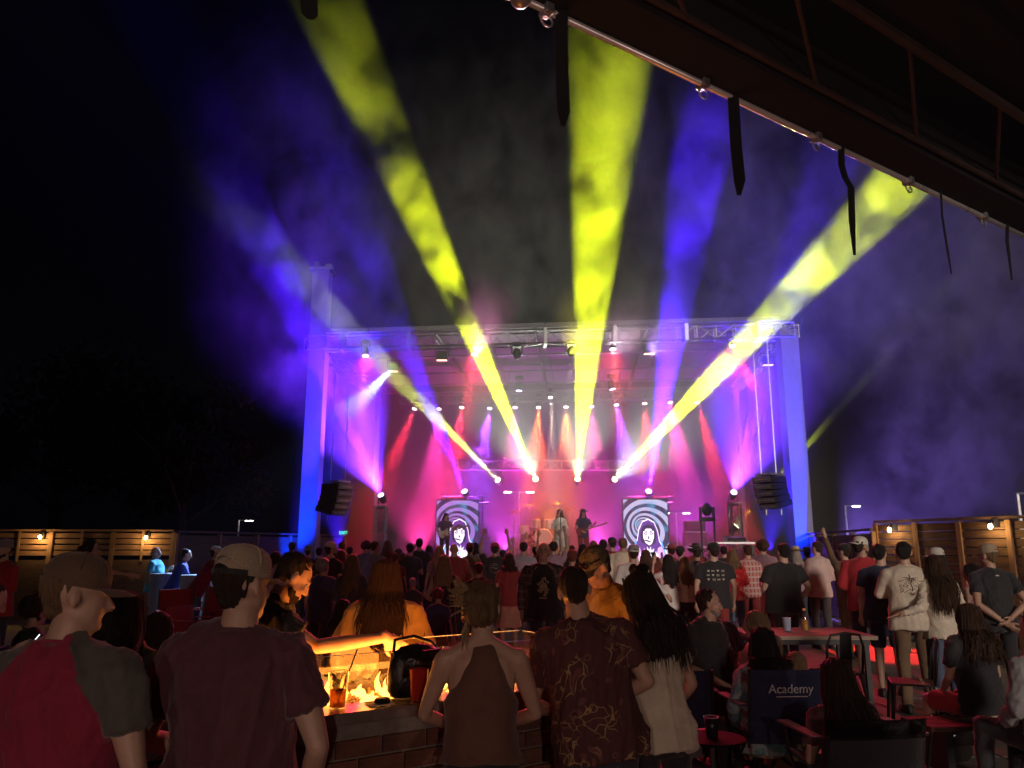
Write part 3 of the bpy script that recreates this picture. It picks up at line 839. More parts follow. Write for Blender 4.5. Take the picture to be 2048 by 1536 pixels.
def side_desk():
    p = at(1462, 1086, 21.0); r = empty('monitor_desk', (p.x, p.y, DECK_Z)); tag(r, 'equipment desk with small lamps at the right side of the stage', 'desk')
    H = max(.5, p.z - DECK_Z)
    b = MB(); b.box((0, 0, H), (1.1, .6, .05)); b.build('desk_top', M_ALU, r)
    for s in (-1, 1):
        b = MB(); b.box((s * .5, 0, H / 2 - .02), (.06, .5, H - .06)); b.build('leg', M_BLACK, r)
    b = MB(); b.box((.1, 0, H + .1), (.5, .4, .12), Matrix.Rotation(.15, 3, 'X')); b.build('mixer', M_PLASTIC, r)
side_desk()
def text_obj(s, size, m, parent, M, name='lettering', extrude=.003, align='CENTER'):
    cu = bpy.data.curves.new(name, 'FONT'); cu.body = s; cu.size = size; cu.extrude = extrude; cu.align_x = align; cu.align_y = 'CENTER'
    t = bpy.data.objects.new(name, cu); COL.objects.link(t)
    dg = bpy.context.evaluated_depsgraph_get(); me = bpy.data.meshes.new_from_object(t.evaluated_get(dg)); me.name = name
    bpy.data.objects.remove(t); me.transform(M); me.materials.clear(); me.materials.append(m)
    o = bpy.data.objects.new(name, me); return link(o, parent)
def exit_sign():
    p = at(687, 1066, 28.6); r = empty('exit_sign', p); tag(r, 'small green lit EXIT sign on a post at the back left of the stage', 'sign')
    b = MB(); b.box((0, 0, 0), (.36, .05, .2)); b.build('sign_box', mat('sign_green', (.0, .05, .03), .4), r)
    text_obj('EXIT', .15, glow('exit_glow', (.05, 1, .45), 3), r, Matrix.Translation((0, -.03, 0)) @ Matrix.Rotation(R(90), 4, 'X'))
    b = MB(); b.tube([(0, .05, -.1), (0, .05, -p.z + .01)], .03, 6); b.build('post', M_BLACK, r)
exit_sign()

# ------------------------------------------------------------------ canopy over the terrace, upper right
def canopy():
    zc = 4.2
    E0, E1 = atz(1062, 6, zc), atz(2048, 472, zc)
    d = (E1 - E0); L0 = d.length; d.normalize()
    perp = Vector((d.y, -d.x, 0))             # to the right of the edge, under the roof
    A, B = E0 - d * .06, E1 + d * 2.5
    r = empty('canopy', (0, 0, 0)); tag(r, 'dark steel framed canopy with a shiny edge rail over the terrace, upper right', 'canopy')
    rail = mat('polished_rail', (.75, .73, .75), .3, .5, .08, 5)
    b = MB(); b.sm = True; b.tube([A, B], .018, 10); b.build('edge_rail', rail, r)
    brown = mat('brown_steel', (.062, .040, .036), .5, .1, .3, 6)
    fab = mat('canopy_fabric', (.013, .010, .012), .9, 0, .3, 4, .2, 30)
    up = Vector((0, 0, 1))
    b = MB()
    b.add([A + perp * .004 + up * .012, B + perp * .004 + up * .012, B + perp * .20 + up * .07, A + perp * .20 + up * .07,
           A + perp * .03 + up * .05, B + perp * .03 + up * .05, B + perp * .20 + up * .11, A + perp * .20 + up * .11],
          [(0, 3, 2, 1), (4, 5, 6, 7), (0, 1, 5, 4), (1, 2, 6, 5), (2, 3, 7, 6), (3, 0, 4, 7)])
    b.build('edge_valance', fab, r)
    # truss: low chord inside the valance, high chord further under the roof
    C0, C1 = A + perp * .23 + up * .12, B + perp * .23 + up * .12
    H0, H1 = A + perp * .62 + up * .30, B + perp * .62 + up * .30
    b = MB(); b.tube([C0, C1], .02, 8); b.build('lower_chord', brown, r)
    b = MB(); b.tube([H0, H1], .03, 8); b.build('upper_chord', brown, r)
    n = 7
    for k in range(n):
        p = H0.lerp(H1, (k + .1) / n); q = C0.lerp(C1, (k + .80) / n)
        b = MB(); b.tube([p, q], .013, 6); b.build('brace', brown, r)
    b = MB()
    b.add([A + up * .62, B + up * .62, B + perp * 7 + up * 1.2, A + perp * 7 + up * 1.2, A + up * .66, B + up * .66, B + perp * 7 + up * 1.24, A + perp * 7 + up * 1.24],
          [(0, 3, 2, 1), (4, 5, 6, 7), (0, 1, 5, 4), (1, 2, 6, 5), (2, 3, 7, 6), (3, 0, 4, 7)])
    b.add([A + perp * .20 + up * .11, B + perp * .20 + up * .11, B + up * .62, A + up * .62, A + perp * .24 + up * .11, B + perp * .24 + up * .11, B + perp * .04 + up * .62, A + perp * .04 + up * .62],
          [(0, 3, 2, 1), (4, 5, 6, 7), (0, 1, 5, 4), (1, 2, 6, 5), (2, 3, 7, 6), (3, 0, 4, 7)])
    b.build('roof_sheet', fab, r)
    for p in (B - d * .4 + perp * .45, A + perp * 5.2 + d * .6):
        b = MB(); b.tube([(p.x, p.y, 0), (p.x, p.y, zc + .3)], .06, 8); b.build('post', brown, r)
    # the other edge turns back over the photographer
    e2 = (Vector((-1, -.22, 0))).normalized()
    b = MB(); b.sm = True; b.tube([A, A + e2 * 3.6], .018, 10); b.build('edge_rail', rail, r)
    b = MB(); b.tube([A + Vector((0, 0, -.0)), A + up * .3], .03, 8); b.sm = True; b.ell(A, (.05, .05, .05)); b.build('corner_joint', M_STEEL, r)
    b = MB()
    a2 = A + e2 * 3.6
    pts = [A + Vector((.02, -.03, .05)), a2 + Vector((0, -.03, .05)), a2 + Vector((0, -2.6, .5)), A + Vector((.3, -3.6, .5))]
    b.add(pts + [p + up * .04 for p in pts], [(0, 3, 2, 1), (4, 5, 6, 7), (0, 1, 5, 4), (1, 2, 6, 5), (2, 3, 7, 6), (3, 0, 4, 7)])
    b.build('roof_sheet', fab, r)
    # rail clamps
    def on_rail(px):
        best = min((abs((lambda v: 1024 + F_PX * v.x / (v.y * _cp + (v.z - CAM_Z) * _sp))(A.lerp(B, f / 400)) - px), f) for f in range(401))
        return A.lerp(B, best[1] / 400)
    for px in (1090, 1408, 1630, 1815, 1966):
        p = on_rail(px)
        c = empty('rail_clamp', p); tag(c, {1090: 'shiny clamp at the left end of the canopy rail', 1408: 'shiny clamp on the canopy rail, second from its left end', 1630: 'clamp on the canopy rail between the straight strap and the bent strap',
                                             1815: 'clamp on the canopy rail above the right yellow beam', 1966: 'dull clamp on the canopy rail nearest the right edge'}[px], 'clamp', 'clamps on the canopy rail')
        q = Matrix.Rotation(math.atan2(d.y, d.x), 3, 'Z')
        b = MB(); b.box((0, 0, .005), (.05, .07, .06), q); b.box((0, 0, .05), (.03, .05, .05), q); b.build('clamp_body', M_STEEL, c, bevel=.006)
        b = MB(); ring = [q @ Vector((.035 * math.cos(t), 0, -.055 + .03 * math.sin(t))) for t in [6.2832 * i / 10 for i in range(10)]]
        b.sm = True; b.tube(ring, .006, 6, False, True); b.build('clamp_ring', M_STEEL, c)
    # webbing straps
    ms = mat('black_webbing', (.012, .012, .013), .85, 0, .3, 40, .3, 200)
    def strap(pts, w, label, name='strap', th=.004, parent=None):
        p0 = Vector(pts[0]); o = empty(name, p0); tag(o, label, name if name != 'strap' else 'strap', 'straps hanging from the canopy')
        vs, fs = [], []; n = len(pts)
        for i, p in enumerate(pts):
            p = Vector(p) - p0; ww = w if i < n - 1 else w * .35
            sl = Vector((1, .25, 0)).normalized()
            for (a, e) in ((-1, -1), (1, -1), (1, 1), (-1, 1)): vs.append(p + sl * (a * ww / 2) + Vector((0, e * th, 0)))
        for i in range(n - 1):
            for j in range(4): fs.append((i * 4 + j, i * 4 + (j + 1) % 4, i * 4 + 4 + (j + 1) % 4, i * 4 + 4 + j))
        fs += [(3, 2, 1, 0), tuple(n * 4 - 4 + j for j in range(4))]
        b = MB(); b.add(vs, fs); b.build('webbing', ms, o)
    p = on_rail(1122); Y = p.y
    strap([p + up * .06 + Vector((0, -.025, 0)), at(1122, 60, Y - .03), at(1124, 150, Y - .03), at(1127, 222, Y - .03), at(1126, 252, Y - .03)], .064, 'wide black strap hanging at the left end of the canopy rail')
    p = on_rail(1470); Y = p.y
    strap([p + up * .18 + Vector((0, -.03, 0)), at(1466, 190, Y - .03), at(1472, 290, Y - .03), at(1479, 360, Y - .03), at(1478, 390, Y - .03)], .072, 'wide black strap hanging in front of the blue beams')
    p = on_rail(1686); Y = p.y
    strap([p + up * .15 + Vector((0, -.03, 0)), at(1682, 270, Y - .03), at(1683, 330, Y - .03), at(1690, 355, Y - .03), at(1702, 375, Y - .03), at(1704, 440, Y - .03), at(1709, 510, Y - .03)], .046, 'bent black strap hanging before the right yellow beam')
    p = on_rail(1878); Y = p.y
    strap([p + up * .05 + Vector((0, -.03, 0)), at(1884, 430, Y - .03), at(1895, 500, Y - .03), at(1903, 548, Y - .03)], .016, 'thin black cord hanging right of the bent strap')
    p = on_rail(2012); Y = p.y
    strap([p + up * .05 + Vector((0, -.03, 0)), at(2014, 480, Y - .03), at(2024, 560, Y - .03)], .03, 'short black cord hanging at the right picture edge')
    p = A + e2 * 1.15; Y = p.y
    q = at(618, 38, Y)
    strap([Vector((q.x, Y, zc + .02)), at(618, 5, Y - .02), at(619, 28, Y - .02), at(620, 38, Y - .02)], .07, 'end of a black strap hanging at the top left')
canopy()

# ------------------------------------------------------------------ brick fire table
def fire_table():
    L, D, ZT = 1.85, .78, 1.0
    e0, e1 = atz(645, 1430, ZT), atz(870, 1402, ZT)
    t = (e1 - e0); t.z = 0; t.normalize(); n = Vector((-t.y, t.x, 0)); P0 = e0 - t * .26; P0.z = 0
    ang = math.atan2(t.y, t.x)
    r = empty('fire_table', P0, ang); tag(r, 'brick fire table with glass wind guard and burning trough', 'fire table')
    core = MB(); core.box((L / 2, D / 2, .485), (L - .03, D - .03, .96)); core.build('mortar_core', M_MORTAR, r)
    bh, bl, mj = .068, .205, .012
    bm_ = []
    for k in range(3):
        q = MB(); q.box((0, 0, 0), (bl, .09, bh)); me = q.mesh('brick', M_BRICKS[k]); bm_.append(me)
    hb = MB(); hb.box((0, 0, 0), (bl / 2 - mj / 2, .09, bh)); half = hb.mesh('brick', M_BRICKS[1])
    rows = int(.955 / (bh + mj))
    rr = random.Random(3)
    def put(me, x, y, z, rz):
        o = bpy.data.objects.new('brick', me); o.location = (x, y, z); o.rotation_euler = (rr.uniform(-.008, .008), rr.uniform(-.006, .006), rz + rr.uniform(-.006, .006)); link(o, r)
    for k in range(rows):
        z = .05 + (bh + mj) * k + bh / 2 - .035
        off = 0 if k % 2 else (bl + mj) / 2
        x = -off
        while x < L + .05:
            xc = x + bl / 2
            if .05 < xc < L - .04:
                put(rr.choice(bm_), xc, .04 + rr.uniform(-.004, .004), z, 0)
            x += bl + mj
        y = .14 + (off * .5)
        while y < D - .02:
            put(rr.choice(bm_), .04 + rr.uniform(-.003, .003), y, z, math.pi / 2); put(rr.choice(bm_), L - .04, y, z, math.pi / 2)
            y += bl + mj
    stone = mat('counter_stone', (.20, .17, .15), .22, 0, .3, 9, .08, 60)
    w = .20
    for (cx, cy, dx, dy) in ((L / 2, w / 2 - .03, L + .06, w), (L / 2, D - w / 2 + .03, L + .06, w), (w / 2 - .03, D / 2, w, D - 2 * w + .056), (L - w / 2 + .03, D / 2, w, D - 2 * w + .056)):
        b = MB(); b.box((cx, cy, ZT - .024), (dx - .004, dy - .004, .05)); b.build('counter_slab', stone, r, bevel=.006)
    b = MB(); b.box((L / 2, D / 2, ZT - .055), (L - 2 * w + .06, D - 2 * w + .06, .02)); b.build('burner_pan', M_BLACK, r)
    # glass beads
    b = MB()
    for _ in range(420):
        b.ell((rr.uniform(w + .02, L - w - .02), rr.uniform(w + .0, D - w - .0), ZT - .04 + rr.uniform(0, .02)), (.013, .013, .012), None, 5, 3)
    b.build('glass_beads', mat('amber_beads', (.5, .33, .15), .1, 0, .4, 30), r, 'stuff')
    # flames
    fl = MATS.get('flame')
    m, nt, bs = nodes_of('flame')
    tc = N(nt, 'ShaderNodeTexCoord'); sp = N(nt, 'ShaderNodeSeparateXYZ'); nt.links.new(tc.outputs['Object'], sp.inputs[0])
    mr = N(nt, 'ShaderNodeMapRange'); mr.inputs['From Min'].default_value = ZT - .08; mr.inputs['From Max'].default_value = ZT + .14; nt.links.new(sp.outputs[2], mr.inputs['Value'])
    rp = N(nt, 'ShaderNodeValToRGB'); rp.color_ramp.elements[0].color = (1, .42, .07, 1); rp.color_ramp.elements[1].color = (1, .20, .012, 1); nt.links.new(mr.outputs[0], rp.inputs[0])
    em = N(nt, 'ShaderNodeEmission', Strength=9.0); nt.links.new(rp.outputs[0], em.inputs['Color'])
    lw = N(nt, 'ShaderNodeLayerWeight', Blend=.35); tr = N(nt, 'ShaderNodeBsdfTransparent'); mx = N(nt, 'ShaderNodeMixShader')
    nt.links.new(lw.outputs['Facing'], mx.inputs[0]); nt.links.new(em.outputs[0], mx.inputs[1]); nt.links.new(tr.outputs[0], mx.inputs[2])
    nt.nodes.remove(bs); nt.links.new(mx.outputs[0], nt.nodes['Material Output'].inputs['Surface'])
    for i in range(90):
        x = w + .05 + (L - 2 * w - .10) * min(1, max(0, (i // 5) / 17.5 + rr.gauss(0, .018))); y = D / 2 + rr.uniform(-.15, .13)
        h = rr.choice((.022, .025, .03, .035, .04, .05, .06, .09, .12)) * rr.uniform(.8, 1.15); a = rr.uniform(0, 6); rad = rr.uniform(.014, .030)
        b = MB(); b.sm = True
        pts = [(x + .02 * math.sin(a + f * 5) * f, y + .02 * math.cos(a + f * 4) * f, ZT - .035 + h * f) for f in (0, .2, .4, .6, .8, 1)]
        b.tube(pts, [rad * .6, rad, rad * .95, rad * .7, rad * .35, .001], 8); b.build('flame', m, r)
    l = bpy.data.lights.new('fire_light', 'AREA'); l.shape = 'RECTANGLE'; l.size = L - 2 * w - .1; l.size_y = .22; l.energy = 14; l.color = (1, .27, .035)
    lo = bpy.data.objects.new('fire_light', l); lo.location = (L / 2, D / 2, ZT + .05); lo.rotation_euler = (R(180), 0, 0); link(lo, r)
    l = bpy.data.lights.new('fire_light', 'POINT'); l.energy = 12; l.color = (1, .27, .035); l.shadow_soft_size = .15
    lo = bpy.data.objects.new('fire_light', l); lo.location = (L * .40, D / 2, ZT + .10); link(lo, r)
    # wind guard panes
    gm = glass('guard_glass', (.97, .99, .98)); ge = mat('glass_edge', (.75, .9, .85), .08, 0, .05, 5, 0, 1, (1, 1, 1), 1.0)
    gh, e = .20, .03
    for (x0, y0, x1, y1) in ((w + e - .06, w - .02, L - w - e + .06, w - .02), (w + e - .06, D - w + .02, L - w - e + .06, D - w + .02), (w - .03, w + .01, w - .03, D - w - .01), (L - w + .03, w + .01, L - w + .03, D - w - .01)):
        k = 2 if abs(x1 - x0) > .5 else 1
        for q in range(k):
            a = Vector((x0 + (x1 - x0) * q / k, y0 + (y1 - y0) * q / k, 0)); c = Vector((x0 + (x1 - x0) * (q + 1) / k, y0 + (y1 - y0) * (q + 1) / k, 0))
            v = (c - a); ln = v.length - .012; c0 = (a + c) / 2
            rot = Matrix.Rotation(math.atan2(v.y, v.x), 3, 'Z')
            b = MB(); b.box(c0 + Vector((0, 0, ZT + .003 + gh / 2)), (ln, .008, gh), rot); pn = b.build('glass_pane', gm, r)
            b = MB(); b.box(c0 + Vector((0, 0, ZT + .006 + gh + .003)), (ln, .007, .0025), rot); b.build('pane_edge', ge, pn)
    return r, P0, t, n, ZT
FT, FP0, Ft, Fn, FZ = fire_table()
def on_counter(a, c, z=0.0):
    """a along the front edge, c in from it"""
    return FP0 + Ft * a + Fn * c + Vector((0, 0, FZ + .003 + z))

def cup(p, h, r0, r1, label, drink, straw=None, glassy=True, col=None, name='plastic_cup', group='drinks on the fire table'):
    o = empty(name, p); tag(o, label, 'cup', group)
    b = MB(); b.sm = True
    b.lathe((0, 0, 0), [(r0 * .98, 0), (r0, .003), (r1, h), (r1 + .002, h + .003), (r1 - .003, h), (r0 - .003, .006)], 18)
    b.build('cup_wall', glass('cup_plastic', (.90, .90, .88), .08, .35) if glassy else mat(name + '_' + str(int(h * 1000)), col, .25, 0, .1, 5), o)
    if drink:
        b = MB(); b.lathe((0, 0, 0), [(r0 * .9, .006), (r0 + (r1 - r0) * drink[1] - .004, h * drink[1])], 20); b.build('drink', drink[0], o)
        for k in range(5):
            b = MB(); a = k * 1.3; b.box((r0 * .45 * math.cos(a), r0 * .45 * math.sin(a), h * drink[1] - .006), (.02, .02, .02), Euler((a, a * 2, a)).to_matrix()); b.build('ice_cube', glass('ice'), o)
    if straw:
        b = MB(); b.tube([(0, 0, .02), Vector(straw)], .0035, 6); b.build('straw', mat('straw_dark', (.10, .03, .03), .3), o)
AMBER = translucent('amber_drink', (.75, .38, .12)); PALE = translucent('lager', (.85, .62, .2))
cup(on_counter(.36, .09), .15, .036, .046, 'clear plastic cup of amber drink with a dark straw on the fire table ledge', (AMBER, .5), (.07, .04, .24))
cup(on_counter(.58, .69), .15, .036, .048, 'clear plastic cup of pale beer on the far ledge of the fire table', (PALE, .8))
cup(on_counter(1.06, .69), .14, .036, .045, 'small clear cup with a straw on the far ledge behind the black bag', (PALE, .6), (.03, .02, .22))
cup(on_counter(.735, .05), .135, .034, .045, 'red plastic cup standing before the black bag on the fire table', None, None, False, (.45, .03, .02))
cup(on_counter(1.60, .10), .12, .035, .043, 'pale paper cup beside the paisley shirt man on the fire table', None, None, False, (.5, .42, .3))
def hand_bag(p, s, label, name='handbag', rz=0.0, group=None, m=None):
    o = empty(name, p, rz); tag(o, label, 'bag', group)
    m = m or mat('black_leather', (.012, .012, .013), .3, 0, .3, 12, .3, 60)
    b = MB(); b.sm = True
    b.loft([((0, 0, .0), .13 * s, .06 * s), ((0, 0, .03 * s), .155 * s, .075 * s), ((.01 * s, 0, .12 * s), .165 * s, .07 * s), ((0, 0, .2 * s), .14 * s, .05 * s), ((0, 0, .235 * s), .09 * s, .03 * s), ((.0, 0, .245 * s), .03 * s, .012 * s)], 18)
    b.build('bag_body', m, o)
    b = MB(); b.sm = True; b.prism([(-.12 * s, .1 * s), (.12 * s, .1 * s), (.10 * s, .22 * s), (-.10 * s, .22 * s)], .066 * s, .078 * s, Matrix.Rotation(R(90), 4, 'X')); b.build('flap', m, o)
    b = MB(); b.sm = True; b.tube([(-.13 * s, 0, .2 * s), (-.1 * s, .04, .265 * s), (.02 * s, .06, .275 * s), (.12 * s, .05, .24 * s), (.14 * s, 0, .19 * s)], .009, 6); b.build('strap', m, o)
    for q in (-1, 1):
        b = MB(); ring = [(q * .135 * s, .015 * math.cos(t), .2 * s + .015 * math.sin(t)) for t in [6.2832 * i / 10 for i in range(10)]]; b.tube(ring, .003, 5, False, True); b.build('buckle', M_STEEL, o)
hand_bag(on_counter(.78, .17), .95, 'black leather handbag slumped on the fire table behind the red cup', rz=.64)
o = empty('coaster_napkin', on_counter(.55, .07), .5); tag(o, 'crumpled napkin under a dark round lid on the fire table ledge', 'napkin')
b = MB(); b.box((0, 0, .003), (.11, .10, .003)); b.build('napkin', mat('paper_white', (.6, .56, .5), .9), o)
b = MB(); b.lathe((.01, -.01, .006), [(.035, 0), (.038, .008), (.03, .02), (.012, .024)], 16); b.build('lid', M_PLASTIC, o)
o = empty('power_cable', on_counter(1.0, .02)); tag(o, 'black cable draped over the front edge of the fire table', 'cable')
b = MB(); b.sm = True; b.tube([(-.02, .2, .015), (.0, .02, .012), (.02, -.075, .0), (.025, -.09, -.06), (.03, -.085, -.4), (.02, -.09, -.8), (.06, -.12, -1.0)], .008, 6); b.build('cord', M_RUBBER, o)
# ------------------------------------------------------------------ people: every body is one continuous skin, clothes and hair are its children
from mathutils.bvhtree import BVHTree
V = Vector
JOBS = []      # (mesh builder, voxel, smooth steps, receiver)
def cap(b, p0, p1, r0, r1, n=9):
    p0, p1 = V(p0), V(p1); a = (p1 - p0).normalized()
    return b.tube([p0 - a * r0, p0 - a * r0 * .72, p0, p1, p1 + a * r1 * .72, p1 + a * r1], [r0 * .08, r0 * .7, r0, r1, r1 * .7, r1 * .08], n)

SKINS = [mat('skin_fair', (.50, .31, .23), .5, 0, .10, 14, .05, 120), mat('skin_tan', (.40, .23, .16), .5, 0, .10, 14, .05, 120), mat('skin_brown', (.25, .14, .09), .5, 0, .10, 14, .05, 120)]
HAIRC = {'black': (.012, .010, .010), 'dark': (.03, .018, .013), 'brown': (.055, .028, .016), 'light': (.16, .095, .05), 'blonde': (.30, .20, .11), 'grey': (.28, .25, .24), 'red': (.14, .04, .025), 'white': (.5, .47, .44)}
def hair_mat(c):
    return mat('hair_' + c, HAIRC[c], .55, 0, .5, 9, .6, 45, (16, 16, 1.6), .35)
def cloth(name, col, **k):
    a = dict(rough=.85, var=.16, scale=7, bump=.25, bscale=26, sheen=.2); a.update(k)
    return mat('cloth_' + name, col, **a)

def pattern(name, kind, cols):
    """woven or printed cloth"""
    if name in MATS: return MATS[name]
    m, nt, b = nodes_of(name); b.inputs['Roughness'].default_value = .85
    tc = N(nt, 'ShaderNodeTexCoord'); L = nt.links.new
    def mixc(f, a, c):
        n = N(nt, 'ShaderNodeMix', data_type='RGBA')
        L(f, n.inputs[0])
        for s, x in (('A', a), ('B', c)):
            if isinstance(x, tuple): n.inputs[s].default_value = (*x, 1)
            else: L(x, n.inputs[s])
        return n.outputs['Result']
    def step(v, lo, hi):
        n = N(nt, 'ShaderNodeMapRange'); n.inputs['From Min'].default_value = lo; n.inputs['From Max'].default_value = hi; L(v, n.inputs['Value']); return n.outputs[0]
    if kind == 'plaid':
        w1 = N(nt, 'ShaderNodeTexWave', Scale=4.6, Distortion=.6); w1.bands_direction = 'X'; L(tc.outputs['Object'], w1.inputs['Vector'])
        w2 = N(nt, 'ShaderNodeTexWave', Scale=3.4, Distortion=.6); w2.bands_direction = 'Z'; L(tc.outputs['Object'], w2.inputs['Vector'])
        w3 = N(nt, 'ShaderNodeTexWave', Scale=11, Distortion=.6); w3.bands_direction = 'X'; L(tc.outputs['Object'], w3.inputs['Vector'])
        c = mixc(step(w1.outputs[0], .45, .6), cols[0], cols[1]); c = mixc(step(w2.outputs[0], .75, .85), c, cols[2]); c = mixc(step(w3.outputs[0], .9, .97), c, cols[2])
    elif kind == 'floral':
        nz = N(nt, 'ShaderNodeTexNoise', Scale=6.0, Detail=2.0); L(tc.outputs['Object'], nz.inputs['Vector'])
        ad = N(nt, 'ShaderNodeVectorMath', operation='MULTIPLY_ADD'); ad.inputs[1].default_value = (.22, .22, .22); L(nz.outputs['Color'], ad.inputs[0]); L(tc.outputs['Object'], ad.inputs[2])
        v1 = N(nt, 'ShaderNodeTexVoronoi', Scale=11.0); L(ad.outputs[0], v1.inputs['Vector'])
        v2 = N(nt, 'ShaderNodeTexVoronoi', Scale=17.0); v2.feature = 'DISTANCE_TO_EDGE'; L(ad.outputs[0], v2.inputs['Vector'])
        c = mixc(step(v1.outputs['Distance'], .30, .26), cols[0], cols[1])
        c = mixc(step(v1.outputs['Distance'], .16, .12), c, cols[2])
        n2 = N(nt, 'ShaderNodeTexNoise', Scale=7.0, Detail=1.0); L(tc.outputs['Object'], n2.inputs['Vector'])
        mm = N(nt, 'ShaderNodeMath', operation='MULTIPLY'); L(step(v2.outputs['Distance'], .05, .02), mm.inputs[0]); L(step(n2.outputs[0], .5, .56), mm.inputs[1])
        c = mixc(mm.outputs[0], c, cols[3])
    else:  # blotches
        nz = N(nt, 'ShaderNodeTexNoise', Scale=cols[3] if len(cols) > 3 else 9.0, Detail=3.0); L(tc.outputs['Object'], nz.inputs['Vector'])
        c = mixc(step(nz.outputs[0], .47, .53), cols[0], cols[1]); c = mixc(step(nz.outputs[0], .60, .64), c, cols[2])
    L(c, b.inputs['Base Color'])
    n3 = N(nt, 'ShaderNodeTexNoise', Scale=26.0, Detail=3.0); L(tc.outputs['Object'], n3.inputs['Vector'])
    bp = N(nt, 'ShaderNodeBump', Strength=.25, Distance=.02); L(n3.outputs[0], bp.inputs['Height']); L(bp.outputs[0], b.inputs['Normal'])
    MATS[name] = m
    return m

def T(x, y, z): return Matrix.Translation((x, y, z))
def Rm(a, ax): return Matrix.Rotation(R(a), 4, ax)

ARMS = {  # elbow, wrist for the right arm (x > 0), in metres for a 1.75 m person
    'down': ((.245, -.03, 1.14), (.265, .06, .90)), 'front': ((.265, -.03, 1.15), (.08, .20, 1.06)), 'hold': ((.24, .04, 1.16), (.10, .27, 1.30)),
    'up': ((.29, .06, 1.63), (.24, .10, 1.94)), 'upwide': ((.36, .04, 1.56), (.42, .08, 1.80)), 'cross': ((.25, .10, 1.20), (-.06, .21, 1.22)), 'back': ((.26, -.12, 1.14), (.05, -.17, .98)),
    'pocket': ((.285, -.07, 1.16), (.205, .07, .95)), 'table': ((.23, .24, 1.20), (.10, .46, 1.20)), 'drink': ((.25, .05, 1.15), (.17, .28, 1.20)), 'chin': ((.24, .14, 1.22), (.07, .19, 1.50)),
    'hip': ((.34, -.10, 1.17), (.19, .03, 1.04)), 'head': ((.33, .06, 1.52), (.10, .06, 1.70)), 'lap': ((.25, .04, 1.16), (.12, .28, 1.02)), 'hold_up': ((.27, .12, 1.36), (.16, .26, 1.60)),
    'point': ((.22, .26, 1.30), (.16, .50, 1.27)), 'side': ((.42, .06, 1.36), (.66, .14, 1.33)), 'mic': ((.24, .10, 1.18), (.04, .17, 1.48)), 'strum': ((.27, .02, 1.14), (.08, .20, 1.05)), 'fret': ((.28, .10, 1.18), (.34, .28, 1.30)),
    'embrace': ((.30, -.06, 1.16), (.50, -.16, 1.10)), 'backs': ((.24, -.10, 1.12), (.03, -.19, .92)),
}
def hand(b, wrist, f, n, side, kind, vox):
    """palm, four unequal bent fingers and a thumb; f along the hand, n out of the palm"""
    f = f.normalized(); n = (n - f * n.dot(f)).normalized(); s = n.cross(f) * side       # s points to the thumb side
    if vox > .014:
        cap(b, wrist, wrist + f * .07, .032, .04)
        if kind == 'horns':
            cap(b, wrist + f * .08 + s * .034, wrist + f * .19 + s * .046, .017, .014); cap(b, wrist + f * .08 - s * .034, wrist + f * .17 - s * .052, .016, .013)
            cap(b, wrist + f * .05 + s * .03, wrist + f * .085 + s * .06 + n * .02, .016, .013)
        else:
            cap(b, wrist + f * .08, wrist + f * .125 + n * .025, .036, .026); cap(b, wrist + f * .03 + s * .03, wrist + f * .08 + s * .05 + n * .015, .018, .014)
        return
    rot = Matrix((s, f, n)).transposed()
    b.ell(wrist + f * .05, (.042, .052, .02), rot, 12, 8)
    cap(b, wrist - f * .02, wrist + f * .02, .028, .03)
    curl = {'relaxed': .32, 'fist': 1.35, 'grip': .85, 'point': .32, 'flat': .08, 'horns': 1.3, 'droop': .5}[kind]
    for i, (ln, rad) in enumerate(((1.0, .0098), (1.1, .010), (1.03, .0096), (.82, .0086))):
        c = curl
        if kind == 'point' and i == 0: c = .08
        if kind == 'point' and i > 0: c = .75
        if kind == 'horns' and i in (0, 3): c = .06
        p = wrist + f * (.088 - .004 * abs(i - 1)) + s * (.031 - .0207 * i)
        d = (f + s * (.10 - .06 * i)).normalized(); ang = 0
        cap(b, p - d * .02, p, rad * 1.1, rad * 1.1, 8)
        for q, sl in enumerate((.044, .027, .021)):
            ang += c * (.7 if q == 0 else .9)
            dd = d * math.cos(ang) + n * math.sin(ang)
            p2 = p + dd * sl * ln; cap(b, p, p2, rad * (1 - .08 * q), rad * (.94 - .08 * q), 8); p = p2
    p = wrist + f * .022 + s * .026
    d1 = (f * .62 + s * .62 + n * .35).normalized(); d2 = (f * .85 + s * .30 + n * .40).normalized(); d3 = (f * .95 + n * .45 - s * .1).normalized()
    p2 = p + d1 * .042; p3 = p2 + d2 * .032; p4 = p3 + d3 * .026
    cap(b, p, p2, .016, .0125, 8); cap(b, p2, p3, .0122, .0112, 8); cap(b, p3, p4, .011, .009, 8)

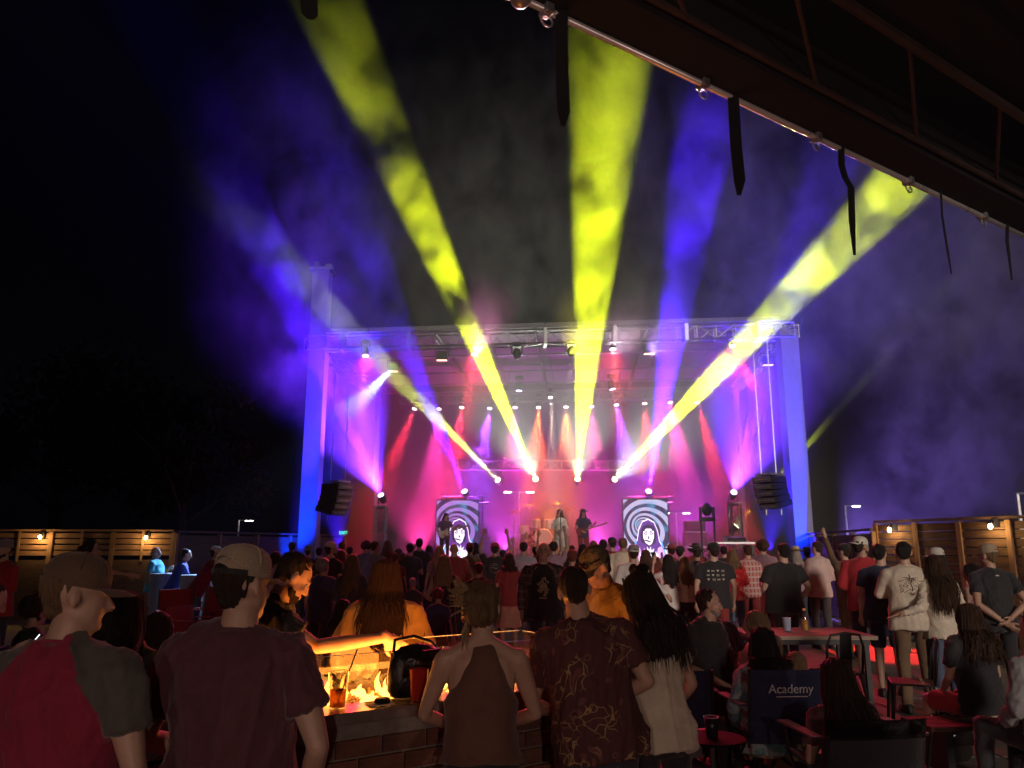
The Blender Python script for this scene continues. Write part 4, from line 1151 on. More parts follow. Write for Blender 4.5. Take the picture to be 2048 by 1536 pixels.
def folds(co, no, amp, seed, kind):
    r = np.random.RandomState(seed)
    out = np.zeros(len(co))
    if kind == 'hair':
        ang = np.arctan2(co[:, 0], -(co[:, 1] + .0))
        for k in (9, 17, 31):
            out += np.sin(ang * k + r.uniform(0, 6) + 1.5 * np.sin(co[:, 2] * r.uniform(7, 12) + r.uniform(0, 6))) / (k ** .5) * 2
    else:
        for k in range(7):
            d = r.normal(size=3); d[2] *= .45; d /= np.linalg.norm(d)
            w = r.uniform(16, 42); e = r.normal(size=3) * 4
            out += (1 - np.abs(np.sin(co @ d * w * .5 + 1.6 * np.sin(co @ e + r.uniform(0, 6))))) ** 2 * r.uniform(.4, 1)
        out = out / 2.2 - .5
        if amp > .013:
            for k in range(6):
                d = r.normal(size=3); d[2] *= .35; d /= np.linalg.norm(d); w = r.uniform(55, 120); e = r.normal(size=3) * 7; g = r.normal(size=3) * 5
                mask = np.clip(np.sin(co @ g + r.uniform(0, 6)), 0, 1)
                out += mask * (1 - np.abs(np.sin(co @ d * w * .5 + 1.8 * np.sin(co @ e + r.uniform(0, 6))))) ** 3 * .28
    return co + no * (out * amp)[:, None]

class Person: pass
PEOPLE = []
GROUP = 'people at the night concert'
def person(px, top, Y, label, shirt=('tee', None), legs=('trousers', None), hair=('short', 'dark'), rot=0, lean=0, slean=0, hy=0, hp=0, armL='down', armR='down', handL='relaxed', handR='relaxed',
           skin=0, build=1.0, fem=False, seat=None, hat=None, vox=None, belly=0.0, height=None, feet=True, name='person', base_z=0.0, eyes=False, beard=None, specs=False, twist=0, group=GROUP, pos=None, z0=None, backpack=None):
    if vox is None: vox = .011 if Y < 6 else (.016 if Y < 9 else .021)
    U = Matrix.Identity(4)
    seatz = 0
    tp = at(px, top, Y)
    hthick = {'bald': 0, 'buzz': .004, 'short': .012, 'long': .016, 'bun': .014, 'curly': .035, 'pony': .012, 'updo': .014}[hair[0]]
    if hat: hthick = max(hthick, .018 if hat[0] != 'brimhat' else .05)
    piv = .95
    def frame(dz):
        return T(0, 0, piv + dz) @ Rm(twist, 'Z') @ Rm(-lean, 'X') @ Rm(slean, 'Y') @ T(0, 0, -piv)
    if seat is None:
        U = frame(0); Hm = U @ T(0, -.01, 1.50) @ Rm(hy, 'Z') @ Rm(-hp, 'X') @ T(0, .01, -1.50)
        ht = Hm @ V((0, -.012, 1.75 + hthick)); s = (tp.z - base_z) / ht.z if height is None else height / 1.75
    else:
        s = (height or (1.66 if fem else 1.78)) / 1.75
        U0 = frame(0); ht0 = (U0 @ T(0, -.01, 1.50) @ Rm(hy, 'Z') @ Rm(-hp, 'X') @ T(0, .01, -1.50)) @ V((0, -.012, 1.75 + hthick))
        dz = (tp.z - base_z) / s - ht0.z
        seatz = piv + dz
        U = frame(dz); Hm = U @ T(0, -.01, 1.50) @ Rm(hy, 'Z') @ Rm(-hp, 'X') @ T(0, .01, -1.50)
        ht = Hm @ V((0, -.012, 1.75 + hthick))
    rz = Matrix.Rotation(R(rot), 3, 'Z')
    off = rz @ V((ht.x * s, ht.y * s, 0))
    base = V((tp.x - off.x, Y - off.y, base_z)) if pos is None else V(pos)
    K = Person(); K.px = px; K.base = base; K.rot = rot; K.s = s; K.U = U; K.H = Hm; K.name = name; K.label = label; K.group = group; K.parts = []; K.Y = Y; K.vox = vox
    W = build * (.93 if fem else 1.0)
    sc = Matrix.Scale(s, 4)
    def TU(p): return (sc @ U @ V(p))
    hipw = .098 if not fem else .102
    # legs
    if seat is None:
        st = random.uniform(-.02, .04)
        hips = [V((sd * hipw, 0, .90)) for sd in (-1, 1)]
        knees = [V((sd * (hipw + .012), .025 + sd * st, .49)) for sd in (-1, 1)]
        ank = [V((sd * (hipw + .022), -.03 + sd * st * 1.6, .085)) for sd in (-1, 1)]
        toe = [a + V((sd * .025, .16, -.05)) for a, sd in zip(ank, (-1, 1))]
    else:
        hz = seatz - .03
        hips = [V((sd * hipw, .0, hz)) for sd in (-1, 1)]
        kz = min(max(hz + .0, .46), hz + .05)
        knees = [V((sd * (hipw + .06), .42, kz)) for sd in (-1, 1)]
        az = .085 if hz < .75 else hz - .42
        ank = [V((sd * (hipw + .05), .40 + (.05 if hz < .5 else 0), az)) for sd in (-1, 1)]
        toe = [a + V((sd * .02, .16, -.05)) for a, sd in zip(ank, (-1, 1))]
    K.ank = ank
    def S_(p): return V(p) * s
    # ---- body
    b = MB()
    tor = [((0, 0, .83), .10, .08), ((0, 0, .90), .150, .105), ((0, 0, 1.0), .150, .108), ((0, 0, 1.10), .130, .10), ((0, .005, 1.22), .145, .108), ((0, .01, 1.32), .160, .112), ((0, 0, 1.40), .150, .095), ((0, -.008, 1.455), .085, .065), ((0, -.01, 1.48), .05, .05)]
    b.loft([(c, rx * W * (1.0 if not (fem and .99 < c[2] < 1.2) else .88), ry) for c, rx, ry in tor], 18, sc @ U)
    shw = .175 * (.9 if fem else 1.0) * (W / (.93 if fem else 1))
    ar = .88 if fem else 1.0
    K.wr = {}
    for sd, an, hk in ((-1, armL, handL), (1, armR, handR)):
        e, w = ARMS[an] if isinstance(an, str) else an
        sh = V((sd * shw, 0, 1.405)); e = V((sd * e[0] * (shw / .175) ** .6, e[1], e[2])); w = V((sd * w[0], w[1], w[2]))
        shp, ep, wp = TU(sh), TU(e), TU(w)
        setattr(K, 'arm%d' % sd, (shp, ep, wp))
        cap(b, shp, shp.lerp(ep, .5), .054 * s * ar * build, .047 * s * ar * build); cap(b, shp.lerp(ep, .5), ep, .047 * s * ar * build, .037 * s * ar)
        cap(b, ep, ep.lerp(wp, .35), .038 * s * ar, .040 * s * ar); cap(b, ep.lerp(wp, .35), wp, .040 * s * ar, .026 * s * ar)
        f = (wp - ep).normalized()
        if hk == 'droop': f = (f + V((0, .2, -.9))).normalized()
        inward = (sc @ U).to_3x3() @ V((-sd, .15, 0))
        if abs(f.dot(inward.normalized())) > .8: inward = (sc @ U).to_3x3() @ V((0, -.2, -1))
        if an in ('up', 'upwide', 'hold_up'): inward = (sc @ U).to_3x3() @ V((0, 1, 0)) * -1
        if an in ('table', 'point'): inward = V((0, 0, -1))
        hand(b, wp, f, inward.normalized(), sd if an not in ('up', 'upwide') else sd, hk, vox)
        K.wr[sd] = (wp, f)
    for sd in (-1, 1): cap(b, TU((sd * .03, -.018, 1.475)), TU((sd * shw * .8, -.004, 1.408)), .042 * s, .050 * s)
    cap(b, TU((0, -.012, 1.43)), sc @ Hm @ V((0, .0, 1.56)), .062 * s * (.86 if fem else 1) * build ** .8, .057 * s * (.88 if fem else 1) * build ** .5, 12)
    HM = sc @ Hm; H3 = HM.to_3x3(); 
    def he(c, r): b.ell(HM @ V(c), r, H3, 14, 10)
    jw = .9 if fem else 1.0
    he((0, -.012, 1.665), (.076, .094, .085)); he((0, .030, 1.605), (.060 * jw, .062, .082)); he((0, .062, 1.548), (.030 * jw, .028, .024)); he((0, .02, 1.57), (.055 * jw, .055, .045))
    for sd in (-1, 1):
        b.ell(HM @ V((sd * .079, -.006, 1.628)), (.010, .021, .033), H3 @ Matrix.Rotation(sd * .35, 3, 'Z'), 10, 8)
    if eyes:
        cap(b, HM @ V((0, .088, 1.648)), HM @ V((0, .108, 1.606)), .0085 * s, .0135 * s); he((-.014, .094, 1.600), (.010, .012, .008)); he((.014, .094, 1.600), (.010, .012, .008))
        he((0, .074, 1.662), (.052, .020, .011)); he((-.034, .068, 1.612), (.026, .022, .020)); he((.034, .068, 1.612), (.026, .022, .020))
        he((0, .088, 1.577), (.024, .012, .007)); he((0, .086, 1.564), (.022, .013, .0075)); he((0, .078, 1.548), (.026, .018, .018))
    else:
        cap(b, HM @ V((0, .085, 1.645)), HM @ V((0, .106, 1.606)), .010 * s, .015 * s); he((0, .072, 1.662), (.05, .02, .012))
    bare = legs[0] in ('shorts', 'skirt', 'dress')
    for k in (0, 1):
        q = 1.0 if not fem else .95
        cap(b, S_(hips[k]), S_(knees[k]), .078 * s * q, .052 * s * q, 10); cap(b, S_(knees[k]), S_(knees[k].lerp(ank[k], .35)), .050 * s * q, .053 * s * q, 10); cap(b, S_(knees[k].lerp(ank[k], .35)), S_(ank[k]), .053 * s * q, .034 * s * q, 10)
        cap(b, S_(ank[k] + V((0, -.02, -.045))), S_(toe[k]), .035 * s, .028 * s, 8)
    K.parts.append(['person', b, vox, 3 if vox < .012 else 4, SKINS[skin], 0, None])
    # ---- shirt
    if shirt[0]:
        kind, m = shirt[0], shirt[1]
        g = MB(); ease = .018 + (.012 if kind in ('long', 'over') else 0.0)
        hem = {'tee': .84, 'long': .83, 'polo': .84, 'tank': .97, 'over': .80, 'dress': .62, 'crop': .98, 'big': .85}[kind]
        if seat is not None: hem = max(hem, .87)
        secs = []
        for c, rx, ry in (((0, 0, hem), .182, .140), ((0, 0, .93), .180, .138), ((0, .004, 1.02), .168, .128), ((0, .004, 1.12), .158, .122), ((0, .004, 1.22), .160, .122), ((0, .004, 1.32), .170, .124), ((0, 0, 1.395), .162, .108), ((0, -.006, 1.445), .122, .086), ((0, -.012, 1.485), .072, .068)):
            if c[2] < hem: continue
            bx = belly if c[2] < 1.25 else belly * .4
            fw = 1.0 if not fem else (.90 if 1.0 < c[2] < 1.2 else .97)
            secs.append(((c[0], c[1] + bx * .06, c[2]), rx * W * fw * (1 + bx * .25) + ease, ry * (1 + bx * .6) + ease * .8))
        if kind == 'dress':
            secs = [((0, 0, .56), .23 * W, .19), ((0, 0, .72), .205 * W, .165)] + secs[1:]
        if kind == 'big': secs = [(c, rx + .03, ry + .02) if c[2] < 1.36 else (c, rx, ry) for c, rx, ry in secs]
        if kind == 'tank':
            secs = [sx for sx in secs if sx[0][2] < 1.3] + [((0, -.02, 1.36), .105 * W, .105), ((0, -.025, 1.42), .07 * W, .085), ((0, -.02, 1.46), .055, .066)]
        g.loft(secs, 22, sc @ U)
        if fem and kind != 'over':
            for sd in (-1, 1): g.ell(TU((sd * .068, .098, 1.285)), (.066 * s, .055 * s, .062 * s), None, 12, 8)
        if kind != 'tank':
            for sd in (-1, 1): cap(g, TU((sd * .03, -.018, 1.475)), TU((sd * shw * .8, -.006, 1.418)), .050 * s * build ** .5, .056 * s * build ** .5)
            ln = {'tee': .62, 'polo': .68, 'long': 2, 'over': 2, 'dress': 0, 'crop': 2, 'big': .9}[kind]
            for sd in (-1, 1):
                shp, ep, wp = getattr(K, 'arm%d' % sd)
                inn = TU((sd * shw * .55, -.002, 1.415))
                rr_ = .066 * s * ar * build ** .7 + (.010 if kind == 'big' else 0)
                if ln == 0:
                    continue
                cap(g, inn, shp, .058 * s, rr_)
                if ln < 1: g.tube([shp, shp.lerp(ep, ln * .5), shp.lerp(ep, ln)], [rr_, rr_ * .97, rr_ * .98 + (.012 if kind == 'big' else .002)], 12)
                else:
                    cap(g, shp, ep, rr_, .053 * s * ar); cap(g, ep, ep.lerp(wp, .5), .053 * s * ar, .050 * s * ar); g.tube([ep.lerp(wp, .45), ep.lerp(wp, .93)], [.049 * s * ar, .037 * s * ar], 12)
        if kind in ('tee', 'big', 'long', 'over') and vox < .018:
            q = MB(); q.sm = True; q.tube([TU((.071 * math.cos(a) * build ** .5, -.012 + .066 * math.sin(a), 1.487 - .012 * math.sin(a))) for a in [6.2832 * i / 24 for i in range(24)]], .0065 * s, 6, False, True)
            K.parts.append(['collar', q, None, 0, m, 0, None])
        if kind in ('polo',):
            g.loft([((0, -.008, 1.455), .082, .078), ((0, -.008, 1.495), .070, .066)], 16, sc @ U)
        K.parts.append(['dress' if kind == 'dress' else 'shirt', g, vox, 3 if vox < .012 else 3, m, .012 if kind == 'tank' else .024 if vox < .012 else .011, 'cloth'])
    # ---- lower clothes
    if legs[0] in ('trousers', 'shorts', 'skirt'):
        g = MB()
        pz = .95 if seat is None else seatz
        low = -.13 if seat is None else -.08
        g.loft([((0, 0, pz + low), .152 * W, .105), ((0, 0, pz - .04), .166 * W, .122), ((0, 0, pz + .04), .158 * W, .116), ((0, 0, pz + .07), .148 * W, .110)], 18, sc)
        if legs[0] == 'skirt':
            g.loft([((0, 0, .50), .23, .19), ((0, 0, .75), .20, .16), ((0, 0, .98), .15 * W, .115)], 18, sc)
        else:
            for k in (0, 1):
                h, kn, a = S_(hips[k]), S_(knees[k]), S_(ank[k])
                if legs[0] == 'shorts':
                    cap(g, h, h.lerp(kn, .3), .095 * s, .09 * s); g.tube([h.lerp(kn, .2), h.lerp(kn, .86)], [.092 * s, .088 * s], 14)
                else:
                    cap(g, h, kn, .092 * s, .066 * s, 12); g.tube([kn + (h - kn) * .06, kn.lerp(a, .4), a + (kn - a) * .04 - V((0, 0, .02))], [.066 * s, .063 * s, .056 * s], 12)
                    cap(g, kn.lerp(h, .05), kn.lerp(a, .1), .066 * s, .065 * s, 12)
        K.parts.append([legs[0], g, vox, 3, legs[1], .008, 'cloth'])
    # ---- shoes
    if feet:
        for k in (0, 1):
            g = MB(); g.sm = True
            c = S_(ank[k]) + V((0, .05, -.035)) * s
            g.loft([((c.x, c.y, c.z - .045 * s), .046 * s, .135 * s), ((c.x, c.y, c.z - .01 * s), .047 * s, .132 * s), ((c.x, c.y - .02 * s, c.z + .02 * s), .042 * s, .10 * s), ((c.x, c.y - .05 * s, c.z + .05 * s), .036 * s, .055 * s)], 12)
            K.parts.append(['shoe', g, None, 0, mat('shoe_dark', (.03, .028, .028), .6, 0, .3, 20), 0, None])
    # ---- hair
    hk, hc = hair[:2]
    hv = .0065 if vox < .012 else (.011 if vox < .018 else .014)
    g = MB()
    def hx(c, r, n=14): g.ell(HM @ V(c), r, H3, n, 10)
    rs = random.Random(int(px * 7 + top))
    if hk in ('short', 'buzz'):
        e = .0 if hk == 'short' else -.006
        hx((0, -.032, 1.674), (.082 + e, .092 + e, .086 + e)); hx((0, -.048, 1.635), (.070 + e, .060 + e, .060 + e)); hx((0, -.056, 1.598), (.050 + e, .040 + e, .036))
        if hk == 'short':
            for _ in range(26):
                a = rs.uniform(0, 6.28); q = rs.uniform(.2, 1.25); p = V((.078 * math.sin(q) * math.cos(a), -.022 + .090 * math.sin(q) * math.sin(a), 1.672 + .083 * math.cos(q)))
                if p.y < .02 or p.z > 1.72: cap(g, HM @ p, HM @ (p + V((rs.uniform(-.02, .02), rs.uniform(-.01, .03), rs.uniform(-.005, .010)))), .010 * s, .006 * s, 6)
    elif hk in ('long', 'pony', 'bun', 'updo'):
        hx((0, -.022, 1.672), (.086, .098, .090)); hx((0, -.045, 1.62), (.082, .072, .085))
        for sd in (-1, 1): hx((sd * .066, .012, 1.63), (.022, .045, .065))
        if hk == 'long':
            n = 34 if vox < .018 else 14
            ln = hair[2] if len(hair) > 2 else .42
            for i in range(n):
                f = (i + .5) / n * 2 - 1
                a = f * 1.75
                p0 = V((.074 * math.sin(a), -.022 - .078 * math.cos(a), 1.64))
                le = ln * rs.uniform(.82, 1.05) * (1 - .18 * abs(f))
                sw = .105 * math.sin(a) + rs.uniform(-.012, .012)
                bk_ = -.055 - .085 * max(0, math.cos(a)) - rs.uniform(0, .02)
                p1 = V((.098 * math.sin(a), -.03 - .086 * math.cos(a), 1.52)); 
                U_ = sc @ U
                p2 = V((sw * 1.15, bk_ * .95 - .035, 1.58 - le * .55)); p3 = V((sw * 1.2 + rs.uniform(-.02, .02), bk_ - .03, 1.60 - le))
                if abs(f) > .72: p2.y += .06; p3.y += .10
                hd = HM @ p0; h1 = HM @ p1
                wq = .35 if hc == 'black' else 1.0; wv = V((rs.uniform(-.022, .022), rs.uniform(-.012, .008), 0)) * s * wq; le2 = rs.uniform(.86, 1.12); p3 = p2 + (p3 - p2) * le2
                g.tube([hd, h1, U_ @ p2 + wv * .6, (U_ @ p2).lerp(U_ @ p3, .4) - wv, (U_ @ p2).lerp(U_ @ p3, .75) + wv, U_ @ p3], [.026 * s, .030 * s, .025 * s, .018 * s, .010 * s, .003 * s], 7)
        elif hk == 'pony':
            g.tube([HM @ V((0, -.10, 1.66)), HM @ V((0, -.15, 1.63)), HM @ V((0, -.155, 1.50)), HM @ V((0, -.135, 1.36))], [.022 * s, .035 * s, .03 * s, .006 * s], 9)
        elif hk == 'bun':
            hx((0, -.06, 1.765), (.045, .045, .036)); hx((.02, -.075, 1.75), (.03, .03, .03))
        elif hk == 'updo':
            hx((-.005, -.105, 1.60), (.055, .045, .065)); hx((-.02, -.10, 1.665), (.05, .05, .04))
    elif hk == 'curly':
        for _ in range(70):
            d = V((rs.gauss(0, 1), rs.gauss(0, 1) - .35, rs.gauss(.25, .9))).normalized()
            if d.y > .55 and d.z < .5: continue
            p = V((d.x * .095, -.022 + d.y * .105, 1.665 + d.z * .10)); r_ = rs.uniform(.018, .032)
            g.ell(HM @ p, (r_ * s, r_ * s, r_ * s), None, 7, 5)
        hx((0, -.03, 1.67), (.088, .098, .092))
    if hk == 'bald' and hc:
        hx((0, -.05, 1.615), (.079, .062, .05)); 
    if hk in ('long', 'updo', 'short', 'bun') and hc and vox < .018:
        q = MB(); near = vox < .012; ns = (170 if near else 60) if hk == 'long' else (60 if near else 0)
        for i in range(ns):
            a = rs.uniform(-1.9, 1.9); st_ = rs.random(); U_ = sc @ U
            p0 = V((.086 * math.sin(a), -.024 - .098 * math.cos(a), 1.70 + .04 * rs.random()))
            if hk == 'long':
                le = (hair[2] if len(hair) > 2 else .42) * rs.uniform(.5, 1.12)
                p1 = HM @ V((.112 * math.sin(a), -.032 - .104 * math.cos(a), 1.55)); sx = .118 * math.sin(a) + rs.uniform(-.03, .03); yy = -.10 - .085 * max(0, math.cos(a)) - rs.uniform(0, .035)
                p2 = U_ @ V((sx * 1.12, yy, 1.60 - le * .5)); p3 = U_ @ V((sx * 1.2 + rs.uniform(-.03, .03), yy + rs.uniform(-.02, .02), 1.60 - le)); w_ = V((rs.uniform(-.016, .016), rs.uniform(-.01, .01), 0)) * s
                q.tube([HM @ p0, p1 + w_, p2 - w_, p2.lerp(p3, .6) + w_, p3], [.0022 * s, .0034 * s, .0034 * s, .0026 * s, .0006 * s], 4)
            else:
                b_ = rs.uniform(.3, 1.2); p0 = V((.084 * math.sin(b_) * math.sin(a), -.026 - .098 * math.sin(b_) * math.cos(a), 1.672 + .088 * math.cos(b_)))
                q.tube([HM @ p0, HM @ (p0 + V((rs.uniform(-.012, .012), -.01, rs.uniform(-.02, .012)))), HM @ (p0 + V((rs.uniform(-.03, .03), -.014, rs.uniform(-.045, .012))))], [.002 * s, .0018 * s, .0005 * s], 4)
        if q.v: K.parts.append(['hair_strands', q, None, 0, hair_mat(hc), 0, None])
    if g.v: K.parts.append(['hair', g, hv, 2, hair_mat(hc), .004 if vox < .012 else .003, 'hair'])
    if beard:
        g = MB(); hx((0, .058, 1.553), (.046, .040, .036)); hx((-.045, .028, 1.575), (.015, .030, .034)); hx((.045, .028, 1.575), (.015, .030, .034)); cap(g, HM @ V((-.028, .095, 1.588)), HM @ V((.028, .095, 1.588)), .008 * s, .008 * s, 7)
        K.parts.append(['beard', g, hv, 2, hair_mat(beard), .002, 'hair'])
    if eyes:
        for sd in (-1, 1):
            g = MB(); g.sm = True; g.ell(HM @ V((sd * .031, .0785, 1.643)), (.0115 * s, .0105 * s, .0095 * s), H3, 10, 8); K.parts.append(['eye', g, None, 0, mat('eye_white', (.6, .57, .54), .2), 0, None])
            g = MB(); g.sm = True; g.ell(HM @ V((sd * .031, .0862, 1.6425)), (.006, .0040, .006), H3, 8, 6); K.parts.append(['iris', g, None, 0, mat('eye_dark', (.02, .012, .008), .1), 0, None])
            g = MB(); cap(g, HM @ V((sd * .016, .091, 1.667)), HM @ V((sd * .050, .078, 1.668)), .0045 * s, .003 * s, 6); K.parts.append(['eyebrow', g, None, 0, hair_mat(hc if hc else 'dark'), 0, None])
    if specs:
        g = MB()
        for sd in (-1, 1):
            ring = [HM @ V((sd * .033 + .024 * math.cos(t), .103, 1.640 + .018 * math.sin(t))) for t in [6.2832 * i / 12 for i in range(12)]]
            g.tube(ring, .002, 5, False, True); g.tube([HM @ V((sd * .057, .10, 1.645)), HM @ V((sd * .083, -.005, 1.645))], .002, 4)
        g.tube([HM @ V((-.010, .105, 1.645)), HM @ V((.010, .105, 1.645))], .002, 4)
        K.parts.append(['glasses', g, None, 0, M_BLACK, 0, None])
    # ---- hats
    if hat:
        kind, hm = hat[0], hat[1]
        if kind in ('cap', 'backcap', 'beanie'):
            tilt = HM @ T(0, -.012, 1.680) @ Rm(-7 if kind != 'beanie' else 0, 'X')
            g = MB(); g.sm = True
            prof = [(1.0, -.012), (.995, .012), (.97, .034), (.90, .058), (.76, .078), (.54, .091), (.28, .098), (.04, .100)]
            vs, fs, n = [], [], 24
            for (q, z) in prof:
                for j in range(n):
                    a = 6.2832 * j / n
                    seam = 1 - .012 * (1 if j % 4 == 0 else 0)
                    zz = z
                    if kind == 'cap' and z < .03 and math.sin(a) < -.75 and len(hat) > 2: zz = z + .034 * (1 - ((math.cos(a)) / .66) ** 2)   # the opening above the strap
                    vs.append(tilt @ V((.0860 * q * seam * math.cos(a), .1060 * q * seam * math.sin(a), zz)))
            k = len(prof)
            for i in range(k - 1):
                for j in range(n): fs.append((i * n + j, i * n + (j + 1) % n, (i + 1) * n + (j + 1) % n, (i + 1) * n + j))
            fs.append(tuple((k - 1) * n + j for j in range(n)))
            g.add(vs, fs)
            K.parts.append(['cap', g, None, 0, hm, 0, None])
            if vox < .012:
                for j in range(6):      # stitched seams
                    a = 6.2832 * j / 6 + .0
                    g = MB(); g.tube([tilt @ V((.0863 * q * math.cos(a),   .1063 * q * math.sin(a), z + .001)) for q, z in prof[2:]], .0022, 5); K.parts.append(['seam', g, None, 0, hat[3] if len(hat) > 3 else hm, 0, None])
                g = MB(); g.ell(tilt @ V((0, 0, .101)), (.008, .008, .004)); K.parts.append(['button', g, None, 0, hm, 0, None])
            if kind == 'cap' and len(hat) > 2:
                g = MB(); pts = [tilt @ V((.0885 * math.cos(a), .1075 * math.sin(a), -.004)) for a in [R(205 + i * 13) for i in range(11)]]; vs, fs = [], []
                for p in pts:
                    vs += [p + V((0, 0, -.009)), p + V((0, 0, .009))]
                for i in range(10): fs.append((i * 2, i * 2 + 2, i * 2 + 3, i * 2 + 1))
                g.add(vs, fs); K.parts.append(['cap_strap', g, None, 0, hat[2], 0, None])
            if kind != 'beanie':
                sgn = 1 if kind == 'cap' else -1
                g = MB(); vs, fs = [], []
                n = 12
                for i in range(n + 1):
                    a = R(-62 + 124 * i / n); 
                    for (rr_, dz) in ((0, .0), (.5, .004), (1.0, -.006)):
                        ext = .088 * rr_ * math.cos(a * .72)
                        x = .086 * math.sin(a) * (1 + .02 * rr_); y = .104 * math.cos(a) + ext
                        drop = -.022 * (math.sin(a) ** 2) * (.4 + .6 * rr_)
                        for th in (0, .003): vs.append(tilt @ V((x, sgn * y, -.004 + dz + drop + th)))
                for i in range(n):
                    for j in range(2):
                        p = i * 6 + j * 2; q = p + 6
                        fs += [(p, p + 2, q + 2, q), (p + 1, q + 1, q + 3, p + 3)]
                    fs += [(i * 6 + 4, i * 6 + 5, i * 6 + 11, i * 6 + 10)]
                g.sm = True
                g.add(vs, fs); K.parts.append(['brim', g, None, 0, hat[2] if len(hat) > 2 else hm, 0, None])
        else:
            g = MB(); g.sm = True
            tilt = HM @ T(0, -.012, 1.692) @ Rm(-4, 'X')
            t3 = tilt.to_3x3(); c = tilt.translation
            vs, fs, n = [], [], 28
            prof = [(2.0, .012), (1.55, -.006), (1.06, .0), (1.0, .02), (.95, .06), (.82, .092), (.5, .10), (.05, .086)]
            for (q, z) in prof:
                for j in range(n):
                    a = 6.2832 * j / n; curlz = .035 * abs(math.cos(a)) ** 3 * max(0, q - 1.06) if hat[2:] and hat[2] == 'cowboy' else 0
                    vs.append(tilt @ V((.088 * q * math.cos(a), .106 * q * math.sin(a), z + curlz)))
            for i in range(len(prof) - 1):
                for j in range(n): fs.append((i * n + j, i * n + (j + 1) % n, (i + 1) * n + (j + 1) % n, (i + 1) * n + j))
            fs.append(tuple((len(prof) - 1) * n + j for j in range(n)))
            g.add(vs, fs); K.parts.append(['hat', g, None, 0, hm, 0, None])
            g = MB(); ring = [tilt @ V((.0905 * math.cos(t), .1085 * math.sin(t), .018)) for t in [6.2832 * i / 20 for i in range(20)]]; g.tube(ring, .008, 5, False, True); K.parts.append(['hat_band', g, None, 0, M_BLACK, 0, None])
    K.seatz = seatz * s
    PEOPLE.append(K)
    return K

def finish_people():
    """grow all skins and clothes in one go, then link them as person > clothes, hair"""
    tmp = []
    for K in PEOPLE:
        for pt in K.parts:
            nm, b, vox, sm, m, amp, kind = pt
            me = bpy.data.meshes.new(nm); me.from_pydata(b.v, [], b.f)
            if vox is None:
                me.free() if False else None
                bpy.data.meshes.remove(me); tmp.append(None); continue
            bm = bmesh.new(); bm.from_mesh(me); bmesh.ops.recalc_face_normals(bm, faces=bm.faces); bm.to_mesh(me); bm.free()
            o = bpy.data.objects.new('tmp', me); COL.objects.link(o)
            r = o.modifiers.new('r', 'REMESH'); r.mode = 'VOXEL'; r.voxel_size = vox; r.use_smooth_shade = True
            if sm:
                q = o.modifiers.new('s', 'SMOOTH'); q.factor = .5; q.iterations = sm
            tmp.append(o)
    bpy.context.view_layer.update()
    dg = bpy.context.evaluated_depsgraph_get()
    i = 0; seed = 0
    for K in PEOPLE:
        root = None
        for pt in K.parts:
            nm, b, vox, sm, m, amp, kind = pt
            o = tmp[i]; i += 1; seed += 1
            if o is None:
                me = b.mesh(nm, m)
            else:
                me = bpy.data.meshes.new_from_object(o.evaluated_get(dg)); me.name = nm
                me.materials.clear(); me.materials.append(m)
                n = len(me.vertices)
                if amp and n:
                    co = np.empty(n * 3, 'f'); me.vertices.foreach_get('co', co); co = co.reshape(-1, 3)
                    no = np.empty(n * 3, 'f'); me.vertices.foreach_get('normal', no); no = no.reshape(-1, 3)
                    if kind == 'hair':
                        c = np.array((K.H @ V((0, -.02, 1.65))) * K.s); co2 = folds(co - c * np.array((1, 1, 0)), no, amp, seed, 'hair') + c * np.array((1, 1, 0))
                    else:
                        co2 = folds(co, no, amp, seed, 'cloth')
                    me.vertices.foreach_set('co', co2.astype('f').ravel())
                me.polygons.foreach_set('use_smooth', [True] * len(me.polygons)); me.update()
            ob = bpy.data.objects.new(nm if nm != 'person' else K.name, me)
            if root is None:
                root = ob; link(ob); ob.location = K.base; ob.rotation_euler.z = R(K.rot)
                tag(ob, K.label, 'person', K.group); K.obj = ob; K.by = {}
            else:
                par = root
                if nm in ('brim', 'cap_strap', 'seam', 'button') and 'cap' in K.by: par = K.by['cap']
                if nm == 'iris': par = K.last_eye
                link(ob, par)
                if nm == 'hat_band': ob.parent = K.by['hat']
                if nm == 'eye': K.last_eye = ob
                K.by[nm] = ob
    for o in tmp:
        if o is not None:
            me = o.data; bpy.data.objects.remove(o); bpy.data.meshes.remove(me)

def decal(K, polys, m, part='shirt', side=-1, th=.0015, name='print'):
    """flat print laid onto the cloth: outlines in (x, z) of the body frame, cast from behind (side -1) or front onto the shirt"""
    sh = K.by[part]; me = sh.data
    bvh = BVHTree.FromPolygons([v.co for v in me.vertices], [p.vertices for p in me.polygons])
    b = MB()
    for poly in polys:
        c = V((sum(p[0] for p in poly) / len(poly), sum(p[1] for p in poly) / len(poly)))
        pts = []
        for p in list(poly) + [c]:
            o = K.U @ V((p[0], side * .6, p[1])) * K.s
            d = (K.U.to_3x3() @ V((0, -side, 0))).normalized()
            h = bvh.ray_cast(o, d, 2)
            if h[0] is None: pts = None; break
            pts.append(h[0] - d * .004)
        if not pts: continue
        n = len(poly)
        b.add(pts, [(j, (j + 1) % n, n) for j in range(n)])
    if b.v: b.build(name, m, sh)
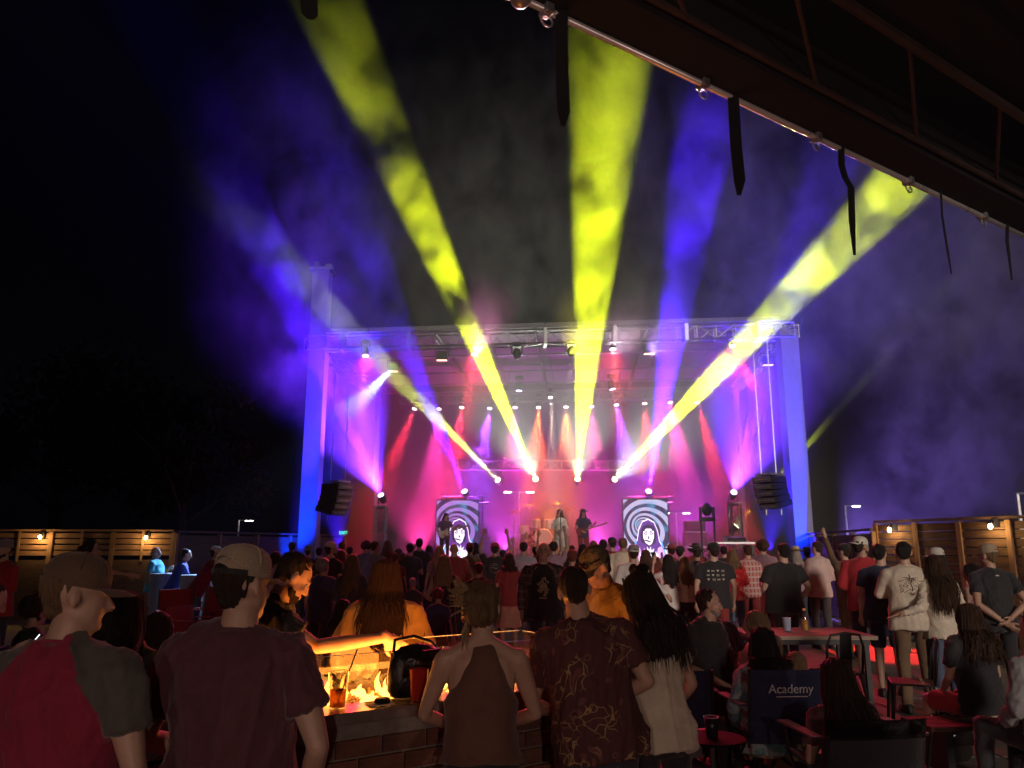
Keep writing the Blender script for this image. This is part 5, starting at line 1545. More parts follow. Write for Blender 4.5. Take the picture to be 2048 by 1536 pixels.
# ------------------------------------------------------------------ the people of the photograph
C_BLACK = cloth('black', (.018, .017, .020)); C_NAVY = cloth('navy', (.025, .03, .07)); C_CHAR = cloth('charcoal', (.05, .05, .055)); C_GREY = cloth('grey', (.20, .19, .20)); C_WHITE = cloth('white', (.62, .58, .55))
C_CREAM = cloth('cream', (.62, .53, .42)); C_JEANS = cloth('jeans', (.07, .09, .15)); C_DJEANS = cloth('dark_jeans', (.03, .035, .06)); C_MAROON = cloth('maroon', (.26, .012, .045)); C_PLUM = cloth('plum', (.10, .030, .045))
C_RED = cloth('red', (.42, .02, .03)); C_DRED = cloth('dark_red', (.24, .03, .03)); C_BROWN = cloth('brown', (.15, .09, .05)); C_KHAKI = cloth('khaki', (.28, .22, .15)); C_ORANGE = cloth('amber_tee', (.75, .42, .10)); C_TEAL = cloth('dark_teal', (.04, .06, .07))
C_PURPLE = cloth('purple_navy', (.05, .04, .11)); C_LILAC = cloth('lilac', (.30, .24, .30)); C_CYAN = cloth('cyan', (.08, .45, .60)); C_BLUE = cloth('royal_blue', (.03, .05, .35)); C_PINK = cloth('pale_pink', (.60, .42, .40)); C_TAN = cloth('tan', (.42, .30, .16)); C_MAUVE = cloth('mauve', (.28, .17, .22)); C_TAUPE = cloth('taupe_top', (.13, .055, .04)); C_OLIVE = cloth('olive_grey', (.09, .085, .075))
H_BROWN = cloth('cap_brown', (.12, .07, .045), bump=.4, bscale=90); H_WHITE = cloth('cap_white', (.60, .56, .50), bump=.4, bscale=90); H_TAN = cloth('cap_tan_mesh', (.46, .36, .25), bump=.7, bscale=160); H_BLACK = cloth('cap_black', (.015, .015, .017)); H_STRAW = mat('straw', (.55, .42, .22), .8, 0, .2, 30, .5, 120); H_RED = cloth('cap_red', (.35, .02, .03)); H_GREY = cloth('cap_grey', (.25, .23, .23)); H_CAMO = pattern('camo', 'blotch', [(.10, .085, .05), (.16, .13, .08), (.05, .05, .035), 22.0])
P_PLAID = pattern('red_plaid', 'plaid', [(.55, .30, .28), (.45, .06, .06), (.60, .45, .42)]); P_FLANNEL = pattern('dark_flannel', 'plaid', [(.10, .06, .05), (.05, .035, .035), (.16, .12, .10)])
P_PAISLEY = pattern('paisley', 'floral', [(.085, .028, .03), (.16, .055, .05), (.05, .015, .02), (.34, .22, .10)]); P_REDFLOR = pattern('red_floral', 'blotch', [(.50, .012, .02), (.65, .05, .05), (.62, .28, .24), 12.0]); P_IRID = pattern('iridescent', 'blotch', [(.12, .25, .30), (.30, .40, .42), (.22, .10, .14), 8.0])
TR, SH = 'trousers', 'shorts'
# ---- around the fire table
m1 = person(163, 1112, 2.5, 'man in maroon raglan shirt with grey sleeves and brown cap, at the left bottom corner', ('tee', C_MAROON), (TR, C_CHAR), ('buzz', 'light'), -10, 4, hy=-52, hp=2, armL=((.30, .08, 1.14), (.2, .25, 1.06)), armR=((.29, -.02, 1.13), (.24, .16, 1.0)), hat=('cap', H_BROWN, H_BROWN), build=1.16, belly=.3, vox=.009)
m2 = person(489, 1096, 2.65, 'broad man in plum tee and tan mesh cap seen from behind at the fire table', ('tee', C_PLUM), (TR, C_BLACK), ('buzz', 'dark'), -6, 3, hy=-24, armL=((.30, .04, 1.13), (.22, .26, 1.06)), armR=((.30, -.05, 1.14), (.23, .14, .94)), hat=('cap', H_TAN, H_BLACK, cloth('cap_seam', (.55, .45, .33))), build=1.15, belly=.3, vox=.009)
m3 = person(614, 1114, 4.15, 'bearded man in black tee, firelit, reaching his arm over the fire table', ('tee', C_BLACK), (TR, C_BLACK), ('short', 'dark'), -72, 14, hy=4, hp=22, armL='down', armR=((.24, .24, 1.33), (.14, .60, 1.44)), handR='droop', handL='relaxed', build=1.08, eyes=True, beard='dark', belly=.3, vox=.0075)
w1 = person(772, 1116, 5.0, 'long haired woman in amber tee with her back to the fire table', ('big', C_ORANGE), (TR, C_DJEANS), ('long', 'brown', .45), 0, 0, hy=10, armL='front', armR='front', fem=True, build=1.22, vox=.010)
w2 = person(966, 1161, 3.4, 'blonde woman in racerback top with spiky hair clip, elbows on the fire table', ('tank', C_TAUPE), (TR, C_BLACK), ('updo', 'light'), 4, 8, hy=-14, hp=6, armL=((.27, .16, 1.16), (.12, .40, 1.09)), armR=((.27, .16, 1.16), (.10, .40, 1.09)), fem=True, build=1.08, vox=.008)
m4 = person(1140, 1133, 3.75, 'man in dark paisley short sleeved shirt with cropped hair leaning to a woman', ('polo', P_PAISLEY), (TR, C_DJEANS), ('buzz', 'dark'), 8, 8, slean=-8, hy=-6, armL=((.28, .08, 1.13), (.14, .32, 1.06)), armR='front', build=1.10, belly=.4, vox=.009)
w3 = person(1266, 1146, 4.05, 'dark haired woman with topknot in cream tee beside the paisley shirt man', ('tee', C_CREAM), (TR, C_BLACK), ('long', 'dark', .36), 26, 10, hy=8, hp=14, armL='front', armR=((.25, -.02, 1.15), (.20, .16, 1.02)), fem=True, build=1.0, vox=.009)
m5 = person(1178, 1099, 5.0, 'firelit man in camouflage cap and tan tee looking down at the fire', ('tee', C_TAN), (TR, C_KHAKI), ('buzz', 'brown'), 118, 8, hy=0, hp=24, armL='front', armR='front', hat=('cap', H_CAMO, H_BLACK), eyes=True, build=1.12, belly=.4, vox=.009)
w4 = person(258, 1180, 3.75, 'short dark haired woman standing between the two capped men', ('tee', C_BLACK), (TR, C_BLACK), ('long', 'black', .55), -6, 4, armL='front', armR='front', fem=True, build=1.08)
# ---- left side tables
l1 = person(12, 1079, 10.0, 'man in a red hooded top and grey cap at the left picture edge', ('long', C_RED), (TR, C_DJEANS), ('buzz', 'dark'), 165, 0, armL='hold', armR='hold', hat=('beanie', H_GREY), beard='dark', build=1.1)
l2 = person(184, 1077, 11.0, 'dark haired woman with glasses stretching her arm out before the slat fence', ('tank', C_PINK), (TR, C_DJEANS), ('pony', 'dark'), -85, 4, hy=0, armL='front', armR=((.26, .30, 1.36), (.22, .62, 1.33)), fem=True, specs=True, eyes=True, vox=.012)
l3 = person(312, 1094, 15.8, 'balding man in cyan shirt and shorts standing at a tall table', ('tee', C_CYAN), (SH, cloth('pale_shorts', (.35, .36, .42))), ('bald', 'grey'), -80, 0, armL='hold', armR='down', build=1.2, belly=.9, vox=.016)
l4 = person(375, 1097, 15.2, 'man in royal blue polo leaning on a cloth covered tall table', ('polo', C_BLUE), (TR, C_BLACK), ('short', 'dark'), -66, 22, armL='table', armR='table', hp=-14, vox=.016)
l5 = person(434, 1093, 14.4, 'man in maroon shirt and white cap leaning over the tall table', ('long', C_MAROON), (TR, C_JEANS), ('buzz', 'dark'), -60, 28, armL='table', armR='table', hp=-20, hat=('cap', H_WHITE, H_BLACK), build=1.1, vox=.016)
l6 = person(77, 1186, 6.4, 'seated woman with dark curly hair near the left picture edge', ('tee', C_BLACK), (TR, C_BLACK), ('curly', 'dark'), -30, 4, seat=True, fem=True, armL='lap', armR='lap')
l7 = person(323, 1222, 5.2, 'seated dark haired woman half hidden behind the maroon shirt man', ('tee', C_CHAR), (TR, C_BLACK), ('long', 'dark', .4), -30, 4, seat=True, fem=True, armL='lap', armR='lap')
l8 = person(2, 1166, 5.6, 'seated person holding a bright phone at the left picture edge', ('long', C_PURPLE), (TR, C_BLACK), ('short', 'dark'), -50, 6, hp=20, seat=True, armL='hold', armR='hold')
# ---- crowd, left half
crowd = [
 (553, 1103, 12, 'girl in pale pink top in profile beside the tan mesh cap', dict(shirt=('tee', C_PINK), hair=('pony', 'dark'), rot=-70, fem=True)),
 (585, 1083, 17.5, 'tall man with red rimmed dark hair and charcoal shirt before the left tower', dict(shirt=('long', C_CHAR), hair=('short', 'dark'))),
 (617, 1091, 16.0, 'man in grey knit cap in front of the blue left tower foot', dict(shirt=('tee', C_BLACK), hair=('buzz', 'dark'), hat=('beanie', H_GREY))),
 (639, 1094, 17.6, 'short dark haired man just right of the left tower foot', dict(shirt=('tee', C_CHAR), hair=('short', 'black'))),
 (661, 1084, 13, 'bearded man in white mesh cap looking right near the left tower', dict(shirt=('tee', C_BLACK), hair=('buzz', 'dark'), rot=-25, hy=-25, hat=('cap', H_WHITE, H_BLACK), beard='dark')),
 (685, 1083, 18.3, 'tall man with reddish hair behind the white mesh cap man', dict(shirt=('tee', C_DRED), hair=('short', 'red'))),
 (683, 1098, 14, 'woman with long auburn hair beneath the green exit sign', dict(shirt=('tee', C_BLACK), hair=('long', 'red', .38), fem=True)),
 (701, 1093, 17.9, 'short haired man in grey tee right of the auburn haired woman', dict(shirt=('tee', C_GREY), hair=('buzz', 'dark'))),
 (647, 1114, 10.6, 'grey curly haired man in purple navy tee behind the bearded man', dict(shirt=('tee', C_PURPLE), hair=('curly', 'grey'), rot=-15, hy=-20, build=1.1)),
 (706, 1107, 10.4, 'woman with long light brown hair in dark jumper left of the amber tee', dict(shirt=('long', C_CHAR), hair=('long', 'light', .52), fem=True, armL='front', armR='front')),
 (751, 1082, 16, 'dark haired man in lilac shirt looking right', dict(shirt=('long', C_LILAC), hair=('short', 'dark'), rot=-20, hy=-30)),
 (733, 1080, 17.6, 'curly dark haired man in grey shirt left of the lilac shirt', dict(shirt=('tee', C_GREY), hair=('curly', 'black'))),
 (776, 1079, 18.3, 'woman with reddish brown hair below the left truss column', dict(shirt=('tee', C_DRED), hair=('long', 'red', .35), fem=True)),
 (797, 1097, 18.3, 'curly haired woman pointing one arm up left of the left screen', dict(shirt=('tank', C_RED), hair=('curly', 'dark'), fem=True, armR='upwide', handR='point', vox=.017)),
 (791, 1104, 15.3, 'short person with auburn hair before the pointing woman', dict(shirt=('tee', C_DRED), hair=('short', 'red'), fem=True)),
 (805, 1105, 16.0, 'short strawberry blonde person beside the teal tee man', dict(shirt=('tee', C_BLACK), hair=('short', 'light'))),
 (821, 1086, 16, 'dark haired man in dark teal tee in front of the left screen edge', dict(shirt=('tee', C_TEAL), hair=('short', 'black'), hy=-12, armR='drink')),
 (839, 1076, 17.6, 'tall dark haired man in black left of the left screen', dict(shirt=('tee', C_BLACK), hair=('short', 'black'), build=1.1)),
 (859, 1090, 18.3, 'dark haired woman low in front of the left screen', dict(shirt=('tee', C_BLACK), hair=('long', 'black', .3), fem=True)),
 (879, 1090, 14.8, 'blonde woman with red lit hair in pinkish top before the left screen', dict(shirt=('tee', C_MAUVE), hair=('long', 'blonde', .36), fem=True)),
 (889, 1108, 10.3, 'long blonde haired woman in black dress carrying a dark backpack', dict(shirt=('dress', C_BLACK), legs=('dress', None), hair=('long', 'blonde', .46), fem=True, armL='front', armR='front')),
 (908, 1087, 14.8, 'bald man in dark red shirt in front of the left screen', dict(shirt=('long', C_DRED), hair=('bald', None), build=1.12, armR='pocket')),
 (940, 1086, 16.5, 'man in red cap at the right edge of the left screen', dict(shirt=('tee', C_BROWN), hair=('buzz', 'dark'), hat=('cap', H_RED, H_RED), rot=8)),
 (951, 1084, 18.3, 'woman with long straight black hair right of the left screen', dict(shirt=('tee', C_BLACK), hair=('long', 'black', .4), fem=True)),
 (954, 1107, 17.1, 'grey haired short man right of the red cap', dict(shirt=('tee', C_GREY), hair=('short', 'grey'))),
 (958, 1124, 11.2, 'boy with cropped hair in dark tee beside the black dress', dict(shirt=('tee', C_BLACK), hair=('short', 'brown'))),
 (990, 1086, 15.5, 'man in red cap and black tee with round back print making horns with both hands', dict(shirt=('tee', C_BLACK), hair=('short', 'dark'), hat=('cap', H_RED, H_BLACK), armL='up', armR='up', handL='horns', handR='horns', build=1.12, vox=.013)),
 (1006, 1100, 17.6, 'dark haired woman raising one hand in horns right of the round print', dict(shirt=('tee', C_BLACK), hair=('short', 'black'), fem=True, armR='up', handR='horns', vox=.013)),
 (1018, 1104, 12.5, 'woman in dusty red top and skirt beside the flannel shirt man', dict(shirt=('tee', C_DRED), hair=('long', 'dark', .2), fem=True, legs=('skirt', cloth('peach_skirt', (.40, .20, .14))))),
 (1047, 1083, 15.5, 'dark haired man in grey lilac tee left of the singer', dict(shirt=('tee', C_LILAC), hair=('short', 'black'), armR='drink', build=1.08)),
 (1071, 1092, 17.1, 'man with raised fist left of the singer', dict(shirt=('tee', C_BLACK), hair=('short', 'dark'), armL='up', handL='point', vox=.015)),
 (1098, 1088, 16.8, 'woman pointing both hands up before the singer', dict(shirt=('tee', C_DRED), hair=('long', 'dark', .3), fem=True, armL='up', armR='up', handL='point', handR='point', vox=.015)),
 (1087, 1085, 9.7, 'balding man in dark flannel over printed black tee facing away from the stage', dict(shirt=('tee', C_BLACK), legs=(TR, C_DJEANS), hair=('bald', 'brown'), rot=176, eyes=True, specs=True, build=1.14, belly=.6, vox=.010)),
 (1107, 1082, 15.4, 'dark haired man raising one bent arm just right of the flannel man', dict(shirt=('tee', C_MAUVE), hair=('short', 'black'), armR='up', handR='horns', vox=.014)),
 (877, 1174, 9.6, 'child with reddish curly hair beside the amber tee woman', dict(shirt=('tee', C_PURPLE), hair=('curly', 'red'), fem=True)),
 (826, 1155, 12, 'small grey haired person peeking behind the amber tee woman', dict(shirt=('tee', C_CHAR), hair=('short', 'grey'), fem=True)),
 (688, 1196, 9.6, 'seated woman lit by her phone left of the amber tee', dict(shirt=('tee', C_BLACK), legs=(TR, C_KHAKI), hair=('long', 'dark', .3), fem=True, seat=True, armL='hold', armR='hold', rot=-40)),
 # crowd, right half
 (1143, 1090, 17.9, 'dark haired man right of the singer with plain black tee', dict(shirt=('tee', C_BLACK), hair=('short', 'black'))),
 (1165, 1087, 18.2, 'dark haired woman under the hat wearing guitarist', dict(shirt=('tee', C_CHAR), hair=('long', 'black', .2), fem=True)),
 (1187, 1081, 16.8, 'man with short light hair in pale shirt right of the hat wearing guitarist', dict(shirt=('tee', C_LILAC), hair=('short', 'light'))),
 (1206, 1078, 16.0, 'tall dark haired man in mauve tee left of the cream shirt man', dict(shirt=('tee', C_MAUVE), hair=('short', 'black'))),
 (1224, 1075, 16.5, 'man in dark red marked cap left of the right screen', dict(shirt=('tee', C_DRED), hair=('buzz', 'dark'), hat=('backcap', H_BLACK, H_RED))),
 (1144, 1098, 11.5, 'woman with auburn hair just behind the camouflage cap', dict(shirt=('tee', C_DRED), hair=('short', 'red'), fem=True)),
 (1246, 1075, 15.5, 'man with light cropped hair and cream shirt before the right screen', dict(shirt=('long', C_CREAM), hair=('short', 'light'), build=1.14)),
 (1268, 1090, 11.5, 'man in backward grey cap and white long sleeves before the right screen', dict(shirt=('long', C_WHITE), legs=(TR, C_NAVY), hair=('buzz', 'dark'), hat=('cap', H_GREY, H_WHITE), armR=((.36, -.02, 1.22), (.56, .04, 1.06)), slean=4)),
 (1291, 1098, 13, 'woman with long brown hair at the foot of the right screen', dict(shirt=('tee', C_DRED), hair=('long', 'brown', .34), fem=True)),
 (1312, 1112, 14, 'woman in dusty pink top holding her hands up before the right screen', dict(shirt=('tee', C_PINK), hair=('long', 'red', .25), fem=True, armL='hold_up', armR='hold_up')),
 (1336, 1107, 12, 'woman with long black hair in a pale tee filming with raised arms', dict(shirt=('tee', C_WHITE), hair=('long', 'black', .46), fem=True, armL='hold_up', armR='hold', rot=10)),
 (1369, 1112, 12.2, 'woman with straight light brown hair and cream top', dict(shirt=('crop', C_CREAM), legs=(TR, C_BLACK), hair=('long', 'light', .42), fem=True, armL='front', armR='front', rot=8)),
 (1342, 1088, 16.8, 'person in wide red hat at the right edge of the right screen', dict(shirt=('tee', C_DRED), hair=('short', 'dark'), hat=('brimhat', cloth('felt_red', (.40, .06, .05))))),
 (1360, 1092, 14.6, 'man in black baseball cap left of the cowboy hat', dict(shirt=('tee', C_BLACK), hair=('buzz', 'black'), hat=('cap', H_BLACK, H_BLACK), rot=-30)),
 (1393, 1091, 14.8, 'man in dark cowboy hat between the screens and the amplifier stack', dict(shirt=('long', C_BLACK), hair=('short', 'dark'), hat=('brimhat', cloth('felt_black', (.02, .02, .022)), 'cowboy'))),
 (1391, 1085, 18.2, 'person in a second dark brimmed hat behind the cowboy hat', dict(shirt=('tee', C_DRED), hair=('short', 'dark'), hat=('brimhat', cloth('felt_brown', (.05, .035, .03)), 'cowboy'))),
 (1427, 1085, 11.3, 'man in dark cap and black tee with white sponsor marks on the back', dict(shirt=('tee', C_BLACK), legs=(TR, C_DRED), hair=('short', 'dark'), hat=('cap', H_BLACK, H_BLACK), hy=20, build=1.18, belly=.4)),
 (1447, 1092, 17.4, 'dark haired man behind the red floral shirt', dict(shirt=('tee', C_BLACK), hair=('short', 'black'))),
 (1463, 1096, 13.6, 'woman with wavy light hair in a bright red floral shirt', dict(shirt=('long', P_REDFLOR), legs=(TR, C_JEANS), hair=('long', 'light', .26), fem=True, armR='front')),
 (1494, 1089, 14, 'man with cropped brown hair in red and white plaid shirt', dict(shirt=('long', P_PLAID), legs=(TR, C_DRED), hair=('short', 'brown'), armL='front', armR='front')),
 (1524, 1077, 14.6, 'person in bushy curls and mauve shirt beside the plaid shirt', dict(shirt=('long', C_MAUVE), legs=(TR, C_DRED), hair=('curly', 'brown'))),
 (1566, 1086, 10.6, 'big man with thick dark hair in black shirt holding a can', dict(shirt=('polo', C_BLACK), legs=(TR, C_BLACK), hair=('short', 'black'), rot=14, armL='drink', armR='pocket', build=1.28, belly=.6, vox=.016)),
 (1590, 1091, 16.0, 'woman in red lit straw hat with wavy grey hair', dict(shirt=('tee', C_MAUVE), hair=('long', 'grey', .3), fem=True, hat=('brimhat', H_STRAW))),
 (1613, 1093, 17.4, 'person in dark hat beside the red lit straw hat', dict(shirt=('tee', C_BLACK), hair=('short', 'black'), hat=('brimhat', cloth('felt_black', (.02, .02, .022))))),
 (1632, 1082, 13.6, 'man in pale pink shirt and dark trousers before the right tower', dict(shirt=('long', cloth('salmon_white', (.62, .46, .43))), legs=(TR, C_CHAR), hair=('short', 'dark'), armL='front', armR='front', hy=22)),
 (1688, 1088, 12.5, 'man in dark cap and tan jacket raising his fist right of the tower', dict(shirt=('over', C_BROWN), legs=(TR, C_BROWN), hair=('buzz', 'dark'), hat=('cap', H_BLACK, H_BLACK), rot=25, armL=((.10, .16, 1.55), (.16, .20, 1.90)), handL='fist', vox=.015)),
 (1719, 1074, 10.6, 'bearded man in white cap and red long sleeved shirt', dict(shirt=('long', C_RED), legs=(SH, C_BLACK), hair=('short', 'dark'), rot=-20, hy=-50, hat=('backcap', H_WHITE, H_WHITE), beard='dark', armL='front', armR='front', eyes=True, vox=.012, build=1.1)),
 (1757, 1087, 9.4, 'man in black tee and shorts with white back print beside the red shirt', dict(shirt=('tee', C_NAVY), legs=(SH, C_NAVY), hair=('short', 'black'), rot=-15, hy=-25, armL='down', armR='hold', build=1.15, belly=.4)),
 (1804, 1082, 8.5, 'man in cream long sleeved shirt with palm tree print on the back', dict(shirt=('long', C_CREAM), legs=(TR, C_BROWN), hair=('short', 'black'), hy=-10, armL='cross', armR='cross', build=1.10, vox=.012)),
 (1866, 1108, 8.4, 'woman with long brown hair in cream sweater, arm round the palm shirt man', dict(shirt=('long', C_CREAM), legs=(TR, C_JEANS), hair=('long', 'brown', .52), rot=6, hy=-15, fem=True, build=1.1, armL=((.30, -.13, 1.17), (.56, -.14, 1.11)), armR='front', handL='flat', vox=.010)),
 (1872, 1096, 10.6, 'woman with long black hair and white visor behind the cream sweater', dict(shirt=('tee', C_BLACK), hair=('long', 'black', .5), fem=True, hat=('cap', H_WHITE, H_WHITE), rot=20, hy=20)),
 (1937, 1125, 9.4, 'young dark haired woman looking left beside the black tee man', dict(shirt=('tank', C_MAUVE), hair=('long', 'black', .4), fem=True, rot=30, hy=30)),
 (1973, 1089, 8.6, 'man in cream cap and black tee holding his hands behind his back', dict(shirt=('tee', C_BLACK), legs=(TR, C_BLACK), hair=('buzz', 'light'), hat=('cap', H_TAN, H_TAN), rot=-2, hy=28, armL='backs', armR='back', build=1.06, vox=.009)),
]
by = {}
for (px, top, Y, lab, kw) in crowd:
    kw = dict(kw); kw.setdefault('rot', random.uniform(-10, 10)); kw.setdefault('legs', (TR, random.choice((C_DJEANS, C_BLACK, C_CHAR, C_JEANS)))); kw.setdefault('skin', random.choice((0, 0, 1, 1)))
    kw.setdefault('lean', random.uniform(-2, 4)); kw.setdefault('hp', random.uniform(-6, 4))
    by[px] = person(px, top, Y, lab, **kw)
# ---- seated group, right foreground
s1 = person(1417, 1178, 7.2, 'seated man in black polo with goatee turning to the blonde woman', ('polo', C_BLACK), (TR, C_CHAR), ('short', 'dark'), -150, 6, hy=48, seat=True, armL=((.28, .08, 1.14), (.10, .34, 1.02)), armR=((.28, .08, 1.14), (.10, .34, 1.02)), build=1.25, belly=.7, eyes=True, beard='grey', vox=.010)
s2 = person(1507, 1219, 6.9, 'seated blonde woman in pale pink top facing the man in the black polo', ('long', C_PINK), (TR, C_JEANS), ('long', 'light', .30), 62, 4, hy=0, seat=True, fem=True, armL='lap', armR='lap', build=1.1)
s3 = person(1521, 1252, 5.9, 'seated woman with black hair in a shimmering pale blue jacket', ('over', P_IRID), (TR, C_BLACK), ('long', 'black', .22), 10, 2, seat=True, fem=True, armL='lap', armR='lap', build=1.12)
s4 = person(1339, 1269, 6.3, 'bald grey man in grey tee sitting in a low navy camp chair', ('tee', C_GREY), (TR, C_NAVY), ('bald', 'grey'), -4, -4, seat=True, armL='lap', armR='lap', build=1.1)
s5 = person(1594, 1302, 6.2, 'seated woman with light brown hair leaning beside the lettered camp chair', ('tee', C_BROWN), (TR, C_BLACK), ('updo', 'light'), -20, 8, slean=8, seat=True, fem=True, armL='lap', armR='lap')
s6 = person(1664, 1312, 5.0, 'seated woman with long dark hair in a black camp chair', ('tee', C_PLUM), (TR, C_BLACK), ('long', 'dark', .58), 6, 2, slean=-6, seat=True, fem=True, armL='lap', armR='lap', build=1.12, vox=.010)
s7 = person(1931, 1205, 6.6, 'woman with brown hair in black top and red shorts sitting on a bench', ('tee', C_BLACK), (SH, C_RED), ('long', 'brown', .34), 14, 4, seat=True, fem=True, armL='lap', armR='lap', build=1.12, vox=.011)
s8 = person(2062, 1222, 5.6, 'person in grey shirt seated at the right picture edge', ('long', C_GREY), (TR, C_BLACK), ('short', 'dark'), 20, 6, seat=True, armL='lap', armR='lap', build=1.1)
# ---- on the stage
BAND = 'musicians on the stage'
b1 = person(1119, 1018, 21.2, 'long haired singer in a white lit coat holding a microphone', ('over', cloth('white_coat', (.72, .66, .58))), (SH, C_WHITE), ('long', 'light', .45), 160, 0, hy=-12, armL='front', armR='mic', handR='grip', fem=True, base_z=DECK_Z, group=BAND, vox=.016)
b2 = person(1166, 1017, 22.8, 'guitarist in a dark hat and purple shirt right of the singer', ('tee', C_PURPLE), (TR, C_DRED), ('long', 'dark', .3), 185, 4, armL='fret', armR='strum', hat=('brimhat', cloth('felt_black', (.02, .02, .022)), 'cowboy'), base_z=DECK_Z, group=BAND, vox=.018)
b3 = person(893, 1026, 22.6, 'bass player with long dark hair in front of the left screen', ('tee', C_PURPLE), (TR, C_BLACK), ('long', 'black', .35), 200, 10, hp=16, armL='fret', armR='strum', base_z=DECK_Z, group=BAND, vox=.018)
b4 = person(1078, 1042, 26.9, 'drummer sitting behind the drum kit', ('tee', C_BLACK), (TR, C_BLACK), ('short', 'dark'), 180, 4, seat=True, armL='hold', armR='hold', base_z=DECK_Z + .4, group=BAND, vox=.02)
finish_people()

# raglan shirt: the shoulder and sleeve panels are cut from grey cloth
def raglan(K, m):
    me = K.by['shirt'].data; me.materials.append(m); inv = (Matrix.Scale(K.s, 4) @ K.U).inverted()
    arms = [tuple(inv @ p for p in getattr(K, 'arm%d' % sd)[:2]) for sd in (-1, 1)]
    for p in me.polygons:
        q = inv @ p.center; x = abs(q.x)
        near = min((q - (a + (e - a) * max(0, min(1.1, (q - a).dot(e - a) / (e - a).length_squared)))).length for a, e in arms)
        if x > .085 + (1.475 - q.z) * .62 and (near < .105 or q.z > 1.30): p.material_index = 1
raglan(m1, C_OLIVE)
# claw clip with spiky hair ends
def spikes(K):
    g = MB(); rs = random.Random(5); s = K.s
    for i in range(46):
        p = V((-.055 + rs.uniform(-.02, .02), -.075 + rs.uniform(-.03, .03), 1.66 + rs.uniform(-.05, .05)))
        d = V((-.75 + rs.uniform(-.35, .3), -.15 + rs.uniform(-.4, .4), .25 + rs.uniform(-.7, .6))).normalized() * rs.uniform(.05, .10)
        p1 = K.H @ p; p2 = K.H @ (p + d * .6 + V((0, 0, .006))); p3 = K.H @ (p + d)
        g.tube([p1 * s, p2 * s, p3 * s], [.006, .0045, .0008], 5)
    for i in range(26):
        a = rs.uniform(-1, 1); p = V((-.06 - .01 * a, -.02 + .04 * a, 1.60)); q = V((-.075 + rs.uniform(-.02, .02), -.01 + .06 * a, 1.44 + rs.uniform(-.02, .03)))
        g.tube([(K.H @ p) * s, (K.H @ p.lerp(q, .5)) * s + V((-.008, 0, 0)), (K.U @ q) * s], [.006, .005, .001], 5)
    g.build('hair_spikes', hair_mat('blonde'), K.obj)
    g = MB(); g.sm = True
    for k in range(6): g.tube([(K.H @ V((-.035, -.115, 1.69 - k * .02))) * s, (K.H @ V((-.065, -.12, 1.685 - k * .02))) * s, (K.H @ V((-.08, -.09, 1.68 - k * .02))) * s], .004, 5)
    g.build('hair_clip', mat('tortoise_clip', (.12, .05, .02), .3, 0, .5, 40), K.obj)
spikes(w2)
# topknot
g = MB(); rs = random.Random(2)
for i in range(22):
    d = V((rs.gauss(0, 1), rs.gauss(0, 1), rs.gauss(0, .7))).normalized(); p = V((.015, -.05, 1.775)) + V((d.x * .04, d.y * .035, d.z * .024))
    g.ell((w3.H @ p) * w3.s, (.020, .020, .016), None, 8, 6)
g.sm = True; g.build('topknot', hair_mat('black'), w3.obj)
# prints
W_PRINT = mat('print_cream', (.50, .46, .40), .8, 0, .3, 40); D_PRINT = mat('print_brown', (.09, .05, .045), .8, 0, .2, 40); G_PRINT = mat('print_gold', (.40, .32, .18), .8, 0, .35, 60)
def ring_poly(cx, cz, r0, r1, a0, a1, n): return [[(cx + r * math.cos(a), cz + r * math.sin(a)) for r, a in ((r0, p), (r1, p), (r1, q), (r0, q))] for p, q in [(a0 + (a1 - a0) * i / n, a0 + (a1 - a0) * (i + 1) / n) for i in range(n)]]
def rect(cx, cz, w, h): return [(cx - w / 2, cz - h / 2), (cx + w / 2, cz - h / 2), (cx + w / 2, cz + h / 2), (cx - w / 2, cz + h / 2)]
# palm tree with crossed lines and leaf, on the cream back
K = by[1804]
palm = [rect(.0 + .006 * math.sin(i), 1.24 + i * .014, .012, .015) for i in range(8)]
for a in (-2.6, -2.1, -1.2, -.4, .1, .6, 2.5, 3.0, 1.7):
    for k in range(5):
        r_ = .012 + k * .015; z = 1.355 + r_ * math.sin(a) - (r_ * r_) * 5; x = r_ * math.cos(a) * 1.25
        palm.append(rect(x, z, .017 - .002 * k, .011 - .001 * k))
for i, (x, wd) in enumerate(((-.105, .022), (-.075, .018), (-.048, .020), (.048, .020), (.075, .018), (.105, .022))):
    palm += [rect(x - .005, 1.285, .004, .026), rect(x + .006, 1.296, .012, .004), rect(x + .006, 1.274, .012, .004), rect(x + .006, 1.285, .010, .004)]
for sx in (-1, 1):
    palm += ring_poly(sx * .095, 1.243, .013, .018, 0, 6.28, 9)
    for k in range(6): palm.append(rect(sx * (.02 + .017 * k), 1.25 - .012 * k + .03 * (k > 3), .016, .006))
    palm += [[(sx * .12, 1.33), (sx * .07, 1.335), (sx * .12, 1.34)]]
for k in range(9):
    a = math.pi + math.pi * k / 8; palm.append([(.0 + .01 * math.cos(a - .4), 1.215 + .01 * math.sin(a - .4)), (.055 * math.cos(a), 1.215 + .05 * math.sin(a)), (.0 + .01 * math.cos(a + .4), 1.215 + .01 * math.sin(a + .4))])
decal(K, palm, D_PRINT)
K = by[1427]; pr = []
for r_, z in enumerate((1.365, 1.305, 1.245)):
    for c in range(4):
        x = -.105 + c * .068 + random.uniform(-.006, .006)
        if (r_ + c) % 4 == 3: pr += [rect(x, z + q * .011, .045, .005) for q in (-1, 0, 1)]
        elif (r_ + c) % 3 == 0: pr += ring_poly(x, z, .0, .017, 0, 6.28, 7)
        elif (r_ + c) % 3 == 1: pr += [rect(x - .016 + q * .011, z, .007, .022) for q in range(4)]
        else: pr.append([(x - .02, z + .014), (x + .02, z + .014), (x, z - .018)])
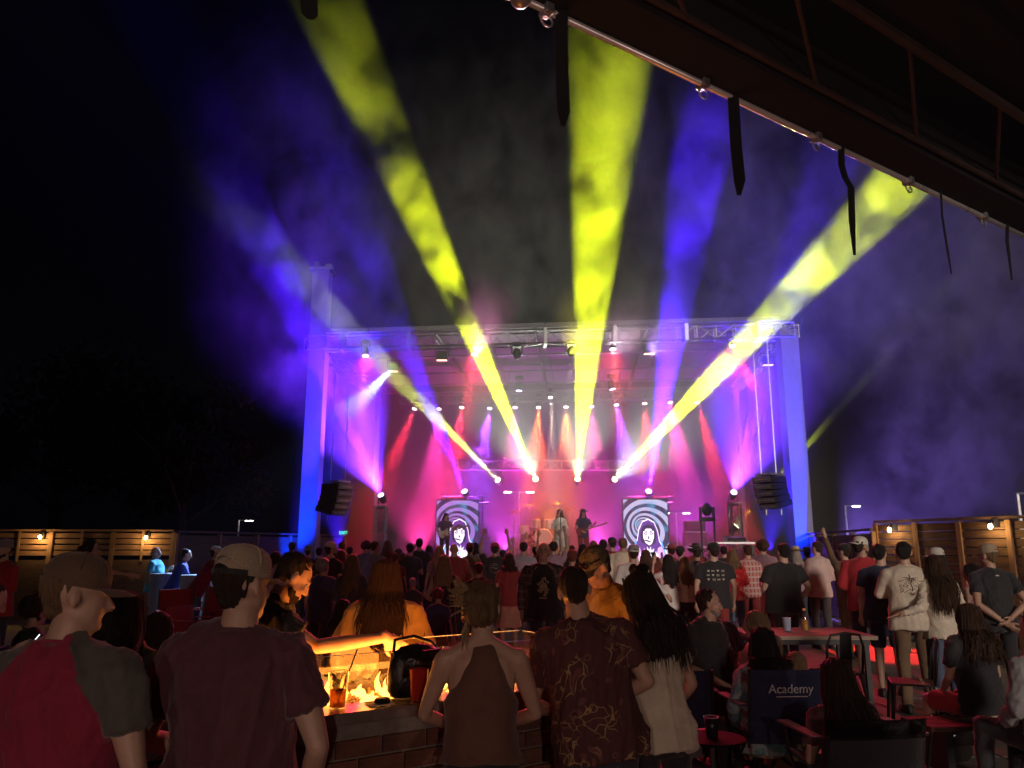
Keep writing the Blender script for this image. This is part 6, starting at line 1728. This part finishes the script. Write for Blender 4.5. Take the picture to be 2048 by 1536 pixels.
decal(K, pr, W_PRINT)
K = by[990]; decal(K, ring_poly(0, 1.28, .088, .094, .5, 5.8, 20) + [rect(-.055 + k * .018, 1.285 + .008 * math.sin(k), .011, .022) for k in range(7)] + [rect(-.04 + k * .02, 1.335, .012, .012) for k in range(5)], mat('print_grey', (.22, .2, .2), .8))
K = by[1757]; decal(K, [rect(x, z, .016, .05) for z in (1.36, 1.295) for x in (-.04, -.015, .012, .036)] + [rect(-.002, 1.235, .09, .008), rect(-.002, 1.215, .07, .008)], mat('print_pale', (.35, .38, .34), .8))
K = by[1973]; decal(K, [rect(0, 1.425, .04, .012)], W_PRINT)
K = by[1087]; rs = random.Random(4); pr = []
for i in range(46):
    a, q = rs.uniform(0, 6.28), rs.uniform(0, 1) ** .6
    pr += ring_poly(q * .07 * math.cos(a), 1.22 + q * .105 * math.sin(a), .002, rs.uniform(.010, .019), 0, 6.28, 6)
decal(K, pr + [rect(-.03 + k * .022, 1.09, .015, .02) for k in range(4)], G_PRINT, side=1)
decal(s1, ring_poly(-.085, 1.30, .012, .028, 0, 6.28, 9), mat('print_grey', (.22, .2, .2), .8), side=1)
# open flannel worn over the printed tee
def overshirt(K, m):
    s = K.s; g = MB(); g.sm = True; vs, fs = [], []
    secs = [(.80, .215, .175), (.95, .212, .172), (1.1, .205, .165), (1.25, .208, .165), (1.36, .205, .15), (1.43, .16, .115), (1.475, .085, .085)]
    n = 20
    for (z, rx, ry) in secs:
        gap = .62 if z < 1.4 else .5
        for j in range(n + 1):
            a = R(90) + gap + (2 * math.pi - 2 * gap) * j / n
            for e in (0, .012): vs.append((K.U @ V(((rx + e) * K.bw * math.cos(a), .012 + (ry + e) * math.sin(a) * 1.08, z))) * s)
    k = len(secs); w = (n + 1) * 2
    for i in range(k - 1):
        for j in range(n):
            p = i * w + j * 2; q = p + w
            fs += [(p, q, q + 2, p + 2), (p + 1, p + 3, q + 3, q + 1)]
        fs += [(i * w, i * w + 1, i * w + w + 1, i * w + w), (i * w + w - 2, i * w + 2 * w - 2, i * w + 2 * w - 1, i * w + w - 1)]
    for j in range(n):
        fs.append((j * 2, j * 2 + 2, j * 2 + 3, j * 2 + 1)); p = (k - 1) * w + j * 2; fs.append((p, p + 1, p + 3, p + 2))
    g.add(vs, fs)
    o = g.build('overshirt', m, K.obj); q = o.modifiers.new('s', 'SUBSURF'); q.levels = 2; q.render_levels = 2
    for sd in (-1, 1):
        shp, ep, wp = getattr(K, 'arm%d' % sd); g = MB(); g.sm = True
        g.tube([(K.U @ V((sd * .13, 0, 1.42))) * s, shp, shp.lerp(ep, .5), ep, ep.lerp(wp, .5), ep.lerp(wp, .9)], [.06 * s, .085 * s, .08 * s, .07 * s, .064 * s, .056 * s], 14)
        o = g.build('overshirt_sleeve', m, K.obj); q = o.modifiers.new('s', 'SUBSURF'); q.levels = 2; q.render_levels = 2
by[1087].bw = 1.15
overshirt(by[1087], P_FLANNEL)
# sunglasses pushed up on the camouflage cap
g = MB(); g.sm = True; s = m5.s
for sd in (-1, 1): g.ell((m5.H @ V((sd * .036, .098, 1.712))) * s, (.034, .012, .022), (Matrix.Rotation(0, 3, 'Z') @ m5.H.to_3x3()), 12, 8)
g.tube([(m5.H @ V((-.07, .085, 1.715))) * s, (m5.H @ V((-.092, .0, 1.705))) * s], .004, 5); g.tube([(m5.H @ V((.07, .085, 1.715))) * s, (m5.H @ V((.092, .0, 1.705))) * s], .004, 5)
g.build('sunglasses', mat('dark_lens', (.01, .01, .012), .08), m5.obj)
# backpack worn by the blonde woman
K = by[889]; s = K.s; o = empty('backpack', K.base + V((0, 0, 0)), R(K.rot)); tag(o, 'dark drawstring backpack on the blonde woman in the black dress', 'backpack')
g = MB(); g.sm = True; g.loft([((0, -.17, 1.02), .12, .05), ((0, -.19, 1.06), .14, .075), ((0, -.19, 1.2), .13, .075), ((0, -.175, 1.3), .10, .05), ((0, -.165, 1.335), .05, .02)], 18, Matrix.Scale(s, 4)); g.build('bag_body', cloth('pack_charcoal', (.035, .035, .045)), o)
for sd in (-1, 1):
    g = MB(); g.tube([V((sd * .07, -.16, 1.31)) * s, V((sd * .10, -.06, 1.46)) * s, V((sd * .11, .08, 1.42)) * s, V((sd * .13, .10, 1.22)) * s], .012, 6); g.build('strap', C_BLACK, o)
# guitars
def guitar(K, label, body, bass=False):
    o = empty('electric_guitar', K.base + V((0, 0, 0)), R(K.rot)); tag(o, label, 'guitar'); s = K.s
    M = Matrix.Scale(s, 4) @ K.U @ T(.06, .19, 1.06) @ Rm(18, 'Y') @ Rm(90, 'X')
    pl = [(.22, .0), (.20, .10), (.12, .15), (.04, .10), (-.04, .10), (-.12, .15), (-.17, .12), (-.13, .06), (-.12, -.05), (-.15, -.10), (-.08, -.13), (.0, -.09), (.10, -.14), (.18, -.10)]
    g = MB(); g.prism(pl, -.022, .022, M); g.build('guitar_body', body, o)
    g = MB(); g.prism([(-.12, -.022), (-.12, .022), (-.72, .018), (-.72, -.018)], -.012, .012, M); g.build('neck', mat('maple_neck', (.35, .2, .09), .4), o)
    g = MB(); g.prism([(-.72, -.03), (-.72, .03), (-.88, .04), (-.90, -.02)], -.01, .01, M); g.build('headstock', mat('maple_neck', (.35, .2, .09), .4), o)
guitar(b2, 'dark red electric guitar held by the hat wearing guitarist', mat('guitar_red', (.20, .02, .02), .2))
guitar(b3, 'pale bass guitar held by the player at the left screen', mat('guitar_pale', (.5, .45, .4), .2))
# things held in hands: phones, can, microphone
def held(K, sd, name, label, cat, maker, fwd=.08):
    wp, f = K.wr[sd]; rz = Matrix.Rotation(R(K.rot), 3, 'Z')
    p = K.base + rz @ (wp + f * fwd)
    o = empty(name, p, R(K.rot)); tag(o, label, cat, 'phones held up in the crowd' if cat == 'phone' else None); maker(o)
def phone(o):
    M = Rm(-35, 'X')
    g = MB(); g.box((0, 0, .03), (.075, .009, .15), M.to_3x3()); g.build('phone_body', M_PLASTIC, o)
    g = MB(); c = M @ V((0, -.0055, .03)); g.box(c, (.066, .001, .138), M.to_3x3()); g.build('phone_screen', glow('phone_glow', (.75, .85, 1), 2.2), o)
held(l8, 1, 'smartphone', 'lit phone held by the person at the left picture edge', 'phone', phone)
held(by[688], 1, 'smartphone', 'lit phone in the hand of the seated woman left of the amber tee', 'phone', phone)
held(by[1336], -1, 'smartphone', 'phone held up by the black haired woman in the pale tee', 'phone', phone)
def can(o):
    g = MB(); g.sm = True; g.lathe((0, 0, -.05), [(.028, 0), (.033, .006), (.033, .11), (.028, .122)], 14); g.build('can_body', M_ALU, o)
held(by[1566], -1, 'drink_can', 'drink can held by the big man in the black shirt', 'can', can)
def mic(o):
    g = MB(); g.sm = True; g.tube([(0, 0, -.05), (0, 0, .1)], [.013, .018], 8); g.ell((0, 0, .12), (.025, .025, .03)); g.build('microphone_body', M_BLACK, o)
held(b1, 1, 'microphone', 'microphone held to her mouth by the singer', 'microphone', mic)
# ------------------------------------------------------------------ chairs, tables and things on them
def camp_chair(x, y, rz, col, label, text=None, top=.86, w=.56):
    r = empty('camp_chair', (x, y, 0), R(rz)); tag(r, label, 'camp chair', 'folding camp chairs')
    m = cloth(col[0], col[1], bump=.35, bscale=40)
    def panel(rows, name, th=.008):
        vs, fs = [], []; n = len(rows[0])
        for row in rows: vs += [V(p) for p in row]
        k = len(rows)
        b = MB(); b.sm = True
        off = len(vs); vs += [p + V((0, -th, th * .3)) for p in vs]
        for i in range(k - 1):
            for j in range(n - 1):
                a = i * n + j; fs += [(a, a + 1, a + n + 1, a + n), (off + a, off + a + n, off + a + n + 1, off + a + 1)]
        for i in range(k - 1):
            for j in (0, n - 1): a = i * n + j; fs.append((a, a + n, off + a + n, off + a))
        for j in range(n - 1):
            for i in (0, k - 1): a = i * n + j; fs.append((a, a + 1, off + a + 1, off + a))
        b.add(vs, fs); return b.build(name, m, r)
    xs = [-1, -.6, -.2, .2, .6, 1]
    back = [[(q * w / 2, -.20 - .10 * (z - .42) / .45 - .035 * (1 - q * q), z + (0 if abs(q) < .9 else .0)) for q in xs] for z in (.36, .48, .60, .72, top - .03, top)]
    bp = panel(back, 'backrest')
    panel([[(q * w / 2, y_, .42 - .05 * (1 - q * q) + .04 * (y_ > .2)) for q in xs] for y_ in (-.22, -.08, .08, .24)], 'seat')
    for sd in (-1, 1):
        b = MB(); b.tube([(sd * w / 2, .25, .02), (sd * w / 2, -.24, .44)], .010, 6); b.build('leg', M_BLACK, r)
        b = MB(); b.tube([(sd * w / 2, -.26, .02), (sd * w / 2, .24, .46)], .010, 6); b.build('leg', M_BLACK, r)
        b = MB(); b.tube([(sd * w / 2, -.21, .34), (sd * w / 2, -.305, top + .01)], .010, 6); b.build('back_post', M_BLACK, r)
        b = MB(); b.box((sd * (w / 2 + .02), .0, .62), (.07, .46, .012)); b.build('armrest', m, r)
        b = MB(); b.tube([(sd * w / 2, .22, .44), (sd * (w / 2 + .02), .2, .615)], .009, 6); b.build('arm_post', M_BLACK, r)
    b = MB(); b.tube([(-w / 2, -.25, .03), (w / 2, .24, .44)], .009, 6); b.build('cross_brace', M_BLACK, r)
    b = MB(); b.tube([(w / 2, -.25, .03), (-w / 2, .24, .44)], .009, 6); b.build('cross_brace', M_BLACK, r)
    if text:
        M = Matrix.Translation((0, -.318, .735)) @ Matrix.Rotation(R(6), 4, 'X') @ Matrix.Rotation(R(90), 4, 'X')
        text_obj(text, .085, mat('print_silver', (.55, .55, .58), .6, 0, .1, 30), bp, M, 'lettering', .001)
        b = MB(); b.box((0, -.3235, .688), (.22, .002, .006)); b.build('print_line', mat('print_silver', (.55, .55, .58), .6, 0, .1, 30), bp)
    return r
NAVY = ('chair_navy', (.016, .022, .075)); DARK = ('chair_black', (.02, .02, .024)); CRED = ('chair_red', (.40, .015, .02))
camp_chair(s3.base.x + .06, s3.base.y + .02, 4, NAVY, 'navy camp chair with white lettering under the woman in the shimmering jacket', 'Academy', .86)
camp_chair(s4.base.x, s4.base.y + .02, -4, NAVY, 'navy camp chair under the bald grey man', 'Academy', .78)
camp_chair(s6.base.x, s6.base.y, 6, DARK, 'black camp chair under the woman with long dark hair', None, .64, .62)
camp_chair(s5.base.x + .02, s5.base.y, -20, DARK, 'dark low camp chair under the woman with light brown hair', None, .62, .50)
p = at(356, 1215, 13.6); camp_chair(p.x, 13.6, -150, CRED, 'red camp chair nearest the tall cloth covered tables', None, .95)
p = at(415, 1200, 13.8); camp_chair(p.x, 13.8, 160, CRED, 'empty red camp chair left of the tan mesh cap', None, .98)
p = at(385, 1262, 12.0); camp_chair(p.x, 12.0, -110, CRED, 'low red camp chair in front of the other red chairs', None, .80)
p = at(108, 1200, 11.0); camp_chair(p.x, 11.0, 150, CRED, 'red camp chair behind the capped man in maroon', None, .9)

def stool(K, label, rz=0):
    z = max(.3, K.seatz - .135 * K.s); r = empty('metal_stool', (K.base.x, K.base.y, 0), R(K.rot)); tag(r, label, 'stool', 'seats in the crowd')
    b = MB(); b.box((0, 0, z), (.36, .36, .03)); b.build('seat', M_BLACK, r)
    for a in (-1, 1):
        for c in (-1, 1):
            b = MB(); b.tube([(a * .15, c * .15, z - .01), (a * .2, c * .2, 0)], .014, 6); b.build('leg', M_BLACK, r)
    b = MB(); b.tube([(-.185, -.185, .2), (.185, -.185, .2), (.185, .185, .2), (-.185, .185, .2)], .008, 5, False, True); b.build('foot_ring', M_BLACK, r)
for K, lb in ((s1, 'metal stool under the seated man in the black polo'), (s2, 'metal stool under the seated blonde woman'), (by[688], 'stool under the woman lit by her phone'), (l6, 'stool under the curly haired woman'), (l7, 'stool under the half hidden dark haired woman'), (l8, 'stool under the person with the bright phone'), (s8, 'stool under the person in grey at the right edge'), (b4, 'drum stool behind the drum kit')):
    if K is b4:
        z = K.seatz - .14; r = empty('drum_stool', (K.base.x, K.base.y, DECK_Z + .4)); tag(r, lb, 'stool')
        b = MB(); b.lathe((0, 0, 0), [(.16, z - .05), (.17, z - .03), (.16, z)], 14); b.build('seat', M_BLACK, r); b = MB(); b.tube([(0, 0, 0.0), (0, 0, z - .05)], .025, 6); b.build('post', M_STEEL, r)
    else: stool(K, lb)
# bench at the right
r = empty('bench', (s7.base.x + .25, s7.base.y + .02, 0), R(8)); tag(r, 'long dark bench under the woman in the red shorts', 'bench')
z = s7.seatz - .12
for k in range(3):
    b = MB(); b.box((0, -.13 + k * .13, z - .02), (1.7, .12, .035)); b.build('plank', M_WOOD2, r)
for sx in (-.7, .7):
    b = MB(); b.box((sx, 0, (z - .04) / 2), (.06, .34, z - .045)); b.build('leg', M_BLACK, r)
# table with drinks and the metal cafe chairs
tz = .75
A, B = atz(1548, 1262, tz), atz(1722, 1284, tz)
r = empty('patio_table', (0, 0, 0)); tag(r, 'pale wooden table with cup and bottle in front of the big man in black', 'table')
c = (A + B) / 2 + V((0, .45, 0)); r.location = (c.x, c.y, 0)
TW = 1.35
for k in range(5):
    b = MB(); b.box((0, -.36 + k * .18, tz - .02), (TW, .174, .04)); b.build('plank', mat('table_wood', (.30, .24, .19), .85, 0, .3, 5, .2, 40, (1, 10, 10), .15), r)
b = MB(); b.box((0, 0, tz - .07), (TW - .12, .78, .05)); b.build('apron', M_BLACK, r)
for sx in (-1, 1):
    for sy in (-1, 1):
        b = MB(); b.box((sx * (TW / 2 - .1), sy * .36, (tz - .09) / 2), (.05, .05, tz - .09)); b.build('leg', M_BLACK, r)
TC = V((c.x, c.y, tz + .002))
q = atz(1576, 1262, tz); cup(V((q.x, q.y + .02, tz + .002)), .14, .038, .048, 'pale blue paper cup on the patio table', None, None, False, (.35, .42, .55), 'paper_cup', 'drinks on the patio tables')
def bottle(p, label):
    o = empty('drink_bottle', p); tag(o, label, 'bottle', 'drinks on the patio tables')
    b = MB(); b.sm = True; b.lathe((0, 0, 0), [(.034, 0), (.037, .01), (.037, .14), (.030, .17), (.016, .20), (.015, .225)], 16); b.build('bottle_wall', glass('bottle_clear', (.95, .9, .8), .05, .3), o)
    b = MB(); b.sm = True; b.lathe((0, 0, 0), [(.030, .005), (.033, .012), (.033, .12), (.005, .121)], 14); b.build('drink', mat('juice', (.5, .27, .06), .3), o)
    b = MB(); b.lathe((0, 0, .222), [(.018, 0), (.018, .022), (.015, .024)], 12); b.build('bottle_cap', mat('cap_plastic', (.6, .3, .1), .4), o)
q = atz(1611, 1262, tz); bottle(V((q.x, q.y, tz + .002)), 'clear bottle of orange drink standing on the patio table')
def cafe_chair(x, y, rz, label):
    r = empty('metal_chair', (x, y, 0), R(rz)); tag(r, label, 'chair', 'black metal chairs')
    b = MB(); b.box((0, 0, .45), (.38, .38, .02)); b.build('seat', M_BLACK, r, bevel=.006)
    for sx in (-1, 1):
        b = MB(); b.tube([(sx * .17, .17, .445), (sx * .21, .22, 0)], [.022, .014], 6); b.build('leg', M_BLACK, r)
        b = MB(); b.tube([(sx * .17, -.17, .445), (sx * .21, -.24, 0)], [.022, .014], 6); b.build('leg', M_BLACK, r)
    b = MB(); b.sm = True; b.tube([(-.18, -.17, .45), (-.19, -.21, .72), (-.15, -.23, .83), (0, -.235, .85), (.15, -.23, .83), (.19, -.21, .72), (.18, -.17, .45)], .013, 8); b.build('back_frame', M_BLACK, r)
    b = MB(); b.box((0, -.215, .65), (.12, .008, .38), Matrix.Rotation(.13, 3, 'X')); b.build('back_splat', M_BLACK, r)
q = at(1683, 1272, 8.0); cafe_chair(q.x, 8.2, 6, 'black metal chair with central splat at the end of the patio table')
q = at(1838, 1295, 7.4); cafe_chair(q.x, 7.6, 70, 'black metal chair just behind the palm print shirt man')
q = at(1316, 1330, 7.3); cafe_chair(q.x, 7.2, 30, 'black metal chair left of the bald grey man')
# cup holder table with ring
q = at(1422, 1433, 4.9); r = empty('side_table', (q.x, q.y, 0)); tag(r, 'small dark side table between the camp chairs', 'side table')
b = MB(); b.lathe((0, 0, 0), [(.19, q.z - .13), (.2, q.z - .12), (.19, q.z - .115)], 20); b.build('table_top', mat('matte_black_top', (.012, .012, .013), .95, 0, .3, 20, 0, 1, (1, 1, 1), .1), r)
b = MB(); b.tube([(0, 0, .02), (0, 0, q.z - .13)], .02, 6); b.lathe((0, 0, 0), [(.15, 0), (.15, .015), (.03, .025)], 16); b.build('pedestal', M_BLACK, r)
o = empty('tumbler', (q.x, q.y, q.z - .113)); tag(o, 'dark tumbler with a bright steel rim on the small side table', 'cup', 'drinks on the patio tables')
b = MB(); b.sm = True; b.lathe((0, 0, 0), [(.033, 0), (.043, .108), (.040, .108), (.031, .006)], 20); b.build('tumbler_wall', M_PLASTIC, o)
b = MB(); b.sm = True; b.tube([(.044 * math.cos(t), .044 * math.sin(t), .112) for t in [6.2832 * i / 24 for i in range(24)]], .0028, 6, False, True); b.build('steel_rim', mat('rim_steel', (.85, .85, .85), .15, .6, .05, 5), o)
q = atz(1905, 1520, .0); hand_bag(V((q.x, q.y, .0)), 1.25, 'shiny black leather bag standing on the concrete at the right bottom', rz=.3, m=mat('patent_leather', (.015, .013, .013), .15, 0, .2, 8, .1, 30))
# tall tables under grey cloths on the left
def cloth_table(px, Y, label, w=.62, zt_=1.15):
    p = at(px, 1136, Y); z = zt_; r = empty('tall_table', (p.x, Y, 0)); tag(r, label, 'tall table', 'cloth covered tall tables')
    b = MB(); b.sm = True; n = 40; vs = []; prof = [(0.02, z + .012), (w / 2, z + .012), (w / 2 + .012, z - .01), (w / 2 + .01, z - .3), (w / 2 - .02, z - .6), (w / 2, .05)]
    for (rr_, zz) in prof:
        for j in range(n):
            a = 6.2832 * j / n; f = 1 + (.06 * math.sin(a * 10) * max(0, z - zz) / z + .03 * math.sin(a * 7 + 2) * max(0, z - zz))
            vs.append((rr_ * f * math.cos(a), rr_ * f * math.sin(a), zz))
    fs = [(i * n + j, i * n + (j + 1) % n, (i + 1) * n + (j + 1) % n, (i + 1) * n + j) for i in range(len(prof) - 1) for j in range(n)] + [tuple(reversed(range(n)))]
    b.add(vs, fs); b.build('tablecloth', cloth('table_grey', (.30, .30, .33), bump=.2), r)
    b = MB(); b.lathe((0, 0, 0), [(w / 2 - .02, z - .03), (w / 2 - .01, z - .02), (w / 2 - .02, z)], 20); b.build('table_top', M_BLACK, r)
    return V((p.x, Y, z + .02))
t1 = cloth_table(338, 15.6, 'tall round table under a grey cloth beside the man in cyan'); t2 = cloth_table(399, 14.8, 'tall round table under a grey cloth below the leaning men')
cup(t1 + V((.0, -.1, 0)), .12, .034, .044, 'clear cup on the tall table before the man in cyan', (PALE, .6), None, True, None, 'plastic_cup', 'drinks on the patio tables')
cup(t1 + V((.16, -.05, 0)), .10, .034, .044, 'second short clear cup on the tall table beside the blue polo man', (AMBER, .5), None, True, None, 'plastic_cup', 'drinks on the patio tables')
cloth_table(38, 6.9, 'table under a creased grey cloth near the left picture edge', .9, .80)
# ------------------------------------------------------------------ air: thin even haze everywhere, thick drifting stage smoke
def vol_mat(name, dens, col=(.9, .9, .9), g=0.2, step=1.0):
    m = bpy.data.materials.new(name); m.use_nodes = True
    nt = m.node_tree; nt.nodes.clear()
    o = nt.nodes.new('ShaderNodeOutputMaterial'); v = nt.nodes.new('ShaderNodeVolumePrincipled')
    v.inputs['Color'].default_value = (*col, 1); v.inputs['Density'].default_value = dens; v.inputs['Anisotropy'].default_value = g
    nt.links.new(v.outputs[0], o.inputs['Volume'])
    m.cycles.volume_step_rate = step
    return m, nt, v
b = MB(); b.box((0, 38.5, 8.4), (144, 97, 18.9)); b.build('haze', vol_mat('haze_air', HAZE)[0], None, 'stuff')

class VN:
    """node helpers for one smoke material"""
    def __init__(s, name, step):
        s.m, s.nt, s.v = vol_mat(name, 0.03, step=step)
        s.geo = s.nt.nodes.new('ShaderNodeNewGeometry'); sep = s.nt.nodes.new('ShaderNodeSeparateXYZ'); s.nt.links.new(s.geo.outputs['Position'], sep.inputs[0])
        s.X, s.Y, s.Z = sep.outputs
    def mth(s, op, a, c=None, d=None):
        n = s.nt.nodes.new('ShaderNodeMath'); n.operation = op
        for i, x in enumerate((a, c, d)):
            if x is None: continue
            if isinstance(x, (int, float)): n.inputs[i].default_value = x
            else: s.nt.links.new(x, n.inputs[i])
        return n.outputs[0]
    def mul(s, *a):
        r = a[0]
        for x in a[1:]: r = s.mth('MULTIPLY', r, x)
        return r
    def ramp(s, x, a, c):
        n = s.nt.nodes.new('ShaderNodeMapRange'); n.interpolation_type = 'SMOOTHSTEP'; n.inputs['From Min'].default_value = a; n.inputs['From Max'].default_value = c
        s.nt.links.new(x, n.inputs['Value']); return n.outputs[0]
    def noise(s, scale, detail, dist=0.0, off=(0, 0, 0), rough=.55):
        n = s.nt.nodes.new('ShaderNodeTexNoise'); n.inputs['Scale'].default_value = scale; n.inputs['Detail'].default_value = detail; n.inputs['Distortion'].default_value = dist; n.inputs['Roughness'].default_value = rough
        mp = s.nt.nodes.new('ShaderNodeMapping'); mp.inputs['Location'].default_value = off; mp.inputs['Scale'].default_value = (1, .8, .75)
        s.nt.links.new(s.geo.outputs['Position'], mp.inputs['Vector']); s.nt.links.new(mp.outputs[0], n.inputs['Vector']); return n.outputs[0]

# drifting plume over the roof and the front of the crowd, torn open in places
P = VN('plume_smoke', PLUME_STEP)
big = P.noise(.27, 2, .6, (3.1, 1.7, 0)); fine = P.noise(1.05, 3.5, .9, (0, 5, 2), .62)
d = P.mul(P.ramp(big, .30, .56), P.mth('MULTIPLY_ADD', P.ramp(fine, .38, .62), 1.0, .05))
d = P.mul(d, P.ramp(P.Z, 13.3, 8.0), P.mth('MAXIMUM', P.ramp(P.Z, 4.6, 6.6), P.mul(P.ramp(P.X, 8.6, 10.4), P.ramp(P.Z, 1.2, 3.0), P.ramp(P.Y, 23.5, 20.5), .7)), P.ramp(P.mth('MULTIPLY_ADD', P.mth('SUBTRACT', P.Y, 20.0), .35, P.X), -9.0, -6.2), P.ramp(P.X, 18.0, 9.5), P.ramp(P.Y, 11.5, 14.0), P.ramp(P.Y, 25.0, 21.5))
def beam_at(i, py):
    p, q = BEAM_W[i]
    k = min(range(101), key=lambda k: abs((lambda v: 768 - F_PX * ((v.z - CAM_Z) * _cp - v.y * _sp) / (v.y * _cp + (v.z - CAM_Z) * _sp))(p.lerp(q, k / 100)) - py))
    return p.lerp(q, k / 100)
for (py, bi, r0, r1) in ((300, 1, .6, 1.15), (612, 1, .5, .95)):
    n = P.nt.nodes.new('ShaderNodeVectorMath'); n.operation = 'DISTANCE'; P.nt.links.new(P.geo.outputs['Position'], n.inputs[0]); n.inputs[1].default_value = beam_at(bi, py)
    d = P.mul(d, P.ramp(P.mth('MULTIPLY_ADD', fine, 1.4, n.outputs['Value']), r0 + .7, r1 + .7))
P.nt.links.new(P.mul(d, SMOKE_UP), P.v.inputs['Density'])
b = MB(); b.box((4.6, 18.25, 7.25), (27.2, 13.5, 12.1)); b.build('drifting_smoke', P.m, None, 'stuff')
# smoke filling the stage itself
Q = VN('stage_smoke', 1.0)
d = Q.mul(Q.ramp(Q.Y, 20.1, 22.2), Q.ramp(Q.Z, 8.4, 6.8), Q.ramp(Q.X, -6.4, -4.2), Q.ramp(Q.X, 10.4, 8.7), Q.mth('MULTIPLY_ADD', Q.ramp(Q.noise(.5, 2, .5, (7, 0, 1)), .3, .7), .7, .55), SMOKE_IN)
Q.nt.links.new(d, Q.v.inputs['Density'])
b = MB(); b.box((2.6, 25.1, 4.85), (18.4, 9.9, 7.2)); b.build('stage_smoke', Q.m, None, 'stuff')
